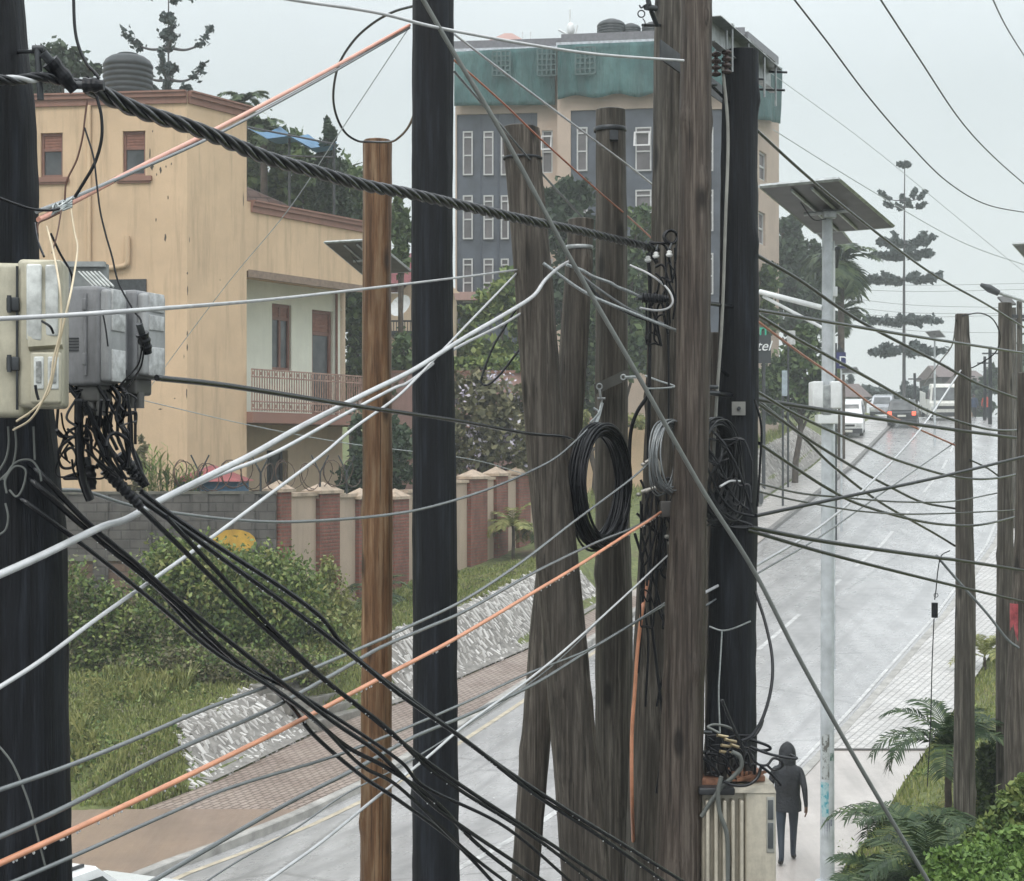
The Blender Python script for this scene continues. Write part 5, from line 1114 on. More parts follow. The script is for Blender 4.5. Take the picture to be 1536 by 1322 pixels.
for (x, y) in ((965, 697), (975, 690), (985, 732), (970, 737), (958, 742), (1000, 805), (1005, 815)): c = P(x, y, 11.1); mb.ball(c, .018, 8, .8)
mb.build('bolt_heads', simple('tarnished_metal', (.34, .33, .30), .4, .5), t); mb = MB(); mb.cyl(P(962, 738, 11.1), P(996, 728, 11.1), .014, 8); mb.build('lower_clamp_bar', simple('tarnished_metal', (.34, .33, .30), .4, .5), t); mb = MB(); mb.cyl(P(968, 694, 11.1), P(984, 686, 11.1), .012, 8); mb.tube(catmull([P(984, 686, 11.1), P(990, 700, 11.1), P(988, 730, 11.1)]), .009, 6); mb.build('upper_clamp_bar', simple('tarnished_metal', (.34, .33, .30), .4, .5), t)
cab('grey wire loop on the thick pole beneath the barrel clamp', [(960, 462), (985, 466), (1003, 462), (1009, 450), (1000, 432), (975, 412), (945, 398)], 11.0, 11.3, 3.6, C_WHITE)
cab('twisted steel tie between the crossbar shackle and the thick pole, upper one', [(938, 566), (960, 568), (972, 592)], 11.6, 11.4, 4.5, C_STEEL)
cab('thin steel tie running from behind the guy strand to the thick pole', [(968, 564), (990, 572), (1012, 580), (985, 583), (970, 583)], 11.5, 11.1, 3, C_STEEL)
# fittings on pole p8 right side
t, cw, dd = POLES['p8']; mb = MB()
for (x, y, x1) in ((1060, 580, 1076), (1060, 589, 1078), (1058, 1098, 1066), (1058, 1128, 1067), (1066, 126, 1074)):
    mb = MB(); mb.cyl(P(x - 10, y, 10.8), P(x1, y + 1, 10.9), .013, 8); mb.build('through_bolt', M_DSTEEL, t)
# left pole stand-off bracket
t, cw, dd = POLES['p1']; mb = MB(); mb.cyl(P(56, 72, 4.85), P(61, 150, 4.85), .010, 10); mb.cyl(P(49, 73, 4.85), P(66, 73, 4.85), .010, 8); mb.cyl(P(25, 78, 4.95), P(66, 77, 4.85), .006, 8); mb.cyl(P(50, 120, 4.85), P(74, 120, 4.85), .008, 8); mb.build('standoff_pin', M_DSTEEL, t)
# ================================================================ METER BOXES
M_BOXA = grime('weathered_cream_plastic', (.52, .49, .38), .4, .5)
M_BOXB = grime('grey_meter_plastic', (.27, .275, .285))
M_BOXB2 = grime('light_grey_meter_plastic', (.40, .41, .415))
M_COVER = simple('milky_cover', (.55, .57, .55), .12, var=.35, scale=20)
def mbox(label, px, py0, py1, d, wf, ws, mat, face, yaw, detail):
    """corner edge nearest the camera at px; wf wide side to the left, face to the right"""
    c = P(px, py1, d); h = (py1 - py0) / F * d; t = thing('meter_box', label, 'meter box', c); M = frame_M(c, yaw)
    mb = MB(M); mb.rbox(-wf, 0, 0, ws, 0, h, .014); mb.rbox(-wf - .004, -wf * .42, .012, ws - .012, .012, h - .012, .01); mb.build('casing', mat, t)
    mb = MB(M); mb.rbox(-.004, .028, .008, ws - .008, .01, h - .01, .012); mb.build('door', face, t)
    detail(M, t, wf, ws, h); return t
def det_b(M, t, wf, ws, h):
    mb = MB(M)
    for z in (.2, .75): mb.rbox(-wf * .45, -wf * .34, -.012, .004, h * z, h * (z + .12), .003)
    mb.cyl((-wf * .38, -.004, h * .1), (-wf * .38, -.004, h * .92), .005, 8); mb.build('hinge', M_BOXB, t)
    for (z0, z1) in ((.04, .36), (.55, .72), (.76, .97)): mb = MB(M); mb.rbox(.026, .033, ws * .2, ws * .8, h * z0, h * z1, .002); mb.build('label_plate', simple('sticker_white', (.50, .51, .51), .4, var=.35, scale=40), t)
    mb = MB(M)
    for k in range(5): mb.box(-wf * .95, -wf * .6, -.004, .002, h * (.35 + k * .03), h * (.36 + k * .03))
    mb.build('vent_slots', M_DSTEEL, t)
    mb = MB(M); mb.rbox(-wf * .8, -.01, .02, ws * .8, -.05, .004, .01)
    for k in range(3): mb.cyl((-wf * .7 + k * wf * .28, ws * .3, -.09), (-wf * .7 + k * wf * .28, ws * .3, -.04), .014, 10)
    mb.build('cable_gland_tray', simple('dirty_gland', (.12, .12, .115), .5), t)
mbox('grey plastic meter box with a side hinge, middle one beside the cream box', 148, 428, 578, 4.86, .113, .125, M_BOXB, M_BOXB2, R(-17), det_b)
mbox('small light grey meter box furthest right with stickers on its face', 204, 434, 568, 5.0, .088, .14, M_BOXB, M_BOXB2, R(-19), det_b)
def det_a(M, t, wf, ws, h):
    return
# cream box on the pole: local frame, x right along its front, -y outward
c = P(26, 622, 4.45); M = frame_M(c, R(10), 0); hA = (622 - 388) / F * 4.45
ta = thing('meter_box', 'large cream meter box with clear window covers on the left black pole', 'meter box', c)
wA = (93 - 26) / F * 4.45
mb = MB(M @ Matrix.Rotation(0, 4, 'Z')); mb.rbox(-.09, wA * .12, .01, .19, -.005, hA - .01, .016); mb.rbox(0, wA, 0, .17, .02, hA, .014); mb.build('casing', M_BOXA, ta)
mb = MB(M); mb.hexa([(wA * .26, -.035, hA * .43), (wA * .99, -.02, hA * .45), (wA * .99, .01, hA * .42), (wA * .26, .01, hA * .40), (wA * .16, -.012, hA * .97), (wA * .95, -.008, hA * .99), (wA * .95, .01, hA * .99), (wA * .16, .01, hA * .97)]); mb.rbox(wA * .3, wA * .97, -.028, .005, hA * .07, hA * .40, .008); mb.build('door', M_BOXA, ta)
mb = MB(M)
for (x0, x1, z0, z1, y) in ((.22, .55, .47, .96, -.032), (.62, .9, .50, .96, -.026)): mb.rbox(wA * x0, wA * x1, y, -.006, hA * z0, hA * z1, .006)
mb.build('clear_cover', M_COVER, ta)
for (x0, x1) in ((.38, .60), (.68, .92)):
    mb = MB(M); mb.rbox(wA * x0, wA * x1, -.032, -.02, hA * .16, hA * .37, .004); o = mb.build('display_window', M_COVER, ta)
    mb = MB(M); mb.rbox(wA * (x0 + .05), wA * (x1 - .05), -.036, -.031, hA * .20, hA * .34, .002); mb.build('meter_face', simple('meter_face', (.3, .31, .3), .3, var=.5, scale=60), o)
mb = MB(M)
for z in (.28, .66): mb.rbox(-.028, .006, -.012, .01, hA * z, hA * (z + .09), .004); mb.cyl((-.02, -.012, hA * (z - .01)), (-.02, -.012, hA * (z + .10)), .006, 8)
mb.cyl((0, -.003, hA * .03), (0, -.003, hA * .95), .004, 6); mb.build('hinge', M_DSTEEL, ta)
mb = MB(); mb.tube(catmull([P(63, 482, 4.38), P(75, 490, 4.36), P(80, 500, 4.38)]), .0035, 6); mb.tube(catmull([P(53, 578, 4.36), P(55, 590, 4.36), P(58, 600, 4.36)]), .004, 6); mb.build('padlock_wire', C_BLACK, ta)
# steel bracket and old box behind
t = thing('mounting_bracket', 'grey steel mounting frame rising behind the middle meter box', 'bracket', P(120, 430, 5.1)); mb = MB()
a, b_ = P(86, 396, 5.05), P(160, 452, 5.05); mb.box(a.x, b_.x, 5.05, 5.08, b_.z, a.z); mb.build('plate', M_GALV, t); mb = MB(); mb.box(a.x - .3, b_.x, 5.02, 5.045, a.z - .012, a.z + .004); mb.build('flange', M_GALV, t)
mb = MB()
for k in range(6): mb.cyl(P(118 + k * 6, 408, 4.98), P(140 + k * 6, 430, 4.92), .0035, 6)
mb.build('foil_strap', M_COVER, t)
# wires round the meter boxes
G = 'loose wires around the meter boxes'
WL = [
 ('black cable dropping from the top edge to the tap connector', [(110, -12), (112, 40), (118, 70), (130, 96), (141, 108), (149, 118)], 4.9, 4.9, 5, C_BLACK2),
 ('thick black wire bowing right below the tap connector to the grey joint', [(145, 145), (152, 175), (152, 210), (142, 245), (125, 275), (112, 296)], 4.88, 4.88, 5, C_BLACK),
 ('brown wire dropping from the tap connector to the cream box', [(131, 150), (127, 180), (124, 205), (115, 240), (100, 272), (97, 300)], 4.86, 4.84, 3, C_BROWN),
 ('dark wire crossing the brown one and dropping to the right meter box', [(127, 192), (140, 235), (145, 275), (150, 315), (158, 350), (168, 385), (178, 425), (200, 465), (211, 480), (212, 496)], 4.84, 4.74, 3, C_BLACK),
 ('black wire curving from the left edge to the spliced joint', [(-14, 292), (20, 305), (50, 314), (80, 315), (100, 308)], 4.6, 4.8, 4.5, C_BLACK2),
 ('cream wire from the splice down the front of the cream box, right strand', [(106, 312), (112, 350), (116, 375, 4.6), (108, 430, 4.36), (98, 475, 4.3), (88, 520, 4.3), (80, 562, 4.3), (72, 590, 4.3), (50, 615, 4.3), (25, 632, 4.35)], 4.8, 4.32, 3.4, C_CREAM),
 ('cream wire from the splice down the front of the cream box, left strand', [(70, 340), (78, 370, 4.5), (88, 420, 4.3), (92, 465, 4.28), (90, 500, 4.28), (80, 540, 4.28), (76, 570, 4.28), (62, 605, 4.28), (45, 630, 4.3), (20, 645, 4.4)], 4.7, 4.3, 3.4, C_CREAM),
 ('black wire from the splice entering the middle meter box', [(76, 350), (90, 380), (103, 402), (108, 415), (108, 430)], 4.8, 4.85, 3.6, C_BLACK),
 ('dark wire hugging the black pole into the top of the cream box', [(52, 335), (56, 360), (66, 385)], 4.75, 4.5, 3.6, C_BLACK),
 ('brown wire curling left of the splice', [(92, 318), (72, 328), (58, 335), (56, 350)], 4.78, 4.75, 3, C_BROWN),
 ('thin brown wire dropping beside the cream strands', [(92, 315), (86, 350), (78, 380)], 4.75, 4.7, 2.4, C_BROWN),
 ('dark wire on the face of the middle meter box', [(153, 465), (158, 490), (162, 520)], 4.72, 4.72, 2.6, C_BLACK),
 ('black wire loop leaving the right meter box connector', [(214, 512), (208, 545), (192, 565), (178, 580)], 4.75, 4.8, 3, C_BLACK2),
 ('second black wire leaving the right meter box connector', [(217, 515), (212, 548), (200, 568), (188, 585)], 4.75, 4.8, 3, C_BLACK2),
]
for l, p, d0, d1, w_, m in WL: cab(l, p, d0, d1, w_, m, group=G)
for i, (p, w_) in enumerate((([(118, 600), (118, 640), (120, 690), (124, 720), (135, 750)], 14), ([(128, 602), (145, 640), (165, 675), (178, 700), (190, 720)], 5), ([(126, 610), (150, 650), (160, 680), (172, 705)], 5), ([(190, 590), (196, 630), (198, 670), (208, 700), (222, 728)], 6), ([(152, 600), (150, 625), (148, 645), (150, 665)], 5), ([(163, 600), (160, 620), (168, 640)], 4), ([(190, 600), (186, 625), (176, 638)], 4), ([(160, 670), (163, 655), (175, 650), (190, 660), (205, 685), (212, 705)], 6), ([(160, 670), (165, 690), (175, 705), (182, 715)], 6), ([(85, 645), (100, 660), (110, 670)], 5), ([(110, 655), (90, 672), (88, 690), (95, 702), (110, 700), (115, 685), (108, 672), (98, 678), (100, 690)], 4.5), ([(108, 690), (110, 705), (116, 716), (120, 702)], 3.5), ([(92, 620), (95, 640), (102, 655)], 3), ([(128, 640), (136, 655), (138, 680), (150, 695), (165, 705)], 5), ([(128, 675), (145, 690), (165, 708), (175, 715)], 4), ([(180, 640), (190, 636), (205, 632)], 3), ([(115, 640), (100, 625), (120, 590)], 4))):
    cab(['fat black sleeve hanging under the middle meter box', 'black cable from the box glands to the upper clamp', 'black cable just inside the one to the upper clamp', 'black cable down the right side of the tangle', 'short black tail under the middle box, left one', 'short black tail under the middle box, right one', 'short black tail under the right box', 'black cable arching over like a hairpin above the clamps, outer side', 'black cable arching over like a hairpin above the clamps, inner side', 'black wire crossing from the pole into the tangle', 'black cable wound in small loops beside the pole', 'tiny hook of wire under the small loops', 'thin wire between the pole and the fat sleeve', 'black cable bending in an S through the tangle', 'black cable low in the tangle towards the lower clamp', 'thin wire poking out right of the tangle', 'thin wire tying the fat sleeve to the pole'][i], p, 4.8, 4.9, w_, C_BLACK if i % 3 else C_BLACK2, group='tangle of black cables under the meter boxes')
for i, p in enumerate(([(12, 640), (13, 665), (8, 690), (-8, 715)], [(22, 640), (24, 670), (18, 700), (0, 720)], [(5, 720), (22, 695), (45, 690), (58, 705), (62, 722)], [(10, 740), (8, 720), (22, 700), (38, 705), (35, 730), (25, 745), (14, 735)], [(8, 755), (12, 775), (8, 795), (-8, 806)], [(-8, 1112), (15, 1140), (30, 1170), (45, 1210), (55, 1250), (68, 1300)], [(50, 640), (52, 690)])):
    cab('grey wire on the left black pole face, ' + ['left drop under the box', 'right drop under the box', 'arched over the coil', 'wound as a small coil', 'hooking back to the left edge', 'long curve near the bottom edge', 'short straight piece under the box'][i], p, 4.62, 4.62, 3.2, C_GUY, group='wires on the left pole face')
j = thing('wire_splice', 'bundled silver wire splice where the faded orange cable meets the left pole', 'splice', P(92, 312, 4.8)); mb = MB()
for k in range(7): o = Vector((0, 0, .004 * (k - 3))); mb.tube(catmull([P(78 + k, 318 - k, 4.8) + o, P(90, 310 + k % 3 * 3, 4.78), P(108, 303 + k % 2 * 3, 4.8) - o]), .004, 6)
for k in range(4): mb.tube(ring(P(82 + k * 7, 314 - k * 3, 4.8), .013, 10, R(80)), .003, 5)
mb.build('splice_wires', C_STEEL, j)
# ================================================================ DISTRIBUTION CABINET
M_CAB = grime('cream_grey_cabinet_paint', (.53, .49, .40), .4, .45)
c = P(1112, 1165, 10.9); dc = 10.75; W = (1160 - 1050) / F * dc; t = thing('distribution_cabinet', 'cream ribbed transformer cabinet with cables spilling over its open rusty top', 'cabinet', (c.x, 11, zg(c.x, 11)))
xl = P(1050, 0, dc).x; zt_ = P(0, 1186, dc).z; zb_ = zt_ - 1.0
mb = MB(); mb.rbox(xl + .01, xl + W, dc, dc + .42, zb_, zt_, .02)
mb.rbox(xl + W * .60, xl + W * 1.0 + .012, dc - .05, dc + .1, zb_ + .01, zt_ + .01, .02); mb.build('casing', M_CAB, t)
for k in range(5):
    mb = MB(); x = xl + .03 + k * W * .115; mb.rbox(x, x + .024, dc - .085 + .006 * (k % 2), dc + .02, zb_ + .05, zt_ - .05, .009); mb.build('cooling_rib', M_CAB, t)
mb = MB(); mb.rbox(xl - .015, xl + W * .45, dc - .10, dc + .42, zt_ - .012, zt_ + .035, .01); mb.build('dark_lid', simple('dark_lid', (.025, .027, .03), .4), t)
mb = MB(); mb.hexa([(xl + W * .42, dc - .06, zt_ - .004), (xl + W * 1.02, dc - .06, zt_ - .004), (xl + W * 1.02, dc + .42, zt_ + .0), (xl + W * .42, dc + .42, zt_ + .0), (xl + W * .44, dc - .04, zt_ + .03), (xl + W * .99, dc - .04, zt_ + .05), (xl + W * .96, dc + .4, zt_ + .05), (xl + W * .44, dc + .4, zt_ + .03)]); mb.build('lid', M_CAB, t)
mb = MB(); mb.rbox(xl + W * .89, xl + W * 1.0, dc - .058, dc - .045, zt_ - .40, zt_ - .03, .006); mb.build('plate_frame', simple('pf', (.35, .35, .32), .4), t)
mb = MB(); mb.rbox(xl + W * .905, xl + W * .98, dc - .064, dc - .056, zt_ - .18, zt_ - .05, .004); mb.rbox(xl + W * .905, xl + W * .98, dc - .064, dc - .056, zt_ - .37, zt_ - .20, .004); mb.build('glass_strip', M_GLASS, t)
mb = MB(); mb.box(xl + .0, xl + W * .3, dc + .0, dc + .3, zt_ + .036, zt_ + .08); mb.box(xl + W * .45, xl + W * .9, dc + .04, dc + .35, zt_ + .052, zt_ + .085)
for k in range(7): mb.cyl((xl + W * (.47 + .06 * k), dc + .06, zt_ + .085), (xl + W * (.47 + .06 * k), dc + .06, zt_ + .115), .012, 8)
mb.hexa([(xl + W * .5, dc - .02, zt_ + .06), (xl + W * .92, dc + .03, zt_ + .11), (xl + W * .92, dc + .05, zt_ + .11), (xl + W * .5, dc + .0, zt_ + .06), (xl + W * .5, dc - .02, zt_ + .08), (xl + W * .92, dc + .03, zt_ + .13), (xl + W * .92, dc + .05, zt_ + .13), (xl + W * .5, dc + .0, zt_ + .08)])
mb.build('rusty_tray', simple('dark_rust', (.24, .12, .075), .65, .2, .6, 20), t)
mb = MB()
for k in range(4): mb.rbox(xl + .04 + .09 * k, xl + .1 + .09 * k, dc + .08, dc + .2, zt_ + .04, zt_ + .2 + .02 * (k % 2), .012)
mb.build('fuse_blocks', simple('sooty_black', (.03, .028, .027), .4, var=.5, scale=30), t)
mb = MB()
for (x0, y0, x1, y1) in ((1076, 1103, 1092, 1106), (1087, 1109, 1104, 1113), (1082, 1118, 1098, 1121), (1096, 1117, 1110, 1122), (1080, 1127, 1096, 1130)): mb.cyl(P(x0, y0, 10.72), P(x1, y1, 10.76), .011, 10)
mb.build('brass_lugs', M_BRASS, t)
mb = MB(); mb.box(c.x - .09, c.x + .09, dc + .42, dc + .50, zb_ + .1, zt_ - .1); mb.build('pole_bracket', M_DSTEEL, t)
CL = [([(1098, 1128), (1110, 1135), (1112, 1150), (1100, 1165), (1085, 1178), (1068, 1200), (1052, 1225)], 7, C_GUY, 'grey cable looping from the brass lugs down to the reddish pole'),
 ([(1083, 1050), (1095, 1080), (1108, 1108), (1118, 1130), (1126, 1150)], 5, C_BLACK2, 'dark cable dropping diagonally down the pole into the cabinet top'),
 ([(1080, 1100), (1066, 1093), (1062, 1090), (1072, 1087), (1090, 1090), (1104, 1098)], 4, C_GUY, 'small grey loop at the left of the cabinet top'),
 ([(1085, 1172), (1100, 1178), (1120, 1178), (1135, 1168), (1142, 1150)], 5, C_BLACK2, 'grey-black cable sagging over the front edge of the cabinet'),
 ([(1082, 1165), (1077, 1190), (1080, 1220), (1090, 1250), (1092, 1290), (1091, 1335)], 7, C_GUY, 'grey cable hanging down the ribbed front of the cabinet'),
 ([(1120, 1108), (1150, 1118), (1155, 1124), (1140, 1126), (1125, 1120)], 4.5, C_BLACK, 'black cable folded back to the right of the cabinet top'),
 ([(1125, 1120), (1150, 1130), (1175, 1136), (1195, 1138), (1185, 1132)], 4.5, C_BLACK2, 'cable end sticking out right over the walking person'),
 ([(1122, 1125), (1135, 1145), (1150, 1148), (1160, 1138), (1172, 1142), (1173, 1150), (1160, 1155), (1150, 1147)], 4, C_BLACK2, 'wavy grey-black loop right of the cabinet top'),
 ([(1142, 1150), (1155, 1160), (1165, 1170), (1171, 1178)], 4.5, C_BLACK, 'short cable tail pointing down right over the cabinet edge'),
 ([(1116, 1110), (1130, 1105), (1140, 1092), (1144, 1080)], 5, C_BLACK2, 'short cable bending up right beside the thick black pole'),
 ([(1056, 1138), (1070, 1150), (1080, 1165)], 5, C_BLACK, 'short black cable entering the cabinet top from the left'),
 ([(1100, 1130), (1110, 1150), (1120, 1130), (1126, 1152)], 3.5, C_BLACK, 'zigzag thin wire in the middle of the cabinet top'),
 ([(1064, 940), (1082, 946), (1100, 943), (1126, 932)], 2.6, C_STEEL, 'thin steel wire tied round the lower part of the thick black pole'),
 ([(1083, 946), (1080, 1000), (1078, 1040), (1080, 1100)], 2.6, C_STEEL, 'thin grey wire running straight down the thick black pole to the cabinet')]
for p, w_, m, l in CL: cab(l, p, 10.6, 10.68, w_, m, group='cables at the cabinet top') if 'steel wire' not in l and 'straight down' not in l else cab(l, p, 11.1, 11.0, w_, m, group='cables at the cabinet top')
# ================================================================ SOLAR STREET LAMPS
M_CELL = simple('panel_back', (.075, .072, .07), .5, var=.35, scale=3)
def solar(label, corners, d, polepx, ytop, w, box=None, dback=None, strut=True):
    """corners: 4 image corners with depths"""
    cs = [P(*c) for c in corners]; base = P(polepx, 0, d); gz_ = zg(base.x, d)
    t = thing('solar_street_lamp', label, 'street lamp', (base.x, d, gz_), 'solar street lamps along the road')
    nrm = (cs[1] - cs[0]).cross(cs[3] - cs[0]).normalized()
    if nrm.z < 0: nrm = -nrm
    mb = MB(); mb.hexa([c for c in cs] + [c + nrm * .04 for c in cs]); mb.build('solar_panel', M_CELL, t)
    mb = MB()
    for i in range(4):
        a, b_ = cs[i], cs[(i + 1) % 4]; mb.tube([a + nrm * .02, b_ + nrm * .02], .03, 4, smooth=False)
    mb.build('panel_frame', M_GALV, t)
    mid_ = (cs[0] + cs[2]) / 2
    if strut:
        mb = MB(); e = cs[1] - cs[0]; f_ = cs[3] - cs[0]
        for k in (.36, .62): mb.tube([cs[0] + e * k + f_ * .06 - nrm * .03, cs[0] + e * k + f_ * .94 - nrm * .03], .022, 6)
        mb.tube([cs[0] + e * .2 + f_ * .5 - nrm * .06, cs[0] + e * .8 + f_ * .5 - nrm * .06], .03, 6)
        mb.rbox(*[v for pr in zip(mid_ - Vector((.09, .06, .14)), mid_ + Vector((.09, .06, -.04))) for v in pr], .01); mb.build('mounting_rail', M_GALV, t)
        mb = MB(); q = cs[0] + e * .3 + f_ * .3 - nrm * .03; q2 = mid_ + Vector((-.05, 0, -.15)); mb.tube(catmull([q, (q + q2) / 2 - Vector((0, 0, .12)), q2]), .009, 6); mb.build('panel_cable', C_BLACK, t)
    mb = MB(); zt0 = EYE - (ytop - HY) / F * d; r = w / 2 / F * d
    mb.tube([(base.x, d, gz_ - .2), (base.x, d, (gz_ + zt0) / 2), (base.x, d, zt0)], [r * 1.2, r * 1.05, r * .85], 24); mb.lathe((base.x, d, gz_ - .02), [(r * 2, 0), (r * 2, .03), (r * 1.3, .035)], 16); mb.build('lamp_post', M_LAMPPOLE, t)
    return t, base, r
t, bs, r = solar('nearest solar street lamp with tilted panel, battery boxes and peeling stickers', [(1140, 282, 21.85), (1258, 271, 21.65), (1340, 341, 23.75), (1222, 350, 24.05)], 22.95, 1241, 312, 18)
mb = MB()
for (x0, x1) in ((1219, 1235), (1246, 1262)):
    a, b_ = P(x0, 572, 22.77), P(x1, 640, 22.77); mb.rbox(a.x, b_.x, 22.75, 23.10, b_.z + .25, a.z, .02)
mb.rbox(P(1226, 0, 22.85).x, P(1256, 0, 22.85).x, 22.79, 23.05, P(0, 636, 22.85).z, P(0, 622, 22.85).z, .01); mb.build('battery_box', M_WHITE, t)
mb = MB(); cc = P(1241, 590, 22.75); mb.rbox(cc.x - .06, cc.x + .06, 22.78, 22.87, cc.z - .3, cc.z + .12, .01); mb.build('clamp_plate', M_GALV, t)
mb = MB(); a = bs.x + r * 1.25; mb.tube([(a, 23.05, P(0, 375, 22.95).z), (a, 23.05, P(0, 560, 22.95).z)], .025, 8); mb.rbox(a - .05, a + .04, 22.95, 23.10, P(0, 445, 22.95).z, P(0, 430, 22.95).z, .01); mb.build('cable_conduit', M_WHITE, t)
def patch(c0, r, d, px0, px1, y0, y1, mat, name, lab=None):
    mb = MB(); n = 8; vs = []
    z0, z1 = P(0, y1, d).z, P(0, y0, d).z
    for k in range(n + 1):
        px = px0 + (px1 - px0) * k / n; off = max(-.98, min(.98, (P(px, 0, d - r).x - c0.x) / r)); th = math.asin(off)
        vs += [(c0.x + (r + .004) * math.sin(th), d - (r + .004) * math.cos(th), z0), (c0.x + (r + .004) * math.sin(th), d - (r + .004) * math.cos(th), z1)]
    mb.add(vs, [(2 * k, 2 * k + 2, 2 * k + 3, 2 * k + 1) for k in range(n)]); o = mb.build(name, mat, t)
    if lab: o['label'] = lab
    return o
def stickmat(name, c1, c2, s):
    m, nt, b = newmat(name); v = coords(nt, (1, 1, .7), kind='World'); n = noise_(nt, v, s, 4, .7)
    nt.links.new(ramp(nt, n, [(.42, c1), (.52, c2)]), b.inputs['Base Color']); b.inputs['Roughness'].default_value = .5; return m
rr_ = r * 1.12
patch(bs, rr_, 22.95, 1233, 1243, 1172, 1224, stickmat('blue_poster', (.03, .28, .36), (.35, .5, .52), 16), 'poster_scrap', 'torn turquoise poster scrap')
patch(bs, rr_, 22.95, 1233, 1250, 1228, 1288, stickmat('grey_poster', (.28, .30, .36), (.16, .17, .22), 22), 'poster_scrap', 'faded lilac-grey poster scrap')
patch(bs, rr_, 22.95, 1234, 1244, 1100, 1168, stickmat('dirty_paper', (.12, .12, .11), (.42, .45, .45), 12), 'poster_scrap', 'blackened paper remains')
patch(bs, rr_, 22.95, 1245, 1252, 1128, 1140, stickmat('green_paper', (.06, .12, .10), (.3, .36, .34), 22), 'poster_scrap', 'small green paper scrap')
# white banner arms between black pole and lamp
ba = thing('lamp_arm', 'pair of white tubes branching left from the nearest solar lamp post', 'bracket arm', P(1235, 470, 24)); mb = MB(); mb.tube([P(1234, 462, 22.95), P(1140, 438, 23.75)], .04, 10); mb.tube([P(1234, 492, 22.95), P(1145, 445, 23.75)], .024, 10); mb.build('arm_tubes', M_WHITE, ba)
t, bs, r = solar('second solar street lamp half hidden behind the sawn brown pole, over the balcony', [(487, 365, 36), (560, 361, 35.8), (617, 408, 38.2), (543, 412, 38.4)], 37, 566, 400, 10)
t, bs, r = solar('third solar street lamp showing its panel corner behind the nearest lamp', [(1225, 350, 37.6), (1262, 346, 37.4), (1277, 365, 39.4), (1240, 368, 39.6)], 38.5, 1249, 362, 7, strut=False)
mb = MB(); mb.cyl(P(1253, 400, 38.4), P(1257, 372, 38.0), .07, 8); mb.build('lamp_head', M_DSTEEL, t)
t, bs, r = solar('distant solar street lamp on the crest left of the knotty pole', [(1388, 498, 90), (1409, 496, 89.8), (1418, 506, 92), (1396, 507, 92)], 91, 1402, 503, 3, strut=False)
t, bs, r = solar('low distant solar panel on a post right of the nearest lamp beside the blue sign', [(1262, 553, 60), (1285, 551, 61), (1291, 560, 61), (1262, 561, 60)], 60, 1262, 556, 3, strut=False)
t, bs, r = solar('solar street lamp at the right edge with only its panel tip in view', [(1520, 368, 33.6), (1560, 366, 33.4), (1590, 386, 35.2), (1538, 388, 35.4)], 34.5, 1560, 378, 8, strut=False)
sl = thing('street_light', 'slim grey street light head on a long arm above the far right poles', 'street light', P(1522, 452, 47)); mb = MB(); mb.tube(catmull([P(1497, 439, 47), P(1515, 445, 47), P(1545, 455, 47)]), .05, 8); mb.tube([P(1545, 455, 47), (P(1545, 0, 47).x, 47, zg(P(1545, 0, 47).x, 47))], .08, 8); mb.build('arm', M_GALV, sl); mb = MB(); mb.tube([P(1471, 427, 47), P(1484, 433, 47), P(1498, 440, 47)], [.05, .12, .09], 8); mb.build('lamp_head', M_DSTEEL, sl)
mb = MB(); q = [P(1496, 448, 47), P(1513, 446, 48), P(1524, 458, 48), P(1508, 460, 47)]; mb.hexa(q + [x + Vector((0, 0, .05)) for x in q]); mb.build('solar_panel', M_CELL, sl)
# blue hanging sign
sg2 = thing('blue_sign', 'small dark blue sign with a white letter on a post right of the nearest lamp', 'sign', P(1255, 600, 58)); mb = MB(); a, b_ = P(1254, 529, 58), P(1268, 553, 58); mb.box(a.x, b_.x, 57.9, 58.05, b_.z, a.z); mb.build('board', simple('sign_blue', (.03, .035, .12), .4), sg2)
mb = MB(); mb.cyl((a.x - .02, 58, zg(a.x, 58)), (a.x - .02, 58, P(0, 515, 58).z), .06, 8); mb.add([P(1255, 529, 58), P(1258, 516, 58), P(1267, 529, 58)], [(0, 1, 2)]); mb.build('post', M_DSTEEL, sg2)
text('lettering', 'D', (a.x + .07, 57.88, b_.z + .1), .48, M_WHITE, sg2, 0, .005)
# small sign board on the left verge + banner
for px, y0, x1, y1, d, c_, lab in ((1181, 496, 1193, 517, 72, (.45, .46, .45), 'small pale notice board in the trees between black pole and lamp'), (1173, 556, 1181, 594, 66, (.30, .36, .40), 'narrow pale banner standing on the left verge')):
    a, b_ = P(px, y0, d), P(x1, y1, d); t = thing('notice_board', lab, 'sign', (a.x, d, zg(a.x, d))); mb = MB(); mb.box(a.x, b_.x, d, d + .06, b_.z, a.z); mb.build('board', simple('nb%d' % px, c_, .5), t); mb = MB(); mb.cyl((a.x + .05, d + .1, zg(a.x, d)), (a.x + .05, d + .1, a.z), .05, 6); mb.build('post', M_DSTEEL, t)
# pipe mouth beside the junction
t = thing('culvert_pipe', 'dark round concrete pipe mouth at the kerb right of the thick black pole', 'pipe', P(1142, 762, 62)); mb = MB(); a = P(1141, 747, 62); n = 20
for r0, y in ((.32, 0),): mb.tube([a, a + Vector((-.9, .5, 0))], .34, 18)
mb.build('pipe_wall', M_KERB, t); mb = MB(); ax = Vector((.87, -.48, 0)); mb.tube([a + ax * .01, a + ax * .02], .25, 18); mb.build('pipe_opening', M_DSTEEL, t)
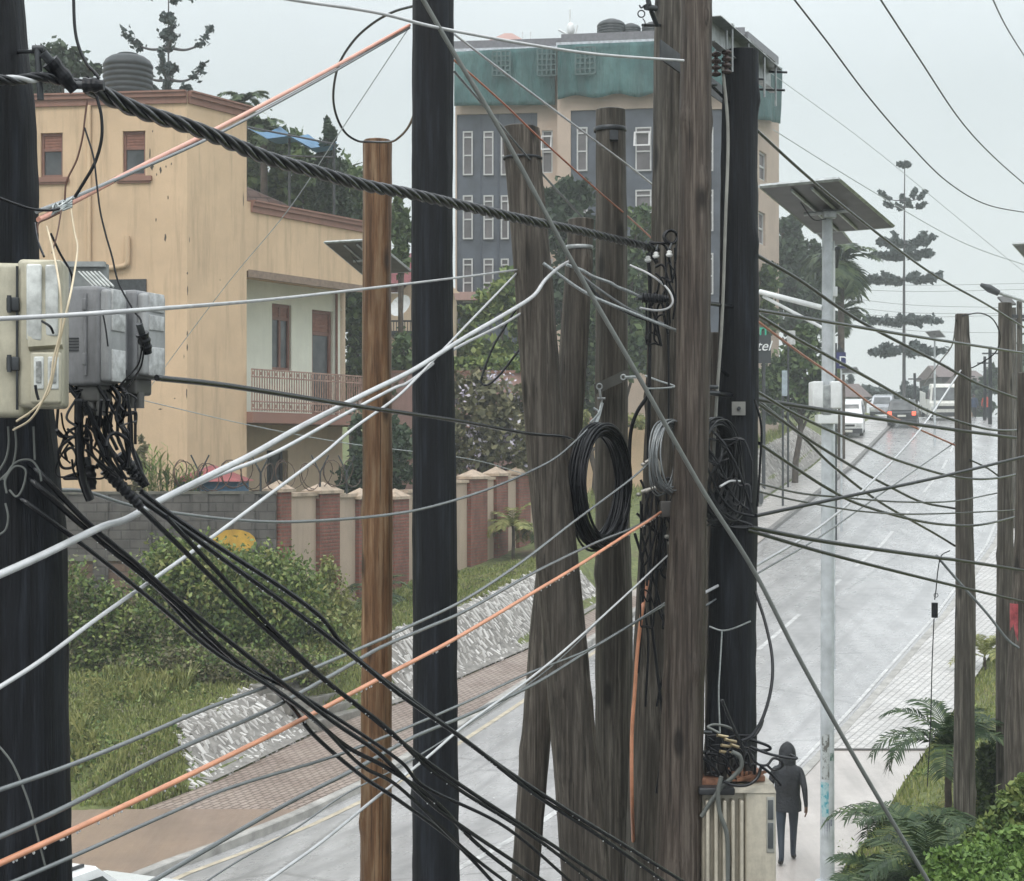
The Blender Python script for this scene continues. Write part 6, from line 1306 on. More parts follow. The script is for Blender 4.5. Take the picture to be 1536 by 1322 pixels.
# ================================================================ VEHICLES
def wheel(par, M, x, y, r, w=.2):
    mb = MB(M); mb.tube([(x - w / 2, y, r), (x + w / 2, y, r)], r, 24); o = mb.build('wheel', M_TYRE, par); mb = MB(M); mb.tube([(x - w / 2 - .01, y, r), (x + w / 2 + .01, y, r)], r * .58, 16); mb.build('rim', M_GALV, o)
def vehicle(name, label, cat, loc, yaw, L, W, H, prof, paint, glass, lights, pitch=.09, wr=.33, wy=(.2, .8), bevel=.06):
    """prof: side profile (y along length 0..1, z 0..1) of the closed body; glass: list of (kind, ...) """
    t = thing(name, label, cat, loc); M = frame_M(loc, yaw) @ Matrix.Rotation(pitch, 4, 'X')
    n = len(prof); bm = bmesh.new(); vs = []
    rows_ = []
    for fx, inset in ((-.5, .05), (-.47, 0), (.47, 0), (.5, .05)):
        r_ = []
        for (y, z) in prof:
            zz = z * H; tw = 1 - .16 * max(0, (z - .55)) / .45
            cy_, cz_ = .5, .45; yy = y + (cy_ - y) * inset * .5; z2 = zz + (cz_ * H - zz) * inset * .6
            r_.append(bm.verts.new((fx * W * tw, (yy - .5) * L, z2)))
        rows_.append(r_)
    for a, b_ in zip(rows_, rows_[1:]):
        for i in range(n): bm.faces.new((a[i], a[(i + 1) % n], b_[(i + 1) % n], b_[i]))
    bm.faces.new(list(reversed(rows_[0]))); bm.faces.new(rows_[-1]); bmesh.ops.triangulate(bm, faces=[f for f in bm.faces if len(f.verts) > 4])
    bm.verts.index_update(); mb = MB(M); mb.add([v.co.copy() for v in bm.verts], [[v.index for v in f.verts] for f in bm.faces], False); bm.free(); o = mb.build('body', paint, t)
    for g in glass:
        mb = MB(M); mb.add(g[1], [tuple(range(len(g[1])))]); 
        ob = mb.build(g[0], M_GLASS, t); md = ob.modifiers.new('s', 'SOLIDIFY'); md.thickness = .012; md.offset = 0
    for nm, (x0, x1, y0, y1, z0, z1), m_ in lights:
        mb = MB(M); mb.rbox(x0, x1, y0, y1, z0, z1, .012); mb.build(nm, m_, t)
    for y in wy:
        for s in (-1, 1): wheel(t, M, s * (W / 2 - .1), (y - .5) * L, wr)
    return t, M
M_HEAD = simple('headlamp_lens', (.6, .62, .62), .12, .2, .1); M_PLATE = simple('number_plate', (.65, .65, .6), .4, var=.1); M_BUMP = simple('dark_bumper', (.03, .032, .035), .5)
def redlamp():
    m, nt, b = newmat('tail_lamp'); b.inputs['Base Color'].default_value = (.6, .03, .02, 1); b.inputs['Emission Color'].default_value = (1, .12, .06, 1); b.inputs['Emission Strength'].default_value = 1.6; b.inputs['Roughness'].default_value = .2; return m
M_RED = redlamp()
def at(px, d): x = P(px, 0, d).x; return Vector((x, d, zg(x, d)))
# white van coming down, front at -y
vp = [(0, .12), (0, .42), (.10, .55), (.24, .97), (.32, 1), (.97, 1), (1, .9), (1, .12)]
W_, H_, L_v = 1.72, 1.98, 4.7; loc = at(1274, 97); loc.z = zr(97) + .12
def vy(f, L): return (f - .5) * L
vehicle('van', 'white minivan facing the camera on the crest behind the nearest lamp', 'van', loc, R(-14), L_v, W_, H_, vp, M_CARW,
 [('windscreen', [(-.68, vy(.115, L_v), .57 * H_), (.68, vy(.115, L_v), .57 * H_), (.60, vy(.225, L_v), .93 * H_), (-.60, vy(.225, L_v), .93 * H_)]), ('side_window', [(.862, vy(.3, L_v), .6 * H_), (.862, vy(.9, L_v), .6 * H_), (.80, vy(.9, L_v), .88 * H_), (.80, vy(.3, L_v), .88 * H_)]), ('side_window', [(-.862, vy(.3, L_v), .6 * H_), (-.862, vy(.9, L_v), .6 * H_), (-.80, vy(.9, L_v), .88 * H_), (-.80, vy(.3, L_v), .88 * H_)])],
 [('bumper', (-.84, .84, vy(0, L_v) - .06, vy(0, L_v) + .05, .2, .5), M_BUMP), ('number_plate', (-.28, .28, vy(0, L_v) - .08, vy(0, L_v) - .055, .28, .42), M_PLATE), ('grille', (-.4, .4, vy(0, L_v) - .03, vy(0, L_v) + .03, .62, .74), M_BUMP), ('headlight', (-.8, -.5, vy(0, L_v) - .03, vy(.02, L_v), .6, .78), M_HEAD), ('headlight', (.5, .8, vy(0, L_v) - .03, vy(.02, L_v), .6, .78), M_HEAD)])
# white truck
tp_ = [(0, .14), (0, .5), (.03, .56), (.09, .94), (.12, 1), (.30, 1), (.30, .42), (1, .42), (1, .14)]
W_, H_, L_v = 2.1, 2.45, 6.2; loc = at(1410, 112)
t, M = vehicle('truck', 'white light truck facing the camera on the crest left of the knotty pole', 'truck', loc, R(-8), L_v, W_, H_, tp_, simple('dull_white_truck', (.62, .62, .58), .4, var=.15),
 [('windscreen', [(-.88, vy(.028, L_v), .58 * H_), (.88, vy(.028, L_v), .58 * H_), (.80, vy(.083, L_v), .92 * H_), (-.80, vy(.083, L_v), .92 * H_)]), ('side_window', [(-1.052, vy(.06, L_v), .6 * H_), (-1.052, vy(.2, L_v), .6 * H_), (-1.0, vy(.2, L_v), .88 * H_), (-1.0, vy(.1, L_v), .88 * H_)])],
 [('bumper', (-1.02, 1.02, vy(0, L_v) - .1, vy(0, L_v) + .05, .35, .62), M_BUMP), ('grille', (-.6, .6, vy(0, L_v) - .03, vy(0, L_v) + .03, .85, 1.05), M_BUMP), ('headlight', (-.95, -.6, vy(0, L_v) - .04, vy(.02, L_v), .8, 1.0), M_HEAD), ('headlight', (.6, .95, vy(0, L_v) - .04, vy(.02, L_v), .8, 1.0), M_HEAD), ('mirror', (-1.3, -1.16, vy(.04, L_v) - .04, vy(.04, L_v) + .05, 1.5, 1.95), M_BUMP), ('mirror', (1.16, 1.3, vy(.04, L_v) - .04, vy(.04, L_v) + .05, 1.5, 1.95), M_BUMP)], wr=.42)
for sx in (-1, 1):
    mb = MB(M); mb.box(min(sx * .99, sx * 1.05), max(sx * .99, sx * 1.05), vy(.34, L_v), vy(1, L_v), .42 * H_ + .003, .72 * H_); mb.build('cargo_side', simple('dull_white_truck', (.6,) * 3), t)
# dark car seen from behind, tail lamps lit
cp = [(0, .2), (0, .56), (.03, .64), (.12, .97), (.2, 1), (.52, 1), (.68, .64), (.98, .52), (1, .2)]
W_, H_, L_v = 1.82, 1.68, 4.4; loc = at(1355, 104)
vehicle('car', 'dark grey hatchback seen from behind with lit red tail lamps on the crest', 'car', loc, R(-16), L_v, W_, H_, cp, simple('dark_car_paint', (.045, .05, .055), .25, .3),
 [('rear_window', [(-.66, vy(.025, L_v), .66 * H_), (.66, vy(.025, L_v), .66 * H_), (.58, vy(.105, L_v), .93 * H_), (-.58, vy(.105, L_v), .93 * H_)])],
 [('tail_lamp', (-.86, -.62, vy(0, L_v) - .03, vy(.03, L_v), .62 * H_ - .25, .62 * H_ - .02), M_RED), ('tail_lamp', (.62, .86, vy(0, L_v) - .03, vy(.03, L_v), .62 * H_ - .25, .62 * H_ - .02), M_RED), ('bumper', (-.88, .88, vy(0, L_v) - .08, vy(0, L_v) + .04, .3, .55), M_BUMP), ('number_plate', (-.26, .26, vy(0, L_v) - .04, vy(0, L_v) - .0, .7, .82), M_PLATE)])
loc = at(1324, 116)
vehicle('car', 'small silver car facing down the hill between the white van and the dark hatchback', 'car', loc, R(-16), 3.8, 1.6, 1.45, [(0, .2), (0, .5), (.24, .62), (.4, .98), (.5, 1), (.86, 1), (.98, .6), (1, .2)], simple('silver_car_paint', (.45, .47, .5), .25, .4),
 [('windscreen', [(-.6, vy(.245, 3.8), .66 * 1.45), (.6, vy(.245, 3.8), .66 * 1.45), (.54, vy(.385, 3.8), .94 * 1.45), (-.54, vy(.385, 3.8), .94 * 1.45)])],
 [('headlight', (-.74, -.45, vy(0, 3.8) - .03, vy(.03, 3.8), .5, .66), M_HEAD), ('headlight', (.45, .74, vy(0, 3.8) - .03, vy(.03, 3.8), .5, .66), M_HEAD), ('bumper', (-.78, .78, vy(0, 3.8) - .06, vy(0, 3.8) + .03, .22, .42), M_BUMP)], wr=.3)
# near white car, roof in view at the bottom left
W_, H_, L_v = 1.75, 1.42, 4.5; loc = Vector((P(62, 0, 18.4).x, 18.4, .13))
vehicle('car', 'white car at the bottom left with only its roof showing', 'car', loc, R(-25), L_v, W_, H_, cp, M_CARW,
 [('rear_window', [(-.64, vy(.025, L_v), .66 * H_), (.64, vy(.025, L_v), .66 * H_), (.56, vy(.105, L_v), .93 * H_), (-.56, vy(.105, L_v), .93 * H_)]), ('windscreen', [(.62, vy(.665, L_v), .66 * H_), (-.62, vy(.665, L_v), .66 * H_), (-.55, vy(.54, L_v), .95 * H_), (.55, vy(.54, L_v), .95 * H_)]),
  ('side_window', [(-.872, vy(.1, L_v), .64 * H_), (-.872, vy(.62, L_v), .64 * H_), (-.79, vy(.52, L_v), .93 * H_), (-.79, vy(.17, L_v), .93 * H_)]), ('side_window', [(.872, vy(.1, L_v), .64 * H_), (.872, vy(.62, L_v), .64 * H_), (.79, vy(.52, L_v), .93 * H_), (.79, vy(.17, L_v), .93 * H_)])],
 [('tail_lamp', (-.84, -.64, vy(0, L_v) - .03, vy(.03, L_v), .7, .85), M_RED), ('tail_lamp', (.64, .84, vy(0, L_v) - .03, vy(.03, L_v), .7, .85), M_RED), ('roof_rack', (-.62, -.58, vy(.2, L_v), vy(.5, L_v), 1.42, 1.46), M_BUMP), ('roof_rack', (.58, .62, vy(.2, L_v), vy(.5, L_v), 1.42, 1.46), M_BUMP), ('bumper', (-.85, .85, vy(0, L_v) - .08, vy(0, L_v) + .04, .25, .5), M_BUMP)], pitch=0, wr=.31)
# ================================================================ PEOPLE
def skin_body(name, joints, edges, root, mats, pick, par, fingers=(), sub=2):
    me = bpy.data.meshes.new(name); me.from_pydata([j[0] for j in joints], edges, []); o = bpy.data.objects.new('tmpb', me); COL.objects.link(o)
    o.modifiers.new('skin', 'SKIN'); 
    for i, j in enumerate(joints): v = me.skin_vertices[0].data[i]; r_ = j[1]; v.radius = r_ if hasattr(r_, '__len__') else (r_, r_)
    me.skin_vertices[0].data[root].use_root = True
    sb = o.modifiers.new('sub', 'SUBSURF'); sb.levels = sub; sb.render_levels = sub
    dg = bpy.context.evaluated_depsgraph_get(); dg.update(); m2 = bpy.data.meshes.new_from_object(o.evaluated_get(dg)); bpy.data.objects.remove(o)
    m2.name = name; m2.materials.clear()
    for m_ in mats: m2.materials.append(m_)
    for p in m2.polygons: p.material_index = pick(p.center); p.use_smooth = True
    ob = bpy.data.objects.new(name, m2); COL.objects.link(ob)
    if par: ob.parent = par
    return ob
def person(label, loc, yaw, h, cloth, trous, skin_, hood=True, hem=.44):
    t = thing('person', label, 'person', loc); t.rotation_euler = (0, 0, yaw); s = h / 1.75
    J = []; E = []
    def j(x, y, z, r, p=None):
        J.append(((x * s, y * s, z * s), (r[0] * s, r[1] * s) if hasattr(r, '__len__') else r * s)); i = len(J) - 1
        if p is not None: E.append((p, i))
        return i
    pel = j(0, 0, .95, (.15, .11)); sp1 = j(0, .01, 1.12, (.14, .10), pel); ch = j(0, .02, 1.32, (.17, .115), sp1); nk = j(0, .03, 1.48, .06, ch); hd = j(0, .05, 1.60, (.085, .1), nk); tpp = j(0, .05, 1.68, (.07, .085), hd)
    for sd in (-1, 1):
        st = .22 if sd > 0 else -.20   # mid-stride
        hp = j(.09 * sd, 0, .90, (.095, .10), pel); kn = j(.095 * sd, st * .5 + .04, .50, .062, hp); an_ = j(.09 * sd, st, .10 + (.04 if sd < 0 else 0), .042, kn); j(.10 * sd, st + .03, .045, .045, an_); j(.11 * sd, st + .17, .035, .04, len(J) - 1)
        sh = j(.19 * sd, .02, 1.40, .062, ch); el = j(.25 * sd, -.03 - st * .3, 1.13, .047, sh); wr = j(.27 * sd, .04 - st * .7, .88, .03, el); pm = j(.27 * sd, .055 - st * .75, .81, (.034, .018), wr)
        for k in range(4):
            a = j(.27 * sd, .055 - st * .75 + (k - 1.5) * .019, .765, .0095, pm); b_ = j(.262 * sd, .06 - st * .75 + (k - 1.5) * .019, .735 + abs(k - 1.5) * .004, .0088, a); j(.25 * sd, .062 - st * .75 + (k - 1.5) * .018, .71 + abs(k - 1.6) * .006, .008, b_)
        a = j(.255 * sd, .085 - st * .75, .80, .0105, pm); j(.25 * sd, .095 - st * .75, .77, .0095, a)
    def pick(c):
        z = c.z / s; x = abs(c.x / s)
        if z > 1.50: return 2 
        if x > .2 and z < .875: return 2
        if z < .075: return 3
        if z < 1.0 and x < .21: return 1
        return 0
    sk = simple('skin_dark', (.10, .055, .035), .5, var=.1); shoe = simple('dark_shoe', (.015, .015, .015), .4)
    skin_body('person_body', J, E, 0, [cloth, trous, sk, shoe], pick, t)
    # face: nose, eyes, ears, mouth on the far side, small
    mb = MB(); 
    mb.ball((0, .155 * s, 1.60 * s), .016 * s, 8); mb.ball((.09 * s, .05 * s, 1.60 * s), .02 * s, 8); mb.ball((-.09 * s, .05 * s, 1.60 * s), .02 * s, 8)
    o = MB(); o.v, o.f, o.sm = mb.v, mb.f, mb.sm
    me = mb.build('face_features', sk); me.parent = t
    mb = MB(); mb.ball((.03 * s, .145 * s, 1.63 * s), .011 * s, 8); mb.ball((-.03 * s, .145 * s, 1.63 * s), .011 * s, 8); mb.build('eyes', simple('eye_white', (.5, .5, .5), .2)).parent = t
    # coat: lofted shell to mid thigh
    mb = MB(); pr = [(.78 if hem > .4 else .9, .20, .155), (.9, .205, .15), (1.02, .195, .14), (1.15, .19, .14), (1.28, .205, .145), (1.38, .205, .14), (1.45, .14, .11), (1.50, .085, .085)]
    vs = []
    for z, a, b_ in pr:
        for k in range(24): w_ = k * math.pi / 12; f_ = 1 + .10 * mnoise.noise(Vector((math.cos(w_) * 2.5, math.sin(w_) * 2.5, z * 9))); vs.append((a * f_ * math.cos(w_) * s, (.015 + b_ * f_ * math.sin(w_)) * s, z * s))
    mb.add(vs, [(i * 24 + k, i * 24 + (k + 1) % 24, (i + 1) * 24 + (k + 1) % 24, (i + 1) * 24 + k) for i in range(len(pr) - 1) for k in range(24)], True)
    mb.build('jacket', cloth).parent = t
    mb = MB()
    if hood:
        pr = [(1.46, .125, .11, .02), (1.52, .125, .125, .02), (1.60, .13, .135, .03), (1.68, .12, .13, .03), (1.74, .095, .10, .02), (1.78, .06, .065, .01), (1.805, .02, .03, .0), (1.81, .005, .008, .0)]
    else: pr = [(1.60, .105, .12, .04), (1.66, .10, .115, .04), (1.71, .075, .09, .04), (1.74, .02, .03, .04)]
    vs = []
    for z, a, b_, cy_ in pr:
        for k in range(20): w_ = k * math.pi / 10; fy = b_ * math.sin(w_) * (1 if math.sin(w_) < 0 else .72); vs.append((a * math.cos(w_) * s, (cy_ + fy) * s, z * s))
    mb.add(vs, [(i * 20 + k, i * 20 + (k + 1) % 20, (i + 1) * 20 + (k + 1) % 20, (i + 1) * 20 + k) for i in range(len(pr) - 1) for k in range(20)], True)
    mb.build('hood' if hood else 'hair', cloth if hood else simple('black_hair', (.01, .01, .01), .6)).parent = t
    return t
M_JACK = simple('black_jacket', (.010, .012, .016), .6, var=.6, scale=5, bmp=.02); M_TROU = simple('dark_blue_trousers', (.02, .03, .045), .6, var=.25)
p = ground_hit(1181, 1297, 18, 30)
person('person in a black hooded jacket and dark trousers walking away on the right pavement', (p.x, p.y, p.z), R(-8), 1.74, M_JACK, M_TROU, None)
loc = at(1479, 112); person('person in a red jacket far up the road between the two right-hand poles', loc, R(170), 1.75, simple('red_jacket', (.55, .07, .04), .6), M_TROU, None, hood=False)
loc = at(1461, 113); person('person in a dark blue jacket far up the road beside the one in red', loc, R(170), 1.7, simple('navy_jacket', (.03, .05, .10), .6), M_JACK, None, hood=False)
# ================================================================ VEGETATION
def leafmesh(name, cen, size, mat, par, flat=0.0, elong=1.6):
    n = len(cen); cen = np.asarray(cen); a = RNG.normal(size=(n, 3)); a /= np.linalg.norm(a, axis=1)[:, None]
    b = RNG.normal(size=(n, 3)); b -= (b * a).sum(1)[:, None] * a; b /= np.linalg.norm(b, axis=1)[:, None]
    if flat: a[:, 2] *= (1 - flat); b[:, 2] *= (1 - flat)
    s = size * RNG.uniform(.55, 1.35, n)[:, None]
    off = np.array(OFF[par.name]) if par else np.zeros(3)
    c = cen - off
    v = np.stack([c - a * s * elong / 2, c + b * s / 2.2 + a * s * .1, c + a * s * elong / 2, c - b * s / 2.2 + a * s * .1], 1).reshape(-1, 3)
    me = bpy.data.meshes.new(name); me.vertices.add(4 * n); me.vertices.foreach_set('co', v.ravel()); me.loops.add(4 * n); me.loops.foreach_set('vertex_index', np.arange(4 * n, dtype=np.int32))
    me.polygons.add(n); me.polygons.foreach_set('loop_start', np.arange(0, 4 * n, 4, dtype=np.int32)); me.polygons.foreach_set('loop_total', np.full(n, 4, dtype=np.int32)); me.update(calc_edges=True)
    me.materials.append(mat); o = bpy.data.objects.new(name, me); COL.objects.link(o); o.parent = par; OFF[o.name] = Vector(off); return o
def blobs_px(bl, d, dep=1.0):
    """(px,py,rx,ry[,dd]) -> world ellipsoids"""
    out = []
    for b in bl:
        dd = d + (b[4] if len(b) > 4 else 0); c = P(b[0], b[1], dd); k = dd / F; out.append((c, b[2] * k, max(b[2], b[3]) * k * dep, b[3] * k))
    return out
def cloud(bl, n, clump=.28):
    vol = np.array([b[1] * b[2] * b[3] for b in bl]) ** (2 / 3); cnt = (vol / vol.sum() * n).astype(int) + 3; out = []
    for (c, rx, ry, rz), m in zip(bl, cnt):
        K = max(5, int(m / 34)); u = RNG.normal(size=(K, 3)); u /= np.linalg.norm(u, axis=1)[:, None]; u *= RNG.uniform(0.15, 1, K)[:, None] ** .4
        idx = RNG.integers(0, K, m); p = u[idx] + RNG.normal(size=(m, 3)) * clump * RNG.uniform(.35, 1, K)[idx][:, None]
        out.append(np.array(c) + p * np.array([rx, ry, rz]))
    return np.concatenate(out)
def trunk(mb, base, top, r0, r1, seg=8, bend=.1):
    base, top = Vector(base), Vector(top); pts = [base.lerp(top, i / 6) + Vector((random.uniform(-bend, bend), random.uniform(-bend, bend), 0)) * (0 if i in (0, 6) else 1) for i in range(7)]
    mb.tube(pts, [r0 + (r1 - r0) * i / 6 for i in range(7)], seg)
def tree(name, label, bl, d, n, size, mat, base=None, tr=.16, cat='tree', group=None, dep=1.0, extra=None, clump=.28):
    B = blobs_px(bl, d, dep); cx = sum(b[0].x for b in B) / len(B); by = base[1] if base else d; bx = base[0] if base else cx; bz = zg(bx, by) if not (base and len(base) > 2) else base[2]
    t = thing(name, label, cat, (bx, by, bz), group)
    leafmesh('crown' if cat == 'tree' else 'foliage', cloud(B, n, clump), size, mat, t)
    if extra: leafmesh(extra[0], cloud(B, extra[1], clump), extra[2], extra[3], t)
    mb = MB(); top = max(B, key=lambda b: b[0].z)[0]; trunk(mb, (bx, by, bz - .2), (top.x, top.y, top.z), tr, tr * .3)
    for b in B[:8]:
        if (b[0] - top).length > .3:
            q = Vector((bx + (top.x - bx) * .5, by + (top.y - by) * .5, bz + (min(b[0].z, top.z) - bz) * .6)); mb.tube([q, q.lerp(b[0], .5) + Vector((0, 0, .1 * tr)), b[0]], [tr * .5, tr * .35, tr * .12], 6)
    mb.build('trunk' if cat == 'tree' else 'stem', M_BARK, t); return t
def frond(mb, base, az, el, L, w, n=16, droop=.9, lw=.02, seglen=1.0):
    pts = []; p = Vector(base); e = el
    for i in range(n + 1):
        pts.append(p.copy()); p = p + Vector((math.cos(az) * math.cos(e), math.sin(az) * math.cos(e), math.sin(e))) * L / n; e -= droop / n * (1 + i / n)
    mb.tube(pts, [max(.004, lw * .6 * (1 - i / n)) for i in range(n + 1)], 4)
    for i in range(2, n + 1):
        t_ = (pts[i] - pts[i - 1]).normalized(); sd = t_.cross(Vector((0, 0, 1)))
        if sd.length < .05: sd = Vector((1, 0, 0))
        sd.normalize(); up = sd.cross(t_)
        for f_ in (0, .5):
            q = pts[i - 1].lerp(pts[i], f_); ll = w * math.sin(math.pi * (i + f_) / (n + 2.2)) ** .6 * random.uniform(.85, 1.1)
            for s in (-1, 1):
                dr = (sd * s * .85 + t_ * .55 + up * random.uniform(-.05, .25)).normalized(); a = q; c = q + dr * ll + Vector((0, 0, -.22 * ll)); m_ = q + dr * ll * .5 + Vector((0, 0, .02 * ll)); wd = t_ * lw
                mb.add([a - wd * .4, a + wd * .4, m_ + wd, m_ - wd, c], [(0, 1, 2, 3), (3, 2, 4)])
def palm(label, base, h, nf, L, w, mat, lean=(0, 0), el=(.2, 1.25), lw=.02, name='palm', tr=.09, n=14, group=None, trunkmat=None):
    t = thing(name, label, 'palm', base, group); base = Vector(base); top = base + Vector((lean[0], lean[1], h)); mb = MB()
    if h > .05: trunk(mb, base - Vector((0, 0, .1)), top, tr, tr * .75, 10, .02); mb.build('trunk', trunkmat or M_BARK, t)
    for k in range(nf):
        mb = MB(); frond(mb, top, k * 2.39996 + random.uniform(-.2, .2), random.uniform(*el), L * random.uniform(.8, 1.1), w, n, random.uniform(.9, 1.6), lw); mb.build('frond', mat, t)
    return t
# --- behind the tan house
tree('tree', 'loose leafy tree top behind the black pole at the upper left', [(60, 95, 30, 22), (95, 90, 26, 22), (110, 110, 22, 20), (70, 120, 34, 16), (140, 110, 14, 16)], 62, 2600, .22, L_DARK)
tree('tree', 'wide dark bushy tree right of the tan house under the blue canopy', [(395, 240, 36, 34), (440, 250, 34, 40), (400, 290, 40, 30), (455, 300, 40, 34), (520, 280, 26, 40), (540, 300, 20, 32), (385, 200, 26, 20), (425, 205, 26, 16), (590, 340, 26, 26), (560, 320, 26, 30)], 62, 9000, .22, L_MID, tr=.3)
tree('cypress', 'pointed dark conifer rising beside the blue canopy', [(493, 190, 4, 14), (492, 215, 12, 22), (493, 245, 19, 28), (495, 280, 24, 32), (497, 315, 27, 34)], 58, 5200, .15, L_DARK, tr=.2)
tree('tree', 'dense green tree seen through the balcony opening', [(530, 430, 20, 34), (525, 480, 18, 34), (535, 530, 22, 34), (528, 400, 20, 20), (545, 470, 18, 50), (525, 580, 22, 30)], 64, 4200, .2, L_MID)
tree('tree', 'green tree between the sawn brown pole and the tall black pole', [(603, 345, 14, 26), (598, 385, 16, 22), (600, 310, 7, 16), (603, 540, 20, 34), (600, 600, 22, 40), (598, 660, 22, 44)], 58, 4600, .2, L_MID)
tree('tree', 'green tree in front of the hotel between the leaning and grey-brown poles', [(848, 285, 18, 18), (835, 310, 24, 26), (870, 300, 24, 22), (850, 340, 38, 34), (868, 400, 38, 44), (840, 450, 30, 40)], 68, 5200, .24, L_DARK, tr=.25)
tree('tree', 'green tree behind the middle poles left of the thick pole', [(955, 340, 26, 30), (960, 400, 28, 40), (955, 455, 30, 36), (962, 520, 32, 46), (870, 520, 30, 50), (875, 580, 30, 46), (890, 480, 30, 40)], 72, 5600, .24, L_MID)
tree('tree', 'pale green tree below the hotel between the tall black and leaning poles', [(760, 430, 24, 26), (730, 455, 22, 22), (775, 470, 20, 30), (700, 520, 24, 24), (740, 530, 40, 20), (705, 470, 16, 20)], 66, 4200, .22, L_BUSH)
tree('shrub', 'large flowering shrub with pale lilac blossoms behind the boundary wall', [(705, 590, 24, 30), (740, 600, 34, 40), (780, 620, 32, 40), (700, 640, 30, 40), (745, 660, 42, 40), (790, 680, 30, 34), (705, 690, 30, 26)], 54, 6500, .17, L_DRY, cat='shrub', extra=('blossoms', 900, .10, L_FLOWER))
tree('shrub', 'shrub with grey-green foliage behind the brick pillars left of the black pole', [(560, 690, 30, 34), (530, 715, 26, 26), (590, 670, 26, 36), (600, 720, 20, 26), (548, 650, 24, 30)], 46.5, 4200, .13, L_DARK, cat='shrub')
tree('hedge', 'clipped bright hedge top above the terracotta garden wall', [(690, 548, 26, 10), (720, 546, 26, 10), (750, 550, 26, 10), (780, 552, 26, 10)], 57.5, 2200, .13, L_BUSH, cat='hedge')
tree('shrub', 'small yellow-green shrub above the tan wall between the middle poles', [(875, 628, 14, 12), (868, 636, 12, 12), (955, 632, 20, 12)], 65, 700, .16, L_YPALM, cat='shrub')
tree('tree', 'big dark tree right of the hotel behind the nearest solar lamp', [(1190, 352, 16, 20), (1205, 380, 26, 26), (1180, 395, 24, 34), (1218, 410, 24, 30), (1195, 440, 34, 36), (1175, 350, 10, 18), (1232, 440, 20, 30), (1200, 480, 38, 30)], 104, 7500, .32, L_DARK, tr=.4)
tree('tree', 'green tree growing against the hotel corner beside the thick black pole', [(1150, 420, 18, 22), (1145, 450, 16, 22), (1128, 430, 14, 22), (1150, 480, 14, 20)], 82, 2200, .25, L_MID)
tree('shrub', 'leafy hedge mass on the left verge below the notice board', [(1170, 560, 22, 26), (1200, 540, 26, 30), (1228, 560, 22, 34), (1195, 590, 30, 30), (1160, 605, 20, 26), (1225, 600, 22, 26), (1210, 510, 20, 20), (1150, 580, 16, 30)], 74, 6200, .2, L_MID, cat='shrub')
# far tree line at the crest
for i, (bl, d, n, s, m, lab) in enumerate((
 ([(1285, 590, 22, 8), (1310, 588, 18, 9), (1335, 592, 16, 8), (1275, 572, 5, 8)], 150, 1500, .4, L_PINE, 'low dark tree clump on the crest left of the tiered pine'),
 ([(1365, 590, 16, 8), (1380, 588, 14, 10), (1360, 580, 5, 9), (1395, 600, 16, 10), (1440, 590, 18, 16)], 150, 1700, .4, L_PINE, 'low dark tree clump on the crest right of the tiered pine'),
 ([(1470, 585, 14, 18), (1486, 575, 12, 22), (1475, 610, 16, 18), (1490, 560, 8, 18)], 135, 1700, .35, L_DARK, 'dark green tree between the two right-hand verge poles'),
 ([(1528, 560, 16, 30), (1540, 600, 20, 34), (1525, 620, 14, 22), (1550, 540, 16, 34)], 110, 2600, .3, L_DARK, 'dark green tree at the right edge beyond the verge poles'))):
    tree('tree', lab, bl, d, n, s, m, tr=.25)
# pines
def tiered_pine(label, px, ytop, ybot, d, tiers, name, w=5):
    a = P(px, ytop, d); b_ = P(px - 1, ybot, d); gz_ = min(zg(b_.x, d), b_.z) if ybot > 500 else 1.5
    t = thing(name, label, 'tree', (b_.x, d, gz_)); mb = MB(); mb.tube([(b_.x, d, gz_), (b_.x, d, (a.z + gz_) / 2), a], [w / F * d * .75, w / F * d * .5, w / F * d * .15], 8)
    pts = []
    for (y, hw_, up, th, dens) in tiers:
        c = P(px, y, d); L = hw_ / F * d; nb = 9 if dens > .5 else 4
        for k in range(nb):
            az_ = k * 2 * math.pi / nb + random.uniform(-.25, .25) + (0 if dens > .5 else .1); l = L * random.uniform(.8, 1.08); e = Vector((math.cos(az_), math.sin(az_), 0)); up_ = up / F * d * random.uniform(.7, 1.2)
            br = catmull([c, c + e * l * .4 + Vector((0, 0, -up_ * .05)), c + e * l * .75 + Vector((0, 0, up_ * .3)), c + e * l + Vector((0, 0, up_))], 5); mb.tube(br, [.07 * (1 - .8 * i / len(br)) * w / 5 for i in range(len(br))], 5)
            m = int(120 * dens + 50); tt = RNG.uniform(.25 if dens > .5 else .55, 1.04, m)
            for q in tt:
                f_ = q * (len(br) - 1); i = min(int(f_), len(br) - 2); pp = br[i].lerp(br[i + 1], f_ - i); pts.append(np.array(pp) + RNG.normal(size=3) * th / F * d * (.38 + .25 * math.sin(q * 19 + k)))
    mb.build('trunk', simple('grey_trunk', (.09, .085, .09), .8), t); leafmesh('crown', np.array(pts), .34 * d / 130, L_PINE, t, elong=1.4)
    return t
tiered_pine('tall thin pine with flat separated tiers far up the road against the sky', 1357, 240, 640, 130, [(247, 8, 0, 2, .3), (300, 34, 13, 2.6, .25), (311, 32, 5, 2.6, .25), (366, 50, 8, 4.2, .8), (383, 50, 2, 3.6, .85), (420, 62, 4, 3.8, .85), (481, 64, 0, 4.2, .95), (528, 62, 0, 4.2, .95), (520, 34, 0, 4, .5)], 'tiered_pine', 4)
tiered_pine('pine with upturned clumped branches above the tan house roof', 253, -60, 150, 64, [(-5, 40, 4, 5, .3), (28, 8, 0, 5, .15), (55, 8, 2, 7, .2), (72, 64, 34, 7, .35), (104, 10, 2, 6, .2), (120, 56, 28, 6.5, .35), (136, 34, 6, 5, .3)], 'pine', 5)
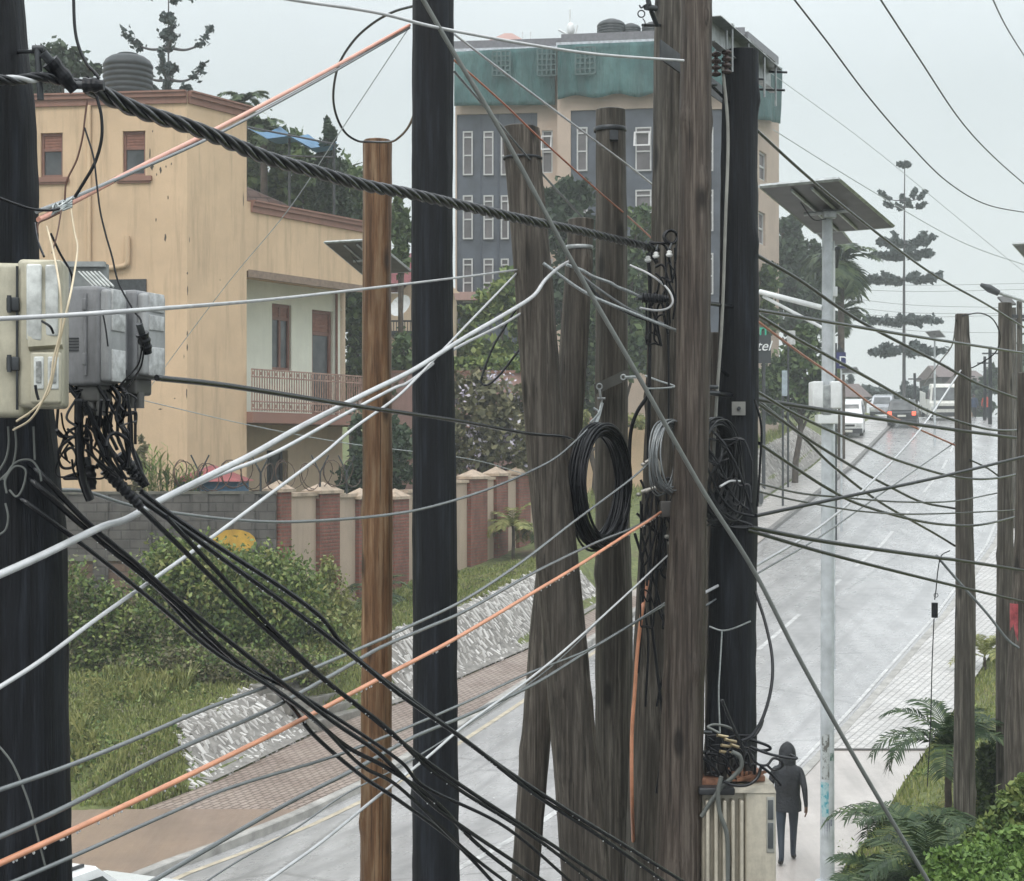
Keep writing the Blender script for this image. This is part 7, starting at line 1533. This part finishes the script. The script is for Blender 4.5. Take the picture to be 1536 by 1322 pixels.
# palms
for i, (x, y, lab) in enumerate(((366, 140, 'grey-green palm head above the roof edge of the tan house, taller one'), (396, 178, 'grey-green palm head above the blue canopy, lower one'))):
    p = P(x, y + 14, 60); palm(lab, (p.x, p.y, 10), p.z - 10, 16, 1.15, .3, L_PALM, el=(-.2, 1.3), lw=.035, tr=.16)
p = P(1262, 395, 84); palm('tall palm with drooping fronds right behind the nearest solar lamp post', (p.x, 84, zg(p.x, 84)), p.z - zg(p.x, 84), 20, 2.6, .8, L_PALM, el=(-.6, 1.2), lw=.07, tr=.2)
p = P(1262, 470, 86); palm('shorter shaggy palm below the tall one behind the lamp post', (p.x, 86, zg(p.x, 86)), p.z - zg(p.x, 86), 14, 1.7, .5, L_PALM, el=(-.9, .8), lw=.06, tr=.2)
w = wp(545); palm('small palm against the boundary wall left of the sawn brown pole', (w.x + .5, w.y - 1.6, zg(w.x + .5, w.y - 1.6)), .25, 12, 1.15, .32, L_PALM, el=(.3, 1.4), lw=.02, tr=.07)
w = wp(760); palm('slender palms on the lawn in front of the far brick pillars', (w.x + .2, w.y - 1.5, zg(w.x + .2, w.y - 1.5)), 1.1, 13, 1.35, .38, L_YPALM, el=(.0, 1.3), lw=.025, tr=.06)
w = wp(790); palm('smaller slender palm right of the others by the far brick pillars', (w.x + .5, w.y - 2.5, zg(w.x + .5, w.y - 2.5)), .7, 11, 1.0, .3, L_PALM, el=(.0, 1.3), lw=.025, tr=.05)
# bamboo-like plants behind the block wall
for i, (px, py, h) in enumerate(((235, 735, 1.7), (275, 735, 1.1))):
    p = P(px, py, 41); t = thing('reed_plant', ['tall leafy reeds behind the block wall left of the kiosk', 'shorter leafy reeds touching the kiosk roof'][i], 'plant', (p.x, 41, p.z - .6)); mb = MB()
    for k in range(26):
        bx_, by_ = p.x + random.uniform(-.3, .3), 41 + random.uniform(-.3, .3); tz = p.z - .5 + random.uniform(.6, 1) * h; tx = bx_ + random.uniform(-.25, .25); mb.tube([(bx_, by_, p.z - .6), (tx, by_, tz)], [.012, .005], 4)
        for q in range(9):
            u = .25 + .75 * q / 8; c = Vector((bx_ + (tx - bx_) * u, by_, p.z - .6 + (tz - p.z + .6) * u)); a = random.uniform(0, 6.28); dv = Vector((math.cos(a) * .8, math.sin(a) * .8, random.uniform(.2, .9))).normalized() * random.uniform(.25, .42); sd = dv.cross(Vector((0, 0, 1))).normalized() * .018
            mb.add([c - sd, c + sd, c + dv * .6 + sd, c + dv * .6 - sd, c + dv + Vector((0, 0, -.05))], [(0, 1, 2, 3), (3, 2, 4)])
    mb.build('stems_and_leaves', L_BUSH, t)
tree('shrub', 'dark rounded shrub against the tan house beside the reeds', [(208, 700, 12, 22), (205, 725, 14, 22), (212, 670, 8, 14)], 42, 1100, .09, L_DRY, cat='shrub')
# foreground left bushes
tree('bush', 'large round green bush in front of the block wall, centre left', [(330, 860, 70, 40), (400, 870, 66, 44), (270, 850, 50, 40), (440, 920, 60, 56), (360, 930, 90, 60), (300, 960, 60, 44), (480, 960, 40, 40), (240, 880, 40, 40), (420, 990, 70, 34)], 35.6, 26000, .075, L_BUSH, base=(P(370, 0, 35).x, 35.4), cat='bush', dep=.8, tr=.08, extra=('tip_leaves', 6000, .085, L_YPALM), clump=.36)
tree('bush', 'dark weedy bush at the foot of the block wall beside the black pole', [(140, 920, 46, 40), (190, 940, 50, 40), (150, 970, 60, 34), (220, 990, 60, 34), (110, 900, 26, 50)], 34.5, 11000, .07, L_BUSH, base=(P(160, 0, 34.5).x, 34.5), cat='bush', dep=.7, tr=.05, extra=('dry_leaves', 5000, .06, L_DRY), clump=.4)
tree('bush', 'brownish withered undergrowth below the large green bush', [(340, 1000, 70, 26), (280, 1000, 50, 26), (430, 1000, 60, 24), (210, 1010, 40, 22)], 33.4, 8000, .06, L_DRY, base=(P(330, 0, 33.4).x, 33.4), cat='bush', dep=.6, tr=.04, extra=('green_leaves', 5000, .06, L_BUSH), clump=.4)
w = wp(430); tree('bush', 'pale yellowish shrub at the corner of the brick pillars', [(500, 905, 26, 40), (520, 950, 30, 40), (490, 860, 14, 26)], 38, 4200, .07, L_YPALM, base=(P(505, 0, 38).x, 38), cat='bush', dep=.8, tr=.04)
w = wp(720); tree('bush', 'small yellowish flowering shrub at the foot of the far brick pillars', [(712, 865, 16, 12), (730, 862, 14, 10)], 47, 900, .09, L_YPALM, base=(P(715, 0, 47).x, 47), cat='bush', tr=.03)
# cane plant with dry stalks near the left pole
p = ground_hit(142, 1085, 25, 38); t = thing('cane_plant', 'thin yellow cane plant with drooping leaves on the grass slope right of the black pole', 'plant', p); mb = MB()
for k in range(7):
    x0 = p.x + random.uniform(-.25, .25); h = random.uniform(.7, 1.25); mb.tube(catmull([(x0, p.y, p.z - .05), (x0 + random.uniform(-.08, .08), p.y, p.z + h * .5), (x0 + random.uniform(-.2, .2), p.y, p.z + h)]), .010, 5)
    for q in range(7):
        c = Vector((x0, p.y, p.z + h * (.3 + .1 * q))); a = random.uniform(0, 6.28); dv = Vector((math.cos(a), math.sin(a), .25)) * random.uniform(.15, .32); sd = Vector((0, 0, .015)); mb.add([c - sd, c + sd, c + dv * .6 + sd + Vector((0, 0, .03)), c + dv * .6 - sd + Vector((0, 0, .03)), c + dv - Vector((0, 0, .08))], [(0, 1, 2, 3), (3, 2, 4)])
mb.build('canes', L_YPALM, t)
# grass
def grass(name, region, n, h, mat):
    mb = []; cnt = 0; V = []
    while cnt < n:
        x, y = region(); z = zg(x, y)
        a = random.uniform(0, 6.28); hh = h * random.uniform(.4, 1.2); wv = .012 + hh * .05; dx, dy = math.cos(a), math.sin(a); lx, ly = random.uniform(-.5, .5) * hh, random.uniform(-.5, .5) * hh
        V += [(x - dx * wv, y - dy * wv, z - .03), (x + dx * wv, y + dy * wv, z - .03), (x + lx * .5 + dx * wv * .7, y + ly * .5 + dy * wv * .7, z + hh * .6), (x + lx + 0, y + ly, z + hh)]; cnt += 1
    me = bpy.data.meshes.new(name); me.from_pydata(V, [], [(4 * i, 4 * i + 1, 4 * i + 2, 4 * i + 3) for i in range(cnt)]); me.materials.append(mat); o = bpy.data.objects.new(name, me); COL.objects.link(o); o['kind'] = 'stuff'; return o
def left_region():
    d = random.uniform(27.4, 47) if random.random() < .8 else random.uniform(27.4, 33); s0 = sp(d) + (EW + .05 if d > 28.5 else .1)
    if 32.6 < d < 36 and random.random() < .6:
        s = random.uniform(.45, EW + .3); t_ = min(1, s / EW)
        if 32.3 + 1.6 * t_ < d < 34.4 + 1.8 * t_ and s > .45: return le(d) - sp(d) - s, d
    if d < 32 and random.random() < .4:
        s = random.uniform(.1, EW)
        if d < 28.4 + 1.8 * s / EW - .1: return le(d) - sp(d) - s, d
    return le(d) - s0 - random.random() ** 1.2 * (6 if d > 33 else 8), d
grass('grass', left_region, 42000, .12, L_GRASS)
def tall_region():
    while True:
        d = random.uniform(28, 37); x = le(d) - sp(d) - EW - random.uniform(.3, 7)
        if mnoise.noise(Vector((x * .6, d * .6, 5))) > .12: return x, d
grass('tall_grass', tall_region, 7000, .3, L_YPALM)
def right_region():
    d = random.uniform(19, 46); s = random.uniform(2.08, 6.5); return re_(d) + s, d
grass('grass', right_region, 22000, .10, L_GRASS)
def farleft():
    d = random.uniform(60, 92); return le(d) - sp(d) - EW - random.uniform(0, 5), d
grass('grass', farleft, 6000, .3, L_GRASS)
for i, (px, py, hh) in enumerate(((278, 1035, .55), (322, 1020, .4), (170, 1020, .3), (235, 1060, .3))):
    p = ground_hit(px, py, 26, 38); mb = MB(); t = thing('grass_tuft', ['tall spiky grass tuft at the top of the stone slope', 'smaller grass tuft right of the spiky one', 'grass tuft on the slope near the black pole', 'low grass tuft halfway to the stone slope'][i], 'grass tuft', p)
    for k in range(110):
        a = random.uniform(0, 6.28); e = random.uniform(.1, .55); h = hh * random.uniform(.5, 1.1); b0 = p + Vector((math.cos(a), math.sin(a), 0)) * .06; dv = Vector((math.cos(a) * e, math.sin(a) * e, 1)) * h; sd = Vector((-math.sin(a), math.cos(a), 0)) * .008
        mb.add([b0 - sd, b0 + sd, b0 + dv * .6 + sd, b0 + dv * .6 - sd, b0 + dv + Vector((math.cos(a), math.sin(a), -.3)) * h * .18], [(0, 1, 2, 3), (3, 2, 4)])
    mb.build('blades', L_GRASS, t)
# low broad-leaved weeds over the slopes
def weeds(region, n, size, mat, up):
    pts = []
    for _ in range(n // 40):
        x, y = region(); rr = random.uniform(.12, .5)
        for _ in range(40):
            a = random.uniform(0, 6.28); q = rr * math.sqrt(random.random()); X, Y = x + q * math.cos(a), y + q * math.sin(a)
            if le(Y) - X < sp(Y) and X < re_(Y): continue
            pts.append((X, Y, zg(X, Y) + random.uniform(.0, up) * (1 - q / rr * .6)))
    o = leafmesh('ground_weeds', np.array(pts), size, mat, None); o['kind'] = 'stuff'
weeds(tall_region, 16000, .05, L_BUSH, .28); weeds(tall_region, 6000, .05, L_YPALM, .3); weeds(left_region, 9000, .045, L_DRY, .14); weeds(left_region, 7000, .045, L_BUSH, .16); weeds(right_region, 5000, .045, L_BUSH, .2)
# right foreground: palms and hedge
G = 'feathery palms on the right verge'
for i, (px, py, d, h, nf, L, el) in enumerate(((1376, 1290, 19.0, .35, 15, 1.15, (.35, 1.45)), (1424, 1220, 20.5, .9, 13, 1.1, (.2, 1.4)), (1328, 1335, 18.4, .1, 14, .75, (.1, 1.2)), (1395, 1330, 17.6, .2, 14, 1.15, (.2, 1.4)))):
    p = P(px, py, d); palm(['feathery palm leaning over the right pavement, in front of the others', 'upright feathery palm just left of the knotty verge pole', 'low dark palm bush at the foot of the pavement, bottom right of the lamp', 'feathery palm at the bottom edge below the knotty pole'][i], (p.x, d, p.z - .1), h, nf, L, .34, L_PALM, el=el, lw=.017, tr=.05, n=18, group=G)
p = ground_hit(1490, 1000, 20, 50); palm('small sparse palm on the verge between the two right-hand poles', (p.x - .2, p.y, p.z), .2, 9, 1.0, .3, L_YPALM, el=(.3, 1.4), lw=.02, tr=.04, n=12)
p = P(1492, 1130, 21.5); palm('yellowish palm tuft between the verge poles lower down', (p.x, 21.5, p.z - .6), .2, 10, .9, .3, L_YPALM, el=(.3, 1.4), lw=.02, tr=.04, n=12)
tree('hedge', 'bright green leafy hedge filling the bottom right corner', [(1440, 1300, 50, 26, -.4), (1490, 1290, 50, 30), (1540, 1275, 44, 34), (1470, 1330, 70, 30, -.6), (1540, 1330, 60, 40, -.5), (1400, 1330, 30, 16, -.6)], 15.6, 26000, .042, L_BRIGHT, cat='hedge', dep=.7, tr=.04, clump=.2)
tree('shrub', 'sprouting lighter shrub behind the bright hedge at the foot of the sticker pole', [(1520, 1215, 26, 26), (1500, 1240, 30, 24), (1475, 1262, 26, 16), (1538, 1190, 16, 24)], 16.6, 6000, .05, L_BUSH, cat='shrub', tr=.03, clump=.24)
tree('shrub', 'dark green shrub on the verge between the lower ends of the right-hand poles', [(1480, 1190, 18, 40), (1478, 1150, 16, 26), (1486, 1230, 20, 26)], 21, 4200, .06, L_MID, cat='shrub', tr=.03)
